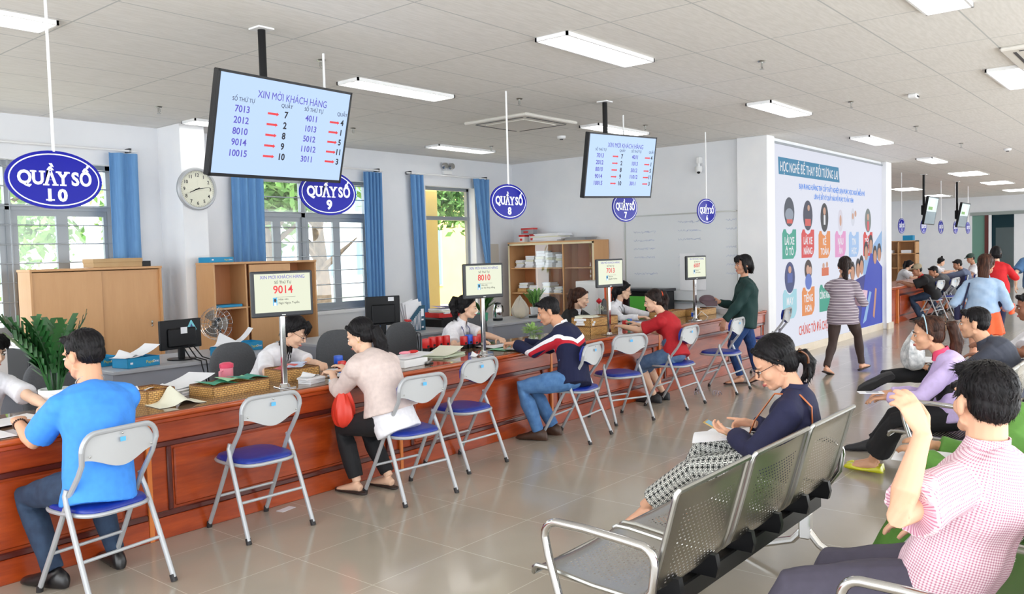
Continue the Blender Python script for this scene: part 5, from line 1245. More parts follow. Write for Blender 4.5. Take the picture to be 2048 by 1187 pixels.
    if shirt:
        so2 = garment(shirt, shirt.get('name', 'shirt'))
        if shirt.get('collar'):
            cm = shirt['collar']; c0 = neck+s*.012+fw*.008; rr = .066 if male else .056; g = G()
            ri = []; 
            for hz, ex in ((-.035,.016),(.0,.006),(.03,.0)):
                ri.append([c0+s*(hz+.012*math.cos(a)*-1)+rt*((rr+ex)*math.sin(a))+fw*((rr+ex*1.2)*.92*math.cos(a)) for a in np.linspace(.35,2*PI-.35,26)])
            vs = [p_ for r_ in ri for p_ in r_]; n_c = 26; fs = [(i+j*n_c, i+1+j*n_c, i+1+(j+1)*n_c, i+(j+1)*n_c) for j in range(2) for i in range(n_c-1)]
            k = len(vs); ins = [c0+s*((p_-c0).dot(s))+((p_-c0)-s*((p_-c0).dot(s)))*.93 for p_ in vs]
            g.add(vs+ins, fs+[tuple(i+k for i in reversed(f)) for f in fs]+[(2*n_c+i, 2*n_c+i+1, 2*n_c+i+1+k, 2*n_c+i+k) for i in range(n_c-1)]+[(i+1, i, i+k, i+1+k) for i in range(n_c-1)])
            o = obj('collar', g, cm, root, 60, origin=base)
            a = o.data.attributes.new('lc','FLOAT_VECTOR','POINT'); cw = np.array([list(p_) for p_ in vs+ins]); a.data.foreach_set('vector', np.stack([np.arctan2((cw-np.array(c0)) @ np.array(list(fw)), (cw-np.array(c0)) @ np.array(list(rt)))*.07, (cw-np.array(c0)) @ np.array(list(s)), cw[:,0]*0], 1).astype(np.float32).ravel())
            a = o.data.attributes.new('bc','FLOAT_VECTOR','POINT'); a.data.foreach_set('vector', bc(np.array([list(p_) for p_ in vs+ins])).astype(np.float32).ravel())
    if extra and 'over' in extra: garment(extra['over'], extra['over'].get('name','jacket'))
    # ---------------- shoes
    if shoes:
        kind, sm_ = shoes[0], shoes[1]
        for sd, hip, kn, an, fd, up, A in legs:
            rr = fd.cross(up); O = an-up*.083; g = G()
            ring = lambda y, w, h, lo=0: [O+fd*y+rr*(w*math.cos(t))+up*(lo+max(0, h*(.42+.58*math.sin(t)) if math.sin(t) > -.7 else 0)) for t in np.linspace(0,2*PI,17)[:-1]]
            if kind == 'closed': R_ = [(-.085,.012,.03),(-.075,.03,.075),(-.04,.037,.1),(0,.04,.105),(.045,.04,.085),(.1,.045,.06),(.15,.045,.045),(.19,.036,.035),(.215,.012,.015)]
            elif kind == 'flat': R_ = [(-.075,.012,.02),(-.065,.03,.05),(-.03,.034,.045),(.02,.036,.03),(.07,.04,.028),(.12,.045,.042),(.16,.042,.042),(.19,.03,.03),(.208,.01,.012)]
            else: R_ = [(-.08,.015,.018),(-.06,.032,.02),(0,.036,.02),(.08,.042,.02),(.14,.046,.02),(.185,.038,.02),(.21,.014,.018)]
            vs = []; 
            for y, w, h in R_: vs += ring(y, w, h)
            n = 16; k = len(R_); fs = [(i*n+j, i*n+(j+1)%n, (i+1)*n+(j+1)%n, (i+1)*n+j) for i in range(k-1) for j in range(n)]+[tuple(range(n-1,-1,-1)), tuple((k-1)*n+j for j in range(n))]
            g.add(vs, fs); so_ = obj('shoe' if kind != 'sandal' else 'sandal', g, sm_, root, 60, origin=base)
            if kind == 'sandal':
                st = G()
                for y in ((.09,.12) if len(shoes) < 4 else (.07,.1,.13)): st.tube([O+fd*y+rr*.048+up*.012, O+fd*(y+.005)+rr*.028+up*.048, O+fd*(y+.01)+up*.055, O+fd*(y+.005)-rr*.028+up*.048, O+fd*y-rr*.048+up*.012], .005, 6)
                obj('strap', st, shoes[2] if len(shoes) > 2 else sm_, so_, 180)
    return dict(H=H, HM=HM, X=X, F=F, U=U, neck=neck, pel=pel, s=s, fw=fw, rt=rt, arms=arms, legs=legs, root=root, base=base, shc=shc, rs=rs)
# ------------------------------------------------------------------ fabrics
F_white = fabric('white_cotton', (240,240,246)); F_skyblue = fabric('bright_blue_cotton', (66,150,246), .75); F_beige = fabric('beige_pink_cloth', (222,204,198)); F_navy = fabric('navy_cloth', (30,32,68)); F_black = fabric('black_cloth', (24,24,28)); F_red = fabric('red_cotton', (186,26,38)); F_dgreen = fabric('dark_green_cloth', (14,52,50)); F_lilac = fabric('lilac_cotton', (206,186,234)); F_charcoal = fabric('charcoal_cloth', (62,66,80)); F_green = fabric('leaf_green_cloth', (94,146,62)); F_jeans = noisy('blue_denim', (92,138,190), (70,112,166), 18, .85, bump=.15); F_dkjeans = noisy('dark_denim', (46,66,92), (34,50,74), 18, .85, bump=.15); F_midjeans = noisy('mid_denim', (34,70,128), (26,54,104), 18, .85, bump=.15); F_ltdenim = noisy('light_denim', (170,192,218), (148,174,206), 14, .85, bump=.15); F_orange = fabric('orange_cloth', (244,94,48)); F_brown = fabric('dark_brown_cloth', (66,50,46)); F_plum = fabric('charcoal_trouser', (74,70,86)); F_redj = fabric('red_jacket', (214,32,40)); F_grey = fabric('grey_cloth', (92,92,96)); F_bluegrey = fabric('blue_grey_cloth', (96,106,132)); F_blueshirt = fabric('mid_blue_cloth', (84,124,170))
def pat_stripes():
    m = mat('striped_knit', (160,140,150), .85); n = N(m); s = n.sep(n.attr('bc')); f = n.math('FRACT', n.math('DIVIDE', s[2], .034))
    k = n.math('LESS_THAN', f, .3); k2 = n.math('LESS_THAN', n.math('ABSOLUTE', n.math('SUBTRACT', f, .62)), .06)
    n.col(n.mix(k2, n.mix(k, lin((112,96,110)), lin((214,206,212))), lin((196,186,196)))); return m
def pat_sweater():
    m = mat('chevron_sweater', (20,26,62), .9); n = N(m); s = n.sep(n.attr('bc'))
    d = n.math('SUBTRACT', n.math('ADD', s[2], n.math('MULTIPLY', n.math('ABSOLUTE', s[0]), -.55)), .235)
    w = n.math('LESS_THAN', n.math('ABSOLUTE', n.math('SUBTRACT', d, .022)), .018); r_ = n.math('LESS_THAN', n.math('ABSOLUTE', n.math('SUBTRACT', d, -.012)), .014)
    n.col(n.mix(r_, n.mix(w, lin((20,26,62)), lin((240,240,246))), lin((196,32,50)))); n.bump(n.noise(n.obj(), 200, 2), .3, .002); return m
def pat_gingham():
    m = mat('pink_gingham', (226,190,204), .85); n = N(m); s = n.sep(n.attr('lc'))
    def st(c): return n.math('LESS_THAN', n.math('FRACT', n.math('DIVIDE', c, .0082)), .45)
    a = st(s[0]); b = st(s[1])
    n.col(n.mix(n.math('MULTIPLY', n.math('ADD', a, b), .5), lin((244,226,234)), lin((190,122,148)))); return m
def pat_geo():
    m = mat('geometric_print', (230,230,226), .85); n = N(m); s = n.sep(n.attr('lc'))
    fx = n.math('SUBTRACT', n.math('FRACT', n.math('DIVIDE', s[0], .036)), .5); fy = n.math('SUBTRACT', n.math('FRACT', n.math('DIVIDE', s[1], .036)), .5)
    ax, ay = n.math('ABSOLUTE', fx), n.math('ABSOLUTE', fy)
    star = n.math('LESS_THAN', n.math('MULTIPLY', ax, ay), .016); ring = n.math('LESS_THAN', n.math('ABSOLUTE', n.math('SUBTRACT', n.math('MAXIMUM', ax, ay), .36)), .06)
    dia = n.math('LESS_THAN', n.math('ABSOLUTE', n.math('SUBTRACT', ax, ay)), .05)
    k = n.math('MAXIMUM', n.math('MULTIPLY', star, n.math('LESS_THAN', n.math('ADD', ax, ay), .42)), n.math('MAXIMUM', n.math('MULTIPLY', ring, n.math('GREATER_THAN', n.math('ABSOLUTE', n.math('SUBTRACT', ax, ay)), .12)), dia))
    n.col(n.mix(k, lin((232,234,228)), lin((26,30,32)))); return m
F_stripes, F_sweater, F_ging, F_geo = pat_stripes(), pat_sweater(), pat_gingham(), pat_geo()
M_blkshoe = mat('black_leather', (26,24,26), .3, spec=.6); M_dkshoe = mat('grey_black_shoe', (40,40,44), .55); M_brshoe = mat('brown_leather', (70,46,34), .45); M_yshoe = mat('yellow_patent', (206,206,30), .2, coat=.5); M_sandal = mat('dark_sandal', (44,32,30), .5); M_strapred = mat('red_strap', (176,60,66), .5); M_strapz = mat('black_white_strap', (150,140,150), .4)
M_gold = mat('gold_metal', (222,190,120), .2, 1)
PT = {}
def shoulder_hands(*a): pass
# customers
PT['C1'] = person('C1', 'man in bright blue T-shirt seated with his back to us, nearest the left', (1.87,4.31,.565), (1.93,4.47,1.015), (1.925,4.54,1.178), 4, 22, 12, male=True, hs=1.06,
  L=dict(hand=(1.71,4.86,.82), el=(-.3,-.1,-1), palm=(0,-.2,-1), dir=(.35,.9,.1), curl=.5), Rr=dict(hand=(1.97,4.86,.81), el=(.3,-.1,-1), dir=(-.4,.9,0)), LL=dict(ank=(1.72,4.53,.09), knee=(1.68,4.72,.52), foot=(-.35,.9,0)), RL=dict(ank=(2.05,4.56,.09), knee=(2.02,4.72,.52), foot=(.1,1,0)),
  skinc=(222,168,136), hair=('short',), shirt=dict(m=F_skyblue, sleeve='short', off=.022, soff=.016, wr=.006, hem=.12, tmin=-.12), trous=dict(m=F_dkjeans, off=.012), shoes=('closed', M_blkshoe), vox=.006)
PT['C2'] = person('C2', 'woman in beige jacket and black trousers perched on a chair at the counter', (3.85,4.29,.565), (3.82,4.5,.965), (3.83,4.58,1.1), 4, 28, 22, L=dict(hand=(3.76,4.82,.83), el=(-.35,-.1,-1), dir=(.3,1,0)), Rr=dict(hand=(3.95,4.86,.82), el=(.4,-.1,-1)),
  LL=dict(ank=(3.735,4.55,.085), knee=(3.72,4.68,.5), foot=(-.1,1,0)), RL=dict(ank=(3.96,4.47,.085), knee=(3.93,4.74,.5), foot=(.0,1,0)), hair=('pony',(0,-.1,.0),.3,.05,.046,(.03,-.02,0)), shirt=dict(m=F_white, off=.014, sleeve='none', hem=.13, name='blouse'), trous=dict(m=F_black, off=.013, to=.96), shoes=('sandal', M_sandal, M_strapred),
  extra=dict(over=dict(m=F_beige, off=.036, soff=.022, sleeve='three', tmin=.02, flare=.3, wr=.006, name='jacket'), tie=M_black), vox=.006)
PT['C3'] = person('C3', 'young man in navy sweater with white and red chevron stripe, at the counter', (5.94,4.25,.565), (6.045,4.44,.985), (6.0,4.56,1.12), 16, 40, 20, male=True, hs=1.0, L=dict(hand=(5.84,4.83,.83), el=(-.35,.0,-1), dir=(-.1,1,.0), curl=.8), Rr=dict(hand=(6.05,4.9,.82), el=(.5,.0,-1), dir=(-.6,.8,0)),
  LL=dict(ank=(5.74,4.5,.09), knee=(5.62,4.62,.53), foot=(-.3,.95,0)), RL=dict(ank=(5.98,4.52,.09), knee=(5.86,4.68,.53), foot=(-.2,.95,0)), skinc=(218,164,132), hair=('short',), shirt=dict(m=F_sweater, off=.018, soff=.014, sleeve='long', hem=.1, wr=.005, name='sweater', collar=F_white), trous=dict(m=F_jeans, off=.014), shoes=('closed', M_brshoe), vox=.006)
PT['C4'] = person('C4', 'woman in red T-shirt and denim shorts seated at the counter', (7.84,4.28,.565), (7.89,4.46,.965), (7.885,4.57,1.1), 12, 35, 16, L=dict(hand=(7.72,4.86,.83), el=(-.4,-.1,-1), dir=(.3,1,0)), Rr=dict(hand=(8.05,4.86,.82), el=(.5,-.1,-1)),
  LL=dict(ank=(7.86,4.56,.085), knee=(7.68,4.62,.52), foot=(-.1,1,0)), RL=dict(ank=(8.08,4.58,.085), knee=(7.85,4.7,.52), foot=(0,1,0)), hair=('pony',(0,-.108,.05),.24,.06,.03), hairm=H_dark, shirt=dict(m=F_red, off=.014, sleeve='short', hem=.06, wr=.005), trous=dict(m=noisy('faded_denim',(96,124,160),(70,98,136),18,.85), to=.62, off=.014, name='shorts'), shoes=('closed', M_dkshoe), extra=dict(tie=M_orange), vox=.007)
PT['C5'] = person('C5', 'woman in dark green jacket and jeans standing at the counter end', (9.56,4.28,.83), (9.62,4.3,1.255), (9.615,4.32,1.44), 42, 50, 5, L=dict(hand=(9.3,4.42,.78), el=(-.5,-.6,-.3), dir=(-.2,.2,-1), palm=(1,0,0)), Rr=dict(hand=(9.5,4.58,.99), el=(.4,-.2,-1), dir=(-.6,.7,-.1), palm=(-.5,-.5,0), curl=.9),
  LL=dict(ank=(9.47,4.3,.09), knee=(9.35,4.5,.46), foot=(-.7,.7,0)), RL=dict(ank=(9.62,4.14,.13), knee=(9.66,4.25,.46), foot=(-.35,.75,-.35), up=(0,.3,1)), skinc=(206,154,126), hair=('bob','bangs'), shirt=dict(m=F_dgreen, off=.024, soff=.02, sleeve='long', hem=.16, wr=.008, name='jacket', collar=F_dgreen), trous=dict(m=F_midjeans, off=.012, to=.97), shoes=('sandal', M_sandal, M_sandal), vox=.007, size=.98)
# clerks
PT['S1'] = person('S1', 'clerk in white blouse at the left edge of the photo, facing the blue T-shirt man', (1.83,5.98,.565), (1.88,5.86,.985), (1.9,5.78,1.135), 180, 200, 18, L=dict(hand=(2.02,5.3,.82), el=(.6,.3,-.6), dir=(-.2,-1,0)), Rr=dict(hand=(1.6,5.35,.81), el=(-.6,.3,-.6)), LL=dict(ank=(1.9,5.62,.09)), RL=dict(ank=(1.7,5.62,.09)), hair=('long',.18,'bangs'), shirt=dict(m=F_white, sleeve='short', hem=.1, collar=F_white), trous=dict(m=F_black), shoes=('flat', M_blkshoe), vox=.007)
PT['S2'] = person('S2', 'clerk with glasses in white blouse writing beside the 9014 screen', (3.95,6.0,.565), (4.06,5.83,.935), (4.11,5.72,1.055), -162, -142, 34, L=dict(hand=(4.14,5.46,.81), el=(.8,.3,-.5), dir=(-.3,-1,0), curl=.7), Rr=dict(hand=(3.95,5.5,.8), el=(-.8,.2,-.3), dir=(.7,-.7,0)), LL=dict(ank=(4.1,5.66,.09)), RL=dict(ank=(3.88,5.66,.09)), hair=('pony',(0,-.1,.05),.36,.02,.04,(-.02,.02,0),'bangs'), hs=1.03, glasses=True, shirt=dict(m=F_white, sleeve='short', hem=.1, name='blouse'), trous=dict(m=F_black), shoes=('flat', M_blkshoe), vox=.0055)
PT['S3'] = person('S3', 'clerk with ponytail and blue lanyard seated behind the 8010 screen', (6.2,6.02,.565), (6.24,5.86,.965), (6.27,5.79,1.115), -165, -140, 10, L=dict(hand=(6.35,5.45,.8), el=(.8,.2,-.6), dir=(-.5,-.9,0)), Rr=dict(hand=(6.05,5.48,.8), el=(-.8,.2,-.6), dir=(.6,-.8,0)), LL=dict(ank=(6.3,5.66,.09)), RL=dict(ank=(6.1,5.66,.09)), hair=('pony',(0,-.112,.06),.2,.06,.04), shirt=dict(m=F_white, sleeve='short', hem=.1, collar=F_white), trous=dict(m=F_black), shoes=('flat', M_blkshoe), vox=.0055)
PT['S4'] = person('S4', 'clerk in dark blazer over white collar left of the 7013 screen', (8.25,6.0,.565), (8.3,5.86,.945), (8.27,5.78,1.09), -172, -155, 16, L=dict(hand=(8.3,5.5,.81), el=(.8,.2,-.6), dir=(-.4,-1,0)), Rr=dict(hand=(8.1,5.5,.81), el=(-.8,.2,-.6)), LL=dict(ank=(8.35,5.64,.09)), RL=dict(ank=(8.12,5.64,.09)), hair=('pony',(0,-.11,.06),.3,.05,.034), hairm=H_brown, shirt=dict(m=F_black, sleeve='long', off=.022, hem=.1, name='blazer', collar=F_white), trous=dict(m=F_black), shoes=('flat', M_blkshoe), vox=.006)
PT['S5'] = person('S5', 'clerk with glasses and black lanyard right of the 7013 screen', (9.32,6.08,.565), (9.36,5.95,.965), (9.4,5.88,1.125), -165, -142, 16, L=dict(hand=(9.45,5.5,.8), el=(.8,.2,-.6), dir=(-.4,-.9,0)), Rr=dict(hand=(9.15,5.5,.8), el=(-.8,.2,-.6)), LL=dict(ank=(9.4,5.7,.09)), RL=dict(ank=(9.2,5.7,.09)), hair=('pony',(0,-.1,.0),.16,.03,.04), glasses=True, shirt=dict(m=F_white, sleeve='long', hem=.1, collar=F_white), trous=dict(m=F_black), shoes=('flat', M_blkshoe), vox=.006)
# waiting people
PT['P1'] = person('P1', 'man in pink gingham shirt on the nearest bench, left hand raised by his face', (2.94,.64,.56), (2.985,.525,.985), (3.04,.545,1.135), -14, -48, -2, male=True, hs=1.05, L=dict(hand=(2.63,.63,1.09), el=(-.9,.35,-.5), dir=(.0,.38,.9), palm=(.5,.78,-.3), curl=.5), Rr=dict(hand=(3.2,.76,.66), el=(.8,-.3,-.6), dir=(-.1,.9,-.2)),
  LL=dict(ank=(2.72,1.2,.09), knee=(2.74,1.12,.56), foot=(-.1,1,0)), RL=dict(ank=(3.08,1.2,.09), knee=(3.08,1.12,.56), foot=(0,1,0)), skinc=(228,178,148), hair=('short',), shirt=dict(m=F_ging, off=.024, soff=.022, sleeve='short', hem=.12, wr=.007, collar=F_ging), trous=dict(m=F_plum, off=.018), shoes=('closed', M_blkshoe), vox=.005)
PT['P2'] = person('P2', 'woman in navy jacket and geometric trousers reading a phone on the front bench', (4.19,1.71,.54), (4.215,1.61,.905), (4.195,1.72,1.045), 14, 30, 30, L=dict(hand=(4.1,1.9,.67), el=(-.7,-.4,-.5), dir=(-.1,1,.1), palm=(.3,-.2,1), curl=.7), Rr=dict(hand=(4.3,1.88,.69), el=(.7,-.4,-.5), dir=(-.15,1,.05), palm=(-.7,0,-.7), point=True),
  LL=dict(ank=(4.2,2.52,.15), knee=(4.17,2.3,.9), foot=(-.12,1,-.42), up=(0,.4,1)), RL=dict(ank=(4.36,2.35,.09), knee=(4.33,2.08,.56), foot=(0,1,0)), skinc=(228,176,146), hair=('bun',), glasses=True, hs=1.1, leg=1.2, shirt=dict(m=F_navy, off=.024, soff=.024, sleeve='long', hem=.06, wr=.006, name='jacket', collar=F_navy), trous=dict(m=F_geo, off=.018, to=.9, flare=.8), shoes=('sandal', M_sandal, M_strapz, 3), vox=.005)
PT['P3'] = person('P3', 'woman in lilac top with long brown ponytail and headband on the second bench', (6.12,1.27,.535), (6.2,1.36,.89), (6.195,1.455,1.025), 18, 22, 6, L=dict(hand=(5.98,1.66,.6), el=(-.6,-.5,-.5), dir=(-.3,1,-.1)), Rr=dict(hand=(6.2,1.7,.6), el=(.6,-.4,-.5), dir=(-.3,1,-.1)),
  LL=dict(ank=(6.2,1.82,.1), knee=(5.9,2.0,.9), foot=(.1,1,0)), RL=dict(ank=(6.34,1.85,.085), knee=(6.1,2.0,.9), foot=(.1,1,0)), skinc=(220,168,136), hair=('pony',(0,-.115,.045),.4,.08,.04), hairm=H_brown, shirt=dict(m=F_lilac, off=.014, soff=.012, sleeve='long', hem=.1, wr=.005, collar=mat('pink_collar',(226,70,110),.7)), trous=dict(m=F_black, off=.02, to=.88, flare=1.6), shoes=('flat', M_yshoe), vox=.0055)
PT['P4'] = person('P4', 'man in dark jacket with one ankle crossed over his knee, beside the lilac woman', (7.2,1.15,.545), (7.2,1.27,.87), (7.19,1.36,1.02), 8, 6, 2, male=True, hs=1.0, L=dict(hand=(6.98,1.62,.68), el=(-.7,-.3,-.5)), Rr=dict(hand=(7.25,1.62,.68), el=(.7,-.3,-.5)),
  LL=dict(ank=(6.88,2.02,.09), knee=(7.06,1.68,.55), foot=(-.35,.95,0)), RL=dict(ank=(6.93,1.95,.6), knee=(7.5,1.7,.75), foot=(-.2,.85,-.45), up=(.9,.25,.3)), skinc=(222,170,138), leg=1.08, hair=('short',), shirt=dict(m=F_charcoal, off=.026, soff=.02, sleeve='long', hem=.1, wr=.006, name='jacket', collar=F_charcoal), trous=dict(m=F_black, off=.014), shoes=('closed', M_dkshoe), vox=.0065)
PT['P5'] = person('P5', 'person in white printed T-shirt cut by the right edge, on the second bench', (8.08,1.02,.54), (8.14,1.06,.94), (8.17,1.13,1.09), 10, 15, 8, male=True, L=dict(hand=(7.72,1.36,.82), el=(-.6,-.3,-.5), dir=(-.6,.6,0)), Rr=dict(hand=(8.2,1.5,.66)), LL=dict(ank=(7.95,1.75,.09)), RL=dict(ank=(8.2,1.75,.09)), skinc=(150,100,78), hair=('short',), shirt=dict(m=F_white, sleeve='short', off=.024, hem=.1), trous=dict(m=F_midjeans), shoes=('closed', M_dkshoe), vox=.008)
PT['PG'] = person('PG', 'person in green clothes bent forward, mostly hidden behind the gingham shirt man', (4.27,.58,.545), (4.23,.64,.88), (4.2,.76,.96), 4, 10, 35, male=True, L=dict(hand=(4.12,.98,.66)), Rr=dict(hand=(4.42,1.0,.66)), LL=dict(ank=(4.14,1.2,.09), knee=(4.14,1.1,.57)), RL=dict(ank=(4.42,1.2,.09), knee=(4.42,1.1,.57)), skinc=(206,154,120), shirt=dict(m=F_green, sleeve='long', off=.026, hem=.1), trous=dict(m=F_green, off=.03), shoes=('closed', M_blkshoe), vox=.009)
# walkers
PT['W1'] = person('W1', 'woman in striped top and dark leggings walking past the poster wall', (10.95,3.57,.8), (10.94,3.57,1.2), (11.02,3.56,1.37), -84, -70, 22, L=dict(hand=(11.2,3.58,.98), el=(-.5,0,-.6), dir=(.9,-.3,0)), Rr=dict(hand=(11.2,3.44,.98), el=(-.6,-.5,-.5), dir=(.9,.1,0)),
  LL=dict(ank=(10.66,3.68,.11), knee=(11.05,3.68,.45), foot=(.9,-.1,-.25), up=(.3,0,1)), RL=dict(ank=(11.24,3.43,.1), knee=(11.2,3.45,.5), foot=(1,-.15,.12)), skinc=(222,170,142), hair=('pony',(0,-.105,.05),.36,.05,.036), hairm=H_dark, shirt=dict(m=F_stripes, off=.024, soff=.016, sleeve='long', hem=.16, flare=.15, wr=.005), trous=dict(m=F_brown, off=.004), shoes=('sandal', M_sandal, M_sandal), extra=dict(tie=mat('yellow_tie',(226,206,110),.6)), vox=.0065, size=.96)
PT['W2'] = person('W2', 'woman in light denim jacket and orange skirt walking away, seen from behind', (10.72,1.94,.84), (10.75,1.93,1.22), (10.8,1.92,1.38), -88, -92, 4, L=dict(hand=(10.8,2.14,.8), el=(-.3,.4,-.6), dir=(.2,.1,-1)), Rr=dict(hand=(10.95,1.74,.9), el=(-.5,-.4,-.6), dir=(.9,.2,-.3)), LL=dict(ank=(10.55,2.02,.1), knee=(10.8,2.02,.5), foot=(1,0,0)), RL=dict(ank=(10.9,1.86,.1), knee=(10.95,1.86,.5), foot=(1,0,0)), skinc=(214,160,132), hair=('long',.38), hairm=H_brown, shirt=dict(m=F_ltdenim, off=.024, soff=.018, sleeve='long', tmin=.02, wr=.006, name='jacket', collar=F_ltdenim), extra=dict(skirt=(F_orange,.98,.6)), shoes=('closed', M_dkshoe), vox=.007, size=.98)
PT['W3'] = person('W3', 'person in red jacket and navy trousers walking towards the far doorway', (17.5,2.92,.82), (17.5,2.93,1.24), (17.5,2.95,1.43), -85, -80, 5, L=dict(hand=(17.75,3.05,.95), el=(-.5,.5,-.5)), Rr=dict(hand=(17.8,2.75,1.0), el=(-.5,-.6,-.5)), LL=dict(ank=(17.75,3.0,.1), knee=(17.7,3.0,.5), foot=(1,0,0)), RL=dict(ank=(17.4,2.85,.1), knee=(17.6,2.85,.5), foot=(1,0,0)), hair=('bob',), shirt=dict(m=F_redj, off=.03, soff=.02, sleeve='long', hem=.14, name='jacket'), trous=dict(m=F_navy), shoes=('sandal', M_strapred, M_strapred), vox=.011, face=False)
PT['W4'] = person('W4', 'person in blue shirt and navy trousers walking at the right edge of the photo', (18.6,2.5,.86), (18.6,2.5,1.32), (18.6,2.5,1.5), -80, -80, 0, male=True, L=dict(hand=(18.5,2.78,.78), el=(-.5,.3,-.5), dir=(0,.1,-1)), Rr=dict(hand=(18.8,2.22,.8)), LL=dict(ank=(18.75,2.58,.1), knee=(18.8,2.58,.5), foot=(1,0,0)), RL=dict(ank=(18.4,2.42,.1), knee=(18.6,2.42,.5), foot=(1,0,0)), shirt=dict(m=F_blueshirt, sleeve='short', off=.024, hem=.12), trous=dict(m=F_navy), shoes=('closed', M_dkshoe), vox=.012, face=False)
# far counter people
far = [('F1','man in beige cap and black shirt with red collar at the far counter',(19.25,4.42,.57),(19.05,4.58,.93),(18.98,4.66,1.07),20,F_black,(190,136,108),'short',True), ('F2','man in dark grey jacket bent over the far counter',(20.75,4.45,.57),(20.55,4.6,.88),(20.45,4.68,.99),20,F_grey,(200,146,116),'short',False), ('F3','man in blue grey shirt seated further along the far counter',(22.4,4.4,.57),(22.35,4.5,.97),(22.2,4.55,1.1),15,F_bluegrey,(190,140,112),'short',False), ('F4','man in white shirt and dark green cap at the end of the far counter',(25.1,4.7,.57),(25.05,4.75,1.02),(24.95,4.8,1.19),25,F_white,(196,146,118),'short',True)]
for key, lab, a, b, c, yw, fm, sk, hr_, cap in far:
    q = person(key, lab, a, b, c, yw, yw+15, 18, male=True, L=dict(hand=(a[0]-.25,4.95,.8), el=(-.7,0,-.6)), Rr=dict(hand=(a[0]+.1,4.97,.8), el=(.7,0,-.6)), LL=dict(ank=(a[0]-.15,4.62,.09), knee=(a[0]-.12,4.74,.55)), RL=dict(ank=(a[0]+.1,4.62,.09), knee=(a[0]+.08,4.74,.55)), skinc=sk, shirt=dict(m=fm, sleeve='short' if key in ('F1','F4') else 'long', off=.03, hem=.1, collar=F_red if key == 'F1' else None), trous=dict(m=F_dkjeans), shoes=('closed', M_dkshoe), vox=.013, face=False)
    if cap:
        H = q['H']; g = G().ell((0,0,0),(.094,.108,.075),q['HM'] @ T(0,-.02,.065),18); g.sheet(lambda u, v: H(-.07+.14*u, .075+.09*math.sin(PI*u)*v, .07-.012*v), 8, 4, .006)
        obj('cap', g, mat('beige_cap',(164,150,124),.8) if key == 'F1' else mat('green_cap',(52,74,66),.8), q['root'], 60, origin=q['base'])
for key, lab, x, y, hr_ in (('F5','clerk in white shirt behind the far counter, in front of the far bookcase',22.9,6.0,'lowpony'), ('F6','clerk with a top knot behind the far counter below the first far TV',26.2,6.0,'top')):
    person(key, lab, (x,y,.57), (x+.03,y-.12,.96), (x+.08,y-.2,1.08), -165, -150, 18, L=dict(hand=(x+.2,5.5,.82), el=(.8,.2,-.5)), Rr=dict(hand=(x-.1,5.5,.82), el=(-.8,.2,-.5)), LL=dict(ank=(x+.1,5.72,.09)), RL=dict(ank=(x-.1,5.72,.09)), hair=(hr_,), shirt=dict(m=F_white, sleeve='short', off=.02, hem=.1), trous=dict(m=F_black), shoes=('flat', M_blkshoe), vox=.013, face=False)
# ------------------------------------------------------------------ counter screens
def display(x, y, yaw, w, num, name, lab):
    t = thing('counter_display', lab, 'screen', (x, y, CT), R(yaw), 'queue number screens on the counter'); h = w/1.4; zc = 1.415-CT
    obj('base_plate', G().box(-.06,.06,-.06,.06,0,.008,.003).lathe([(.04,.008),(.028,.03)], 16), M_chrome, t)
    obj('pole', G().box(-.017,.017,-.017,.017,.008,zc-h/2+.05,.004), M_chrome, t)
    obj('casing', G().box(-w/2,w/2,-.035,.0,zc-h/2,zc+h/2,.008).box(-w*.33,w*.33,-.002,.03,zc-h*.35,zc+h*.35,.012), M_dgrey, t)
    e = .026; s = obj('screen', G().box(-w/2+e*.8,w/2-e*.8,-.0375,-.035,zc-h/2+e*1.25,zc+h/2-e*.7), M_scrc, t)
    F = T(0,-.038,zc) @ UPR
    def tx(m, body, sz, u, v, bold=0, sx=1, align='CENTER', nm='lettering'): obj(nm, G().text(body, sz*w/.44, F @ T(w*u,h*v,0), bold, .0003, align=align, sx=sx), m, s, 0)
    tx(M_violet, 'XIN MỜI KHÁCH HÀNG', .033, 0, .37, 0, .9); tx(M_bk, 'Số Thứ Tự', .027, 0, .255); tx(M_rd, num, .075, 0, .1, .0012, .95, nm='number')
    obj('divider', G().box(-w*.12,w*.2,-h*.075,-h*.07,0,.0003,0,F), M_bk, s, 0); tx(M_bk, 'Nhân viên:', .017, -.08, -.12, align='LEFT'); tx(M_bk, name, .021, -.08, -.2, align='LEFT')
    g = G(); g.mat(0).box(-w*.17,-w*.1,-h*.25,-h*.08,0,.0003,0,F); g.mat(1).prism([(-w*.135+u,-h*.14+v) for u, v in ellpoly(w*.02,h*.04,14)], .0006, F); g.mat(2).box(-w*.155,-w*.115,-h*.25,-h*.19,0,.0006,0,F)
    obj('portrait', g, [mat('portrait_blue',(90,170,214),.5), mat('portrait_hair',(30,24,30),.5), M_paper], s, 0)
    obj('logo', G().box(-.014,.014,-.0365,-.035,zc-h/2+.009,zc-h/2+.015), M_steel, t, 0)
display(3.43,4.92,-13,.44,'9014','Ngô Ngọc Tuyền','counter screen showing 9014, nearest the camera')
display(5.53,4.93,-12,.43,'8010','Lê Thị Thúy Hằng','counter screen showing 8010, left of the sweater man')
display(7.46,4.86,-8,.42,'7013','Nguyễn Thị Hoa','counter screen showing 7013, beside the stacked baskets')
display(9.37,4.84,-8,.41,'6007','Trần Thị Mai','counter screen showing 6007, nearest the whiteboard')
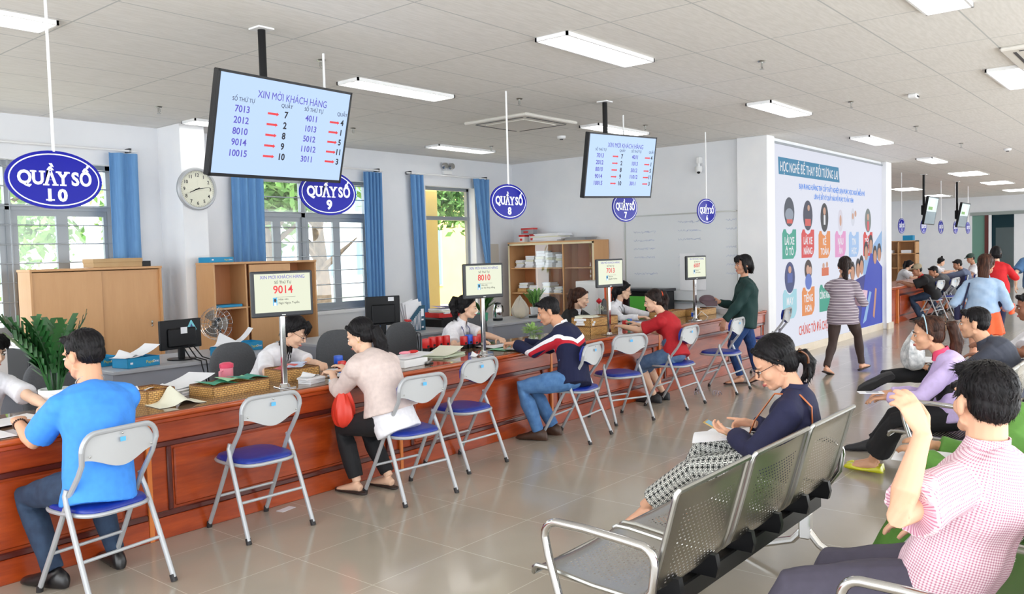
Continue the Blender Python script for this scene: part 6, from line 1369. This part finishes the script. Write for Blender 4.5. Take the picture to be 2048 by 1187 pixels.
# ------------------------------------------------------------------ things on the counter
def basket(x, y, z, w, d, h, rot, lab):
    t = thing('wicker_basket', lab, 'basket', (x,y,z), R(rot), 'wicker trays on the counter'); s = .012
    obj('weave', G().box(-w/2,w/2,-d/2,d/2,0,.006).box(-w/2,w/2,-d/2,-d/2+s,0,h,.003).box(-w/2,w/2,d/2-s,d/2,0,h,.003).box(-w/2,-w/2+s,-d/2,d/2,0,h,.003).box(w/2-s,w/2,-d/2,d/2,0,h,.003), M_wick, t)
    rim = [(x_*1.0, y_, h) for x_, y_ in ((-w/2+.006,-d/2+.006),(w/2-.006,-d/2+.006),(w/2-.006,d/2-.006),(-w/2+.006,d/2-.006))]
    pts = []
    for a, b in zip(rim, rim[1:]+rim[:1]): pts += [tuple(np.array(a)+(np.array(b)-np.array(a))*q) for q in (0,.05,.5,.95)]
    obj('rim', G().tube(pts, .006, 6, True), mat('wicker_rim',(104,62,30),.5), t); return t
basket(2.62,5.22,CT,.2,.24,.085,6,'small wicker tray just right of the blue T-shirt man')
basket(3.12,5.1,CT,.46,.26,.07,5,'large wicker tray of green brochures left of the 9014 screen')
basket(3.72,5.24,CT,.32,.24,.085,-4,'darker wicker tray holding colourful leaflets behind the 9014 pole')
bb = basket(7.58,5.12,CT,.5,.26,.085,-3,'lower of two stacked wicker trays by the 7013 screen')
basket(7.58,5.12,CT+.092,.5,.26,.085,-3,'upper of two stacked wicker trays by the 7013 screen')
basket(9.62,5.36,CT,.6,.2,.09,0,'long wicker tray behind the 6007 screen pole')
basket(10.2,5.2,CT,.5,.24,.085,0,'wicker tray with pens at the counter end by the woman in green')
for k, (dx, dy, r, m, lab) in enumerate(((-.1,.0,8,M_green,'green brochure at the left of the large wicker tray'), (.05,.02,-6,mat('pale_green_card',(150,206,160),.5),'pale green brochure in the middle of the large wicker tray'), (.13,-.01,14,mat('sea_green_card',(40,140,120),.5),'sea green brochure at the right of the large wicker tray'))):
    o = curled(3.12+dx,5.1+dy,CT+.066+.005*k,.2,.2,.02,lab,r,m,'brochure','brochure','wave','brochures in the large wicker tray')
for k, (dx, dy, r, m, lab) in enumerate(((-.06,.0,20,M_red,'red leaflet in the darker wicker tray'), (.03,.02,-12,mat('maroon_card',(120,40,52),.5),'maroon leaflet in the darker wicker tray'), (.02,-.03,40,mat('pale_blue_card',(190,206,232),.5),'pale blue leaflet in the darker wicker tray'))):
    curled(3.72+dx,5.24+dy,CT+.084+.004*k,.17,.12,.02,lab,r,m,'leaflet','leaflet','end','leaflets in the darker wicker tray')
paper_stack(2.9,5.36,CT,.3,.24,.05,'clipped white paper stack between the wicker trays',5,rot=12,spread=.02)
paper_stack(2.72,5.42,CT,.26,.2,.03,'lower paper stack behind the small wicker tray',3,rot=-6)
curled(2.92,5.36,CT+.051,.36,.24,.06,'long curling white sheets on the clipped paper stack',16,curl='end')
curled(2.74,5.42,CT+.031,.26,.2,.04,'curling white sheet with a red edge on the lower paper stack',4,curl='wave')
curled(2.66,4.98,CT,.3,.22,.1,'cream sheet curling up to a peak at the counter front',-4,M_paper2,curl='peak')
for x, y, z, s_, lab in ((3.0,5.22,CT+.03,.03,'black binder clip on the upper paper bundle'), (2.93,5.2,CT+.008,.024,'smaller black binder clip on the lower paper bundle')):
    t = thing('binder_clip', lab, 'clip', (x,y,z), R(20)); obj('spring', G().prism([(-.012,0),(.012,0),(.003,.02),(-.003,.02)], s_*1.4, T(-s_*.7,0,0) @ RZ(PI/2) @ RX(PI/2)), M_black, t); obj('handle', G().tube([(-s_*.4,0,.02),(-s_*.3,.01,.045),(s_*.3,.01,.045),(s_*.4,0,.02)], .0012, 5), M_steel, t)
def cup(x, y, z, lab):
    t = thing('pink_mug', lab, 'mug', (x,y,z), R(200)); obj('cup', G().lathe([(.038,0),(.045,.01),(.047,.11),(.044,.11),(.042,.012)], 24), M_pink, t)
    obj('lid', G().lathe([(.047,.11),(.05,.113),(.05,.14),(.03,.15),(0,.15)], 24), mat('hot_pink',(226,70,104),.3), t); obj('handle', G().tube([(.045,0,.095),(.078,0,.09),(.08,0,.04),(.046,0,.025)], .008, 8), M_pink, t)
cup(3.34,5.5,CT,'pink lidded mug behind the large wicker tray')
paper_stack(3.66,4.93,CT,.17,.11,.045,'small block of white slips right of the 9014 pole',3,rot=10)
curled(3.66,4.95,CT+.046,.16,.1,.03,'crumpled white slip on the block of slips',30,curl='peak')
def stamp(x, y, z, c, lab, h=.085, w=.055, rot=0, win=True):
    t = thing('rubber_stamp', lab, 'stamp', (x,y,z), R(rot), 'self-inking stamps on the counter')
    obj('base', G().box(-w/2,w/2,-w*.4,w*.4,0,h*.38,.003), M_black if win else M_grey, t); obj('cover', G().box(-w/2-.003,w/2+.003,-w*.4-.003,w*.4+.003,h*.3,h,.008,seg=2), c, t)
    if win: obj('window', G().box(-w*.35,w*.2,-w*.4-.0045,-w*.4-.003,h*.36,h*.52), M_black, t)
stamp(4.3,5.42,CT,M_blue,'blue self-inking stamp behind the two red ones by the beige woman',.1)
stamp(4.16,5.2,CT,M_red,'small red stamp nearest the writing clerk',.085,.05)
o = obj('lime_pad', G().box(-.035,.035,-.03,.03,0,.03,.003), M_lgreen); o.location = (4.28,5.12,CT); tag(o, 'lime green ink pad under a red stamp', 'ink pad')
stamp(4.28,5.12,CT+.031,M_red,'red stamp standing on the lime ink pad',.085,.062)
for k, (x, y, c, h, lab) in enumerate(((5.38,5.5,M_red,.13,'red stamp first of the tight row left of the 8010 pole'), (5.45,5.49,M_red,.14,'red stamp second of the tight row left of the 8010 pole'), (5.53,5.48,M_red,.14,'red stamp third of the tight row left of the 8010 pole'), (5.6,5.46,M_red,.14,'red stamp at the right end of the tight row left of the 8010 pole'), (5.78,5.4,M_red,.12,'red stamp just left of the blue one at the 8010 pole'), (5.84,5.39,M_blue,.13,'blue stamp beside the 8010 screen pole'), (5.9,5.37,M_red,.11,'red stamp right of the blue one at the 8010 pole'), (6.02,5.4,M_red,.12,'red stamp right of the 8010 screen pole'))): stamp(x, y, CT, c, lab, h, .058, 8)
curled(4.12,5.0,CT,.42,.28,.01,'large white form between the writing clerk and the beige woman',6,curl='wave')
curled(4.25,5.25,CT,.3,.2,.006,'white form behind the stamps beside the beige woman',-12,curl='wave')
def pen(x, y, z, rot, c, lab, tilt=4):
    t = thing('pen', lab, 'pen', (x,y,z), R(rot)); A = RY(R(-tilt)); obj('barrel', G().cyl((-.06,0,.0),(.05,0,.0), .0045, 8, A @ T(0,0,.005)), c, t); obj('cap', G().cyl((.05,0,0),(.075,0,0), .0055, 8, A @ T(0,0,.005)), M_white, t)
pen(4.1,5.13,CT+.012,35,M_blue,'blue pen lying by the red stamp near the writing clerk'); pen(2.55,5.24,CT+.086,70,M_white,'white and blue pen lying across the small wicker tray',2)
t = thing('desk_box', 'white box with a black stapler in front, right of the beige woman', 'box', (4.66,4.98,CT), R(4)); obj('body', G().box(-.14,.14,-.09,.09,0,.06,.004), M_white, t)
t = thing('stapler', 'black and grey stapler by the white box on the counter', 'stapler', (4.82,4.9,CT), R(25)); obj('base', G().box(-.06,.06,-.016,.016,0,.012,.003), M_black, t); obj('arm', G().box(-.06,.055,-.014,.014,.0,.02,.006,T(0,0,.014) @ RY(R(-8))), M_steel, t)
curled(4.74,5.05,CT+.061,.36,.24,.02,'white paper lying over the white box',6,curl='end')
for x, c, lab in ((4.7,M_pink,'pink marker pen on the paper over the white box'), (4.79,M_red,'red tape dispenser on the paper over the white box')):
    o = obj('marker' if c is M_pink else 'tape_dispenser', G().ell((0,0,.014),(.055,.02,.014),n=12), c); o.location = (x,5.06,CT+.083); o.rotation_euler = (0,0,R(-15)); tag(o, lab, 'stationery')
paper_stack(5.28,5.18,CT,.34,.25,.02,'pale green paper stack left of the 8010 pole',3,m=noisy('pale_green_paper',(222,232,208),(214,226,200),4,.7),rot=8)
curled(5.26,5.18,CT+.021,.34,.25,.05,'pale curling sheet on the green paper stack',14,M_paper2,curl='end')
curled(5.38,4.9,CT,.08,.07,.04,'crumpled white tissue at the counter edge left of the 8010 pole',0,curl='peak')
curled(5.95,5.02,CT,.32,.2,.004,'green booklet lying right of the 8010 pole',4,mat('mint_card',(120,206,160),.5),'booklet','booklet','wave')
curled(6.08,5.2,CT,.42,.26,.012,'white sheets in front of the clerk with the blue lanyard',-6,curl='wave')
curled(5.98,4.92,CT+.006,.3,.2,.005,'white sheet under the hand of the navy sweater man',10,curl='wave')
def leafball(g, n, c, r, size, seed, up=.5):
    rg = np.random.default_rng(seed)
    for k in range(n):
        d = rg.normal(size=3); d[2] = abs(d[2])*up+.1; d /= np.linalg.norm(d); b = Vector(c)+Vector(d*r*rg.uniform(.3,.7)); e = b+Vector(d)*size*rg.uniform(.7,1.2); e.z -= size*.2; s = Vector(d).cross(Vector((0,0,1))).normalized()*size*.22; m = (b+e)/2+Vector((0,0,size*.1))
        g.add([b, m+s, e, m-s], [(0,1,2,3)])
t = thing('glass_vase', 'round glass vase of pale variegated leaves beside the sweater man', 'vase', (6.33,5.0,CT)); obj('glass', G().lathe([(.02,0),(.05,.02),(.058,.06),(.045,.1),(.034,.115)], 22), M_vglass, t)
obj('water', G().lathe([(.0,.004),(.045,.02),(.054,.055),(0,.056)], 18), mat('vase_water',(150,140,100),.1,alpha=.6), t)
g = G(); leafball(g, 70, (0,0,.12), .09, .075, 5, .8)
for k in range(6): g.tube([(.01*math.cos(k),.01*math.sin(k),.02),(.03*math.cos(k),.03*math.sin(k),.14)], .002, 4)
obj('leaves', g, noisy('variegated_leaf',(196,220,150),(120,170,84),40,.5), t, 0)
t = thing('rose_vase', 'small vase with one red rose and white filler flowers right of the 7013 pole', 'vase', (7.98,5.32,CT)); obj('vase_body', G().lathe([(.025,0),(.03,.01),(.022,.12),(.028,.16)], 16), M_blue, t)
obj('stem', G().tube([(0,0,.05),(-.01,0,.3)], .003, 6), M_leafdk, t); g = G()
for k in range(5): g.ell((-.01,0,.32),(.036-.006*k,.034-.006*k,.022+.004*k),n=12)
obj('rose', g, mat('rose_red',(176,20,34),.5), t); g = G(); leafball(g, 120, (.02,0,.2), .1, .02, 8, .7); obj('filler_flowers', g, noisy('filler',(190,206,170),(226,230,214),60,.6), t, 0)
for y, z, m, nm, lab in ((5.14,.178,M_paper2,'envelope','cream envelope lying in the upper stacked wicker tray'),): 
    curled(7.65,y,CT+z-.02,.26,.18,.02,lab,0,m,nm,'envelope','wave')
paper_stack(7.42,5.12,CT+.1,.2,.2,.1,'white papers leaning out of the upper wicker tray',4,rot=18)
t = thing('desk_mirror', 'round black standing mirror seen from behind, in front of the blazer clerk', 'mirror', (8.22,5.42,CT), R(20)); obj('disc', G().lathe([(.0,-.01),(.13,-.008),(.135,.0),(.13,.01),(.0,.012)], 30, T(0,0,.2) @ UPR), mat('mirror_back',(52,52,54),.5), t); obj('stand', G().cyl((0,0,0),(0,0,.09), .012).lathe([(.07,0),(.07,.008),(.02,.014)], 18), M_black, t)
for k, (x, y, c, lab) in enumerate(((8.32,5.2,M_red,'red stamp by the rose vase'), (8.45,5.24,M_green,'green stamp between the red and blue ones by the rose vase'), (8.55,5.28,M_blue,'blue stamp in front of the clerk with the black lanyard'))): stamp(x, y, CT, c, lab, .075, .055, 12)
curled(8.3,4.98,CT,.4,.26,.012,'white forms in front of the woman in red',8,curl='wave'); curled(8.75,5.3,CT,.3,.2,.006,'white form with a blue folder in front of the lanyard clerk',-8,curl='wave'); curled(8.85,5.42,CT+.004,.2,.14,.004,'blue folder edge in front of the lanyard clerk',10,M_blue,'folder','folder','wave')
t = thing('telephone', 'white desk telephone by the 6007 screen pole', 'telephone', (9.12,5.12,CT), R(12)); obj('base', G().box(-.09,.09,-.1,.1,0,.04,.012), M_white, t); obj('handset', G().tube([(-.07,-.09,.06),(-.07,-.03,.075),(-.07,.05,.075),(-.07,.1,.06)], [.02,.014,.014,.02], 10), M_white, t)
t = thing('spray_bottle', 'clear bottle with blue label right of the 6007 screen pole', 'bottle', (9.72,5.04,CT)); obj('bottle_body', G().lathe([(.03,0),(.032,.01),(.032,.09),(.014,.13),(.012,.15)], 18), M_vglass, t); obj('label', G().lathe([(.0325,.02),(.0325,.07)], 18), M_blue, t); obj('cap', G().cyl((0,0,.15),(0,0,.175), .013, 12), M_white, t)
t = thing('charger_cable', 'white cable looping beside the bottle on the counter', 'cable', (9.82,5.0,CT)); obj('cord', G().tube([(0,.05,.004),(.03,.0,.08),(.06,-.05,.03),(.1,-.06,.004)], .004, 6), M_white, t)
curled(8.93,5.05,CT,.26,.16,.02,'crumpled papers left of the telephone',5,curl='peak')
for k, (x, c) in enumerate(((10.1,M_red),(10.2,M_white),(10.3,M_black))): pen(x,5.2,CT+.086,20+30*k,c,('red','white','black')[k]+' pen in the wicker tray at the counter end',2)
# left end: papers, pot plant, computer case
curled(1.5,4.92,CT,.36,.26,.003,'large white sheet under the arm of the blue T-shirt man',2,curl='wave'); curled(1.78,5.25,CT,.42,.3,.01,'white forms under the joined hands at the left end',10,curl='wave'); curled(2.2,5.22,CT,.3,.22,.03,'white papers curling right of the joined hands',30,curl='end')
o = obj('stapler', G().box(-.06,.06,-.015,.015,0,.016,.004).box(-.06,.05,-.014,.014,.02,.045,.008), M_red); o.location = (1.62,5.2,CT+.014); o.rotation_euler = (0,0,R(10)); tag(o, 'red stapler on the forms at the far left', 'stapler')
def potplant(x, y, z, r, h, lab, n, seed, m, pot, stems=9, spread=.5, leaf=.075):
    t = thing('potted_plant', lab, 'plant', (x,y,z)); obj('pot', G().lathe([(r*.7,0),(r*.95,h*.15),(r,h*.8),(r*1.08,h*.82),(r*1.08,h),(r*.95,h),(r*.9,h*.85),(0,h*.84)], 26), pot, t); rg = np.random.default_rng(seed); g, s = G(), G()
    for k in range(stems):
        a = rg.uniform(0,6.28); rr = spread*rg.uniform(.4,1); ht = n*rg.uniform(.6,1)
        P = [Vector((r*.3*math.cos(a),r*.3*math.sin(a),h*.84)), Vector((rr*.4*math.cos(a),rr*.4*math.sin(a),h+ht*.55)), Vector((rr*math.cos(a),rr*math.sin(a),h+ht))]; s.tube(P, [.009,.007,.003], 6)
        for i in range(16):
            q = .25+.75*i/15; b = P[0].lerp(P[1],q*2) if q < .5 else P[1].lerp(P[2],q*2-1); ax = (P[2]-P[0]).normalized(); sd = Vector((-math.sin(a),math.cos(a),0))*(1 if i % 2 else -1)
            e = b+(sd*.8+ax*.7).normalized()*leaf*(1-.4*abs(q-.6)); w = ax.cross(sd).normalized()*leaf*.05+ax*leaf*.28; mm = (b+e)/2; g.add([b, mm+w, e, mm-w], [(0,1,2,3)])
    obj('stems', s, M_leafdk, t); obj('leaves', g, m, t, 0)
potplant(2.14,5.47,CT,.085,.13,'glossy dark green plant in a white ceramic pot left of the blue T-shirt man',.42,4,M_leafdk,M_white,14,.26,.12)
potplant(8.3,7.4,DT,.07,.12,'leafy green plant beside the steel thermos jug',.2,9,M_leaf,M_green,9,.16,.08)
potplant(9.5,7.45,DT,.07,.12,'light green plant behind the sweater man on the right desk',.24,12,noisy('light_leaf',(110,160,76),(84,136,60),9,.5),M_white,9,.16,.08)
potplant(7.22,7.55,DT,.05,.1,'small dried green plant right of the magazine file',.2,15,noisy('olive_leaf',(120,128,70),(96,110,60),9,.5),M_card,8,.08,.05)
t = thing('computer_case', 'black computer case with papers on top left of the cupboard', 'computer', (2.58,7.0,DT)); obj('case', G().box(-.1,.1,-.2,.2,0,.27,.006), M_black, t); obj('front_bezel', G().box(-.1,.1,-.21,-.2,0,.27,.004), M_dgrey, t)
paper_stack(2.58,7.0,DT+.271,.2,.3,.06,'white papers stacked on the black computer case',4); 
t = thing('medicine_box', 'small blue and white carton beside the computer case', 'box', (2.66,6.8,DT)); obj('body', G().box(-.03,.03,-.02,.02,0,.12,.002), M_white, t); obj('band', G().box(-.031,.031,-.021,.021,.07,.121,.002), M_blue, t)
o = obj('floor_paper', G().box(-.06,.06,-.03,.03,.0005,.002), M_paper); o.location = (3.22,4.66,0); o.rotation_euler = (0,0,R(10)); tag(o, 'small white scrap of paper on the floor by the empty chair', 'paper')
# pushed-back clutter behind the clerks by the whiteboard
t = thing('orange_bag', 'orange backpack hanging behind the round mirror', 'bag', (10.3,6.62,0)); obj('bag_body', G().box(-.1,.1,-.12,.12,.8,1.18,.05,seg=3), M_orange, t); obj('strap', G().tube([(-.1,-.06,1.1),(-.16,-.08,.95),(-.1,-.06,.82)], .015, 6), M_black, t); obj('chair_back', G().box(.1,.13,-.2,.2,.5,1.15,.02).box(.1,.13,-.2,.2,.0,.5), M_black, t)
# ------------------------------------------------------------------ what people wear and hold
def bead_loop(c, n, r, nb, br, m, name, root, base):
    n = n.normalized(); a = n.orthogonal().normalized(); b = n.cross(a); g = G()
    for k in range(nb): g.ell(c+a*(r*math.cos(2*PI*k/nb))+b*(r*math.sin(2*PI*k/nb)), (br,br,br), n=8)
    return obj(name, g, m, root, 180, origin=base)
def child(q, name, g, m, sm=60): return obj(name, g, m, q['root'], sm, origin=q['base'])
q = PT['C1']; sd, sh, el, hd, A = q['arms'][0]; bead_loop(hd.lerp(el,.1), hd-el, .031, 18, .0055, mat('dark_beads',(60,36,28),.3), 'bracelet', q['root'], q['base'])
c0 = q['neck']+q['s']*.035+q['fw']*.012; bead_loop(c0, q['s']+q['fw']*.25, .066, 40, .0042, M_steel, 'necklace', q['root'], q['base'])
q = PT['P2']; H = q['H']
g = G(); 
for s_ in (-1, 1): g.sheet(lambda u, v: H(s_*(.012+.03*v), -.125-.035*math.sin(PI*u)*.4-.01*v, -.075+.07*u), 8, 4, .006)
child(q, 'hair_clip', g, mat('tortoise',(120,72,40),.25))
arm0 = q['arms'][0]; N0, S0, FW, RT = q['neck'], q['s'], q['fw'], q['rt']
st = [N0+S0*-.03-RT*.13-FW*.1, N0+S0*.005-RT*.1-FW*.03, N0-S0*.03-RT*.09+FW*.09, N0-S0*.2-RT*.06+FW*.15, N0-S0*.36-RT*.0+FW*.17]
st = [N0-S0*.3-RT*.06-FW*.145, N0-S0*.12-RT*.1-FW*.125]+st
child(q, 'bag_strap', G().tube(st, [(.012,.004)]*7, 8, up=RT), mat('tan_strap',(196,112,66),.5))
bead_loop(arm0[3].lerp(arm0[2],.12), arm0[3]-arm0[2], .029, 16, .005, mat('pearl_beads',(200,186,170),.3), 'bracelet', q['root'], q['base'])
t = thing('smartphone', 'smartphone with gold case held by the woman on the front bench', 'phone', (4.1,1.995,.69), R(12)); A = RX(R(26)); obj('body', G().box(-.038,.038,-.078,.078,-.004,.004,.004,A), M_gold, t); obj('screen', G().box(-.034,.034,-.066,.066,.004,.0046,0,A), emis('phone_glow',(150,196,214),.55), t)
def lapsheet(c, w, d, rot, tilt, lab, m=M_paper, bend=.03, nm='paper_sheet', cat='paper'):
    o = obj(nm, G().sheet(lambda u, v: ((u-.5)*w, (v-.5)*d, bend*math.cos((u-.5)*PI)-bend), 10, 6, .0012), m); o.location = c; o.rotation_euler = (R(tilt),0,R(rot)); return tag(o, lab, cat)
lapsheet((4.2,2.02,.655),.24,.3,20,-8,'white printed form on the lap of the phone-reading woman'); lapsheet((4.22,1.96,.665),.22,.26,-24,-4,'second white form under the phone-reading woman hands')
lapsheet((4.27,.98,.66),.26,.3,0,0,'white sheet on the lap of the hidden person in green')
q = PT['P3']; H = q['H']
child(q, 'headband', G().tube([H(.092*math.cos(a)*.94, .012+.0*a, .036+.098*math.sin(a)) for a in np.linspace(-.25,PI+.25,22)], [(.004,.011)]*22, 8, up=q['F']), mat('pale_blue_band',(190,224,240),.3))
child(q, 'hair_tie', G().tube([H(.03*math.cos(a),-.118,.045+.03*math.sin(a)) for a in np.linspace(0,2*PI,18)[:-1]], .006, 8, True), mat('tan_tie',(160,130,100),.5))
t = thing('number_card', 'small white number slip in the lilac woman hand', 'card', (5.93,1.75,.635), R(30)); obj('slip', G().box(-.04,.04,-.08,.08,-.003,.003), M_paper, t); obj('print', G().box(-.02,.02,-.05,.03,.003,.0035), M_print, t)
M_flower = noisy('printed_bag',(236,236,236),(150,156,160),26,.3); bag(6.98,1.74,.655,.15,.11,.3,'printed clear plastic bag on the lap of the man in the dark jacket',M_flower,seed=4,rot=.4)
curled(7.1,1.62,.72,.2,.14,.02,'white form behind the printed bag on the dark jacket man lap',10,curl='end')
q = PT['C2']; bag(3.665,4.585,.47,.085,.11,.3,'red plastic bag hanging by the beige woman knees',mat('red_bag',(226,62,44),.4),seed=7,rot=.3)
H = q['H']; child(q, 'earring', G().ell(H(-.092,-.008,-.045),(.006,.006,.006),n=8).ell(H(.092,-.008,-.045),(.006,.006,.006),n=8), M_gold)
q = PT['C5']; t = thing('hat', 'dark brown cap held out by the standing woman in green', 'hat', (9.42,4.7,.99), R(40)); obj('crown', G().ell((0,0,.03),(.11,.1,.06),n=18), mat('plum_brown',(96,76,84),.7), t); obj('brim', G().sheet(lambda u, v: (-.1-.14*v, (u-.5)*.2*(1-.35*v), .02-.05*v), 6, 6, .005), mat('plum_brown',(96,76,84),.7), t)
q = PT['W1']; lapsheet((11.3,3.46,.95),.15,.22,-90,70,'pink form held by the woman in the striped top',mat('pink_paper',(226,196,214),.6))
for key, c, badge in (('S3',mat('navy_band',(40,44,120),.6),False), ('S5',M_black,True)):
    q = PT[key]; N0, S0, FW, RT = q['neck'], q['s'], q['fw'], q['rt']; tip = N0-S0*.3+FW*.145
    g = G()
    for s_ in (-1, 1): g.tube([N0+S0*.015+RT*s_*.058-FW*.01, N0-S0*.05+RT*s_*.07+FW*.085, N0-S0*.15+RT*s_*.045+FW*.138, tip], [(.007,.0025)]*4, 6, up=RT)
    child(q, 'lanyard', g, c)
    if badge: child(q, 'name_badge', G().box(-.028,.028,-.003,.003,-.09,0,.002,Matrix.Translation(tip) @ RZ(R(15))), M_blue)
q = PT['S2']; N0, S0, FW, RT = q['neck'], q['s'], q['fw'], q['rt']
g = G()
for s_ in (-1, 1): g.ell(N0-S0*.1+RT*s_*.03+FW*.13,(.032,.012,.016),n=12).tube([N0-S0*.1+FW*.135, N0-S0*.2+RT*s_*.025+FW*.15], [.01,.014], 8)
child(q, 'neck_bow', g, F_white)
q = PT['W2']; N0, S0, FW, RT = q['neck'], q['s'], q['fw'], q['rt']; child(q, 'bag_strap', G().tube([N0-S0*.04-RT*.12+FW*.02, N0-S0*.05-RT*.13-FW*.09, N0-S0*.25-RT*.17-FW*.1, N0-S0*.42-RT*.2-FW*.05], [(.01,.004)]*4, 8, up=RT), F_navy)
t = thing('handbag', 'dark shoulder bag at the left hip of the denim jacket woman', 'bag', (10.72,2.18,.75)); obj('bag_body', G().box(-.12,.12,-.03,.03,0,.2,.02,seg=2), F_navy, t)
o = obj('clutch', G().box(-.09,.09,-.02,.02,-.06,.06,.01), F_orange); o.location = (11.06,1.7,.86); tag(o, 'orange purse in the right hand of the denim jacket woman', 'purse')
q = PT['P5']; N0, S0, FW, RT = q['neck'], q['s'], q['fw'], q['rt']; o = child(q, 'shirt_print', G().sheet(lambda u, v: N0-S0*(.12+.12*v)-RT*(.16-.06*u)+FW*(.11+.02*math.sin(PI*u)), 6, 6, .002), noisy('yellow_print_cloth',(196,180,60),(120,104,40),30,.8))
TMP_ = bpy.data.scenes.get('tmp')
if TMP_ and len(bpy.data.scenes) > 1: bpy.data.scenes.remove(TMP_)
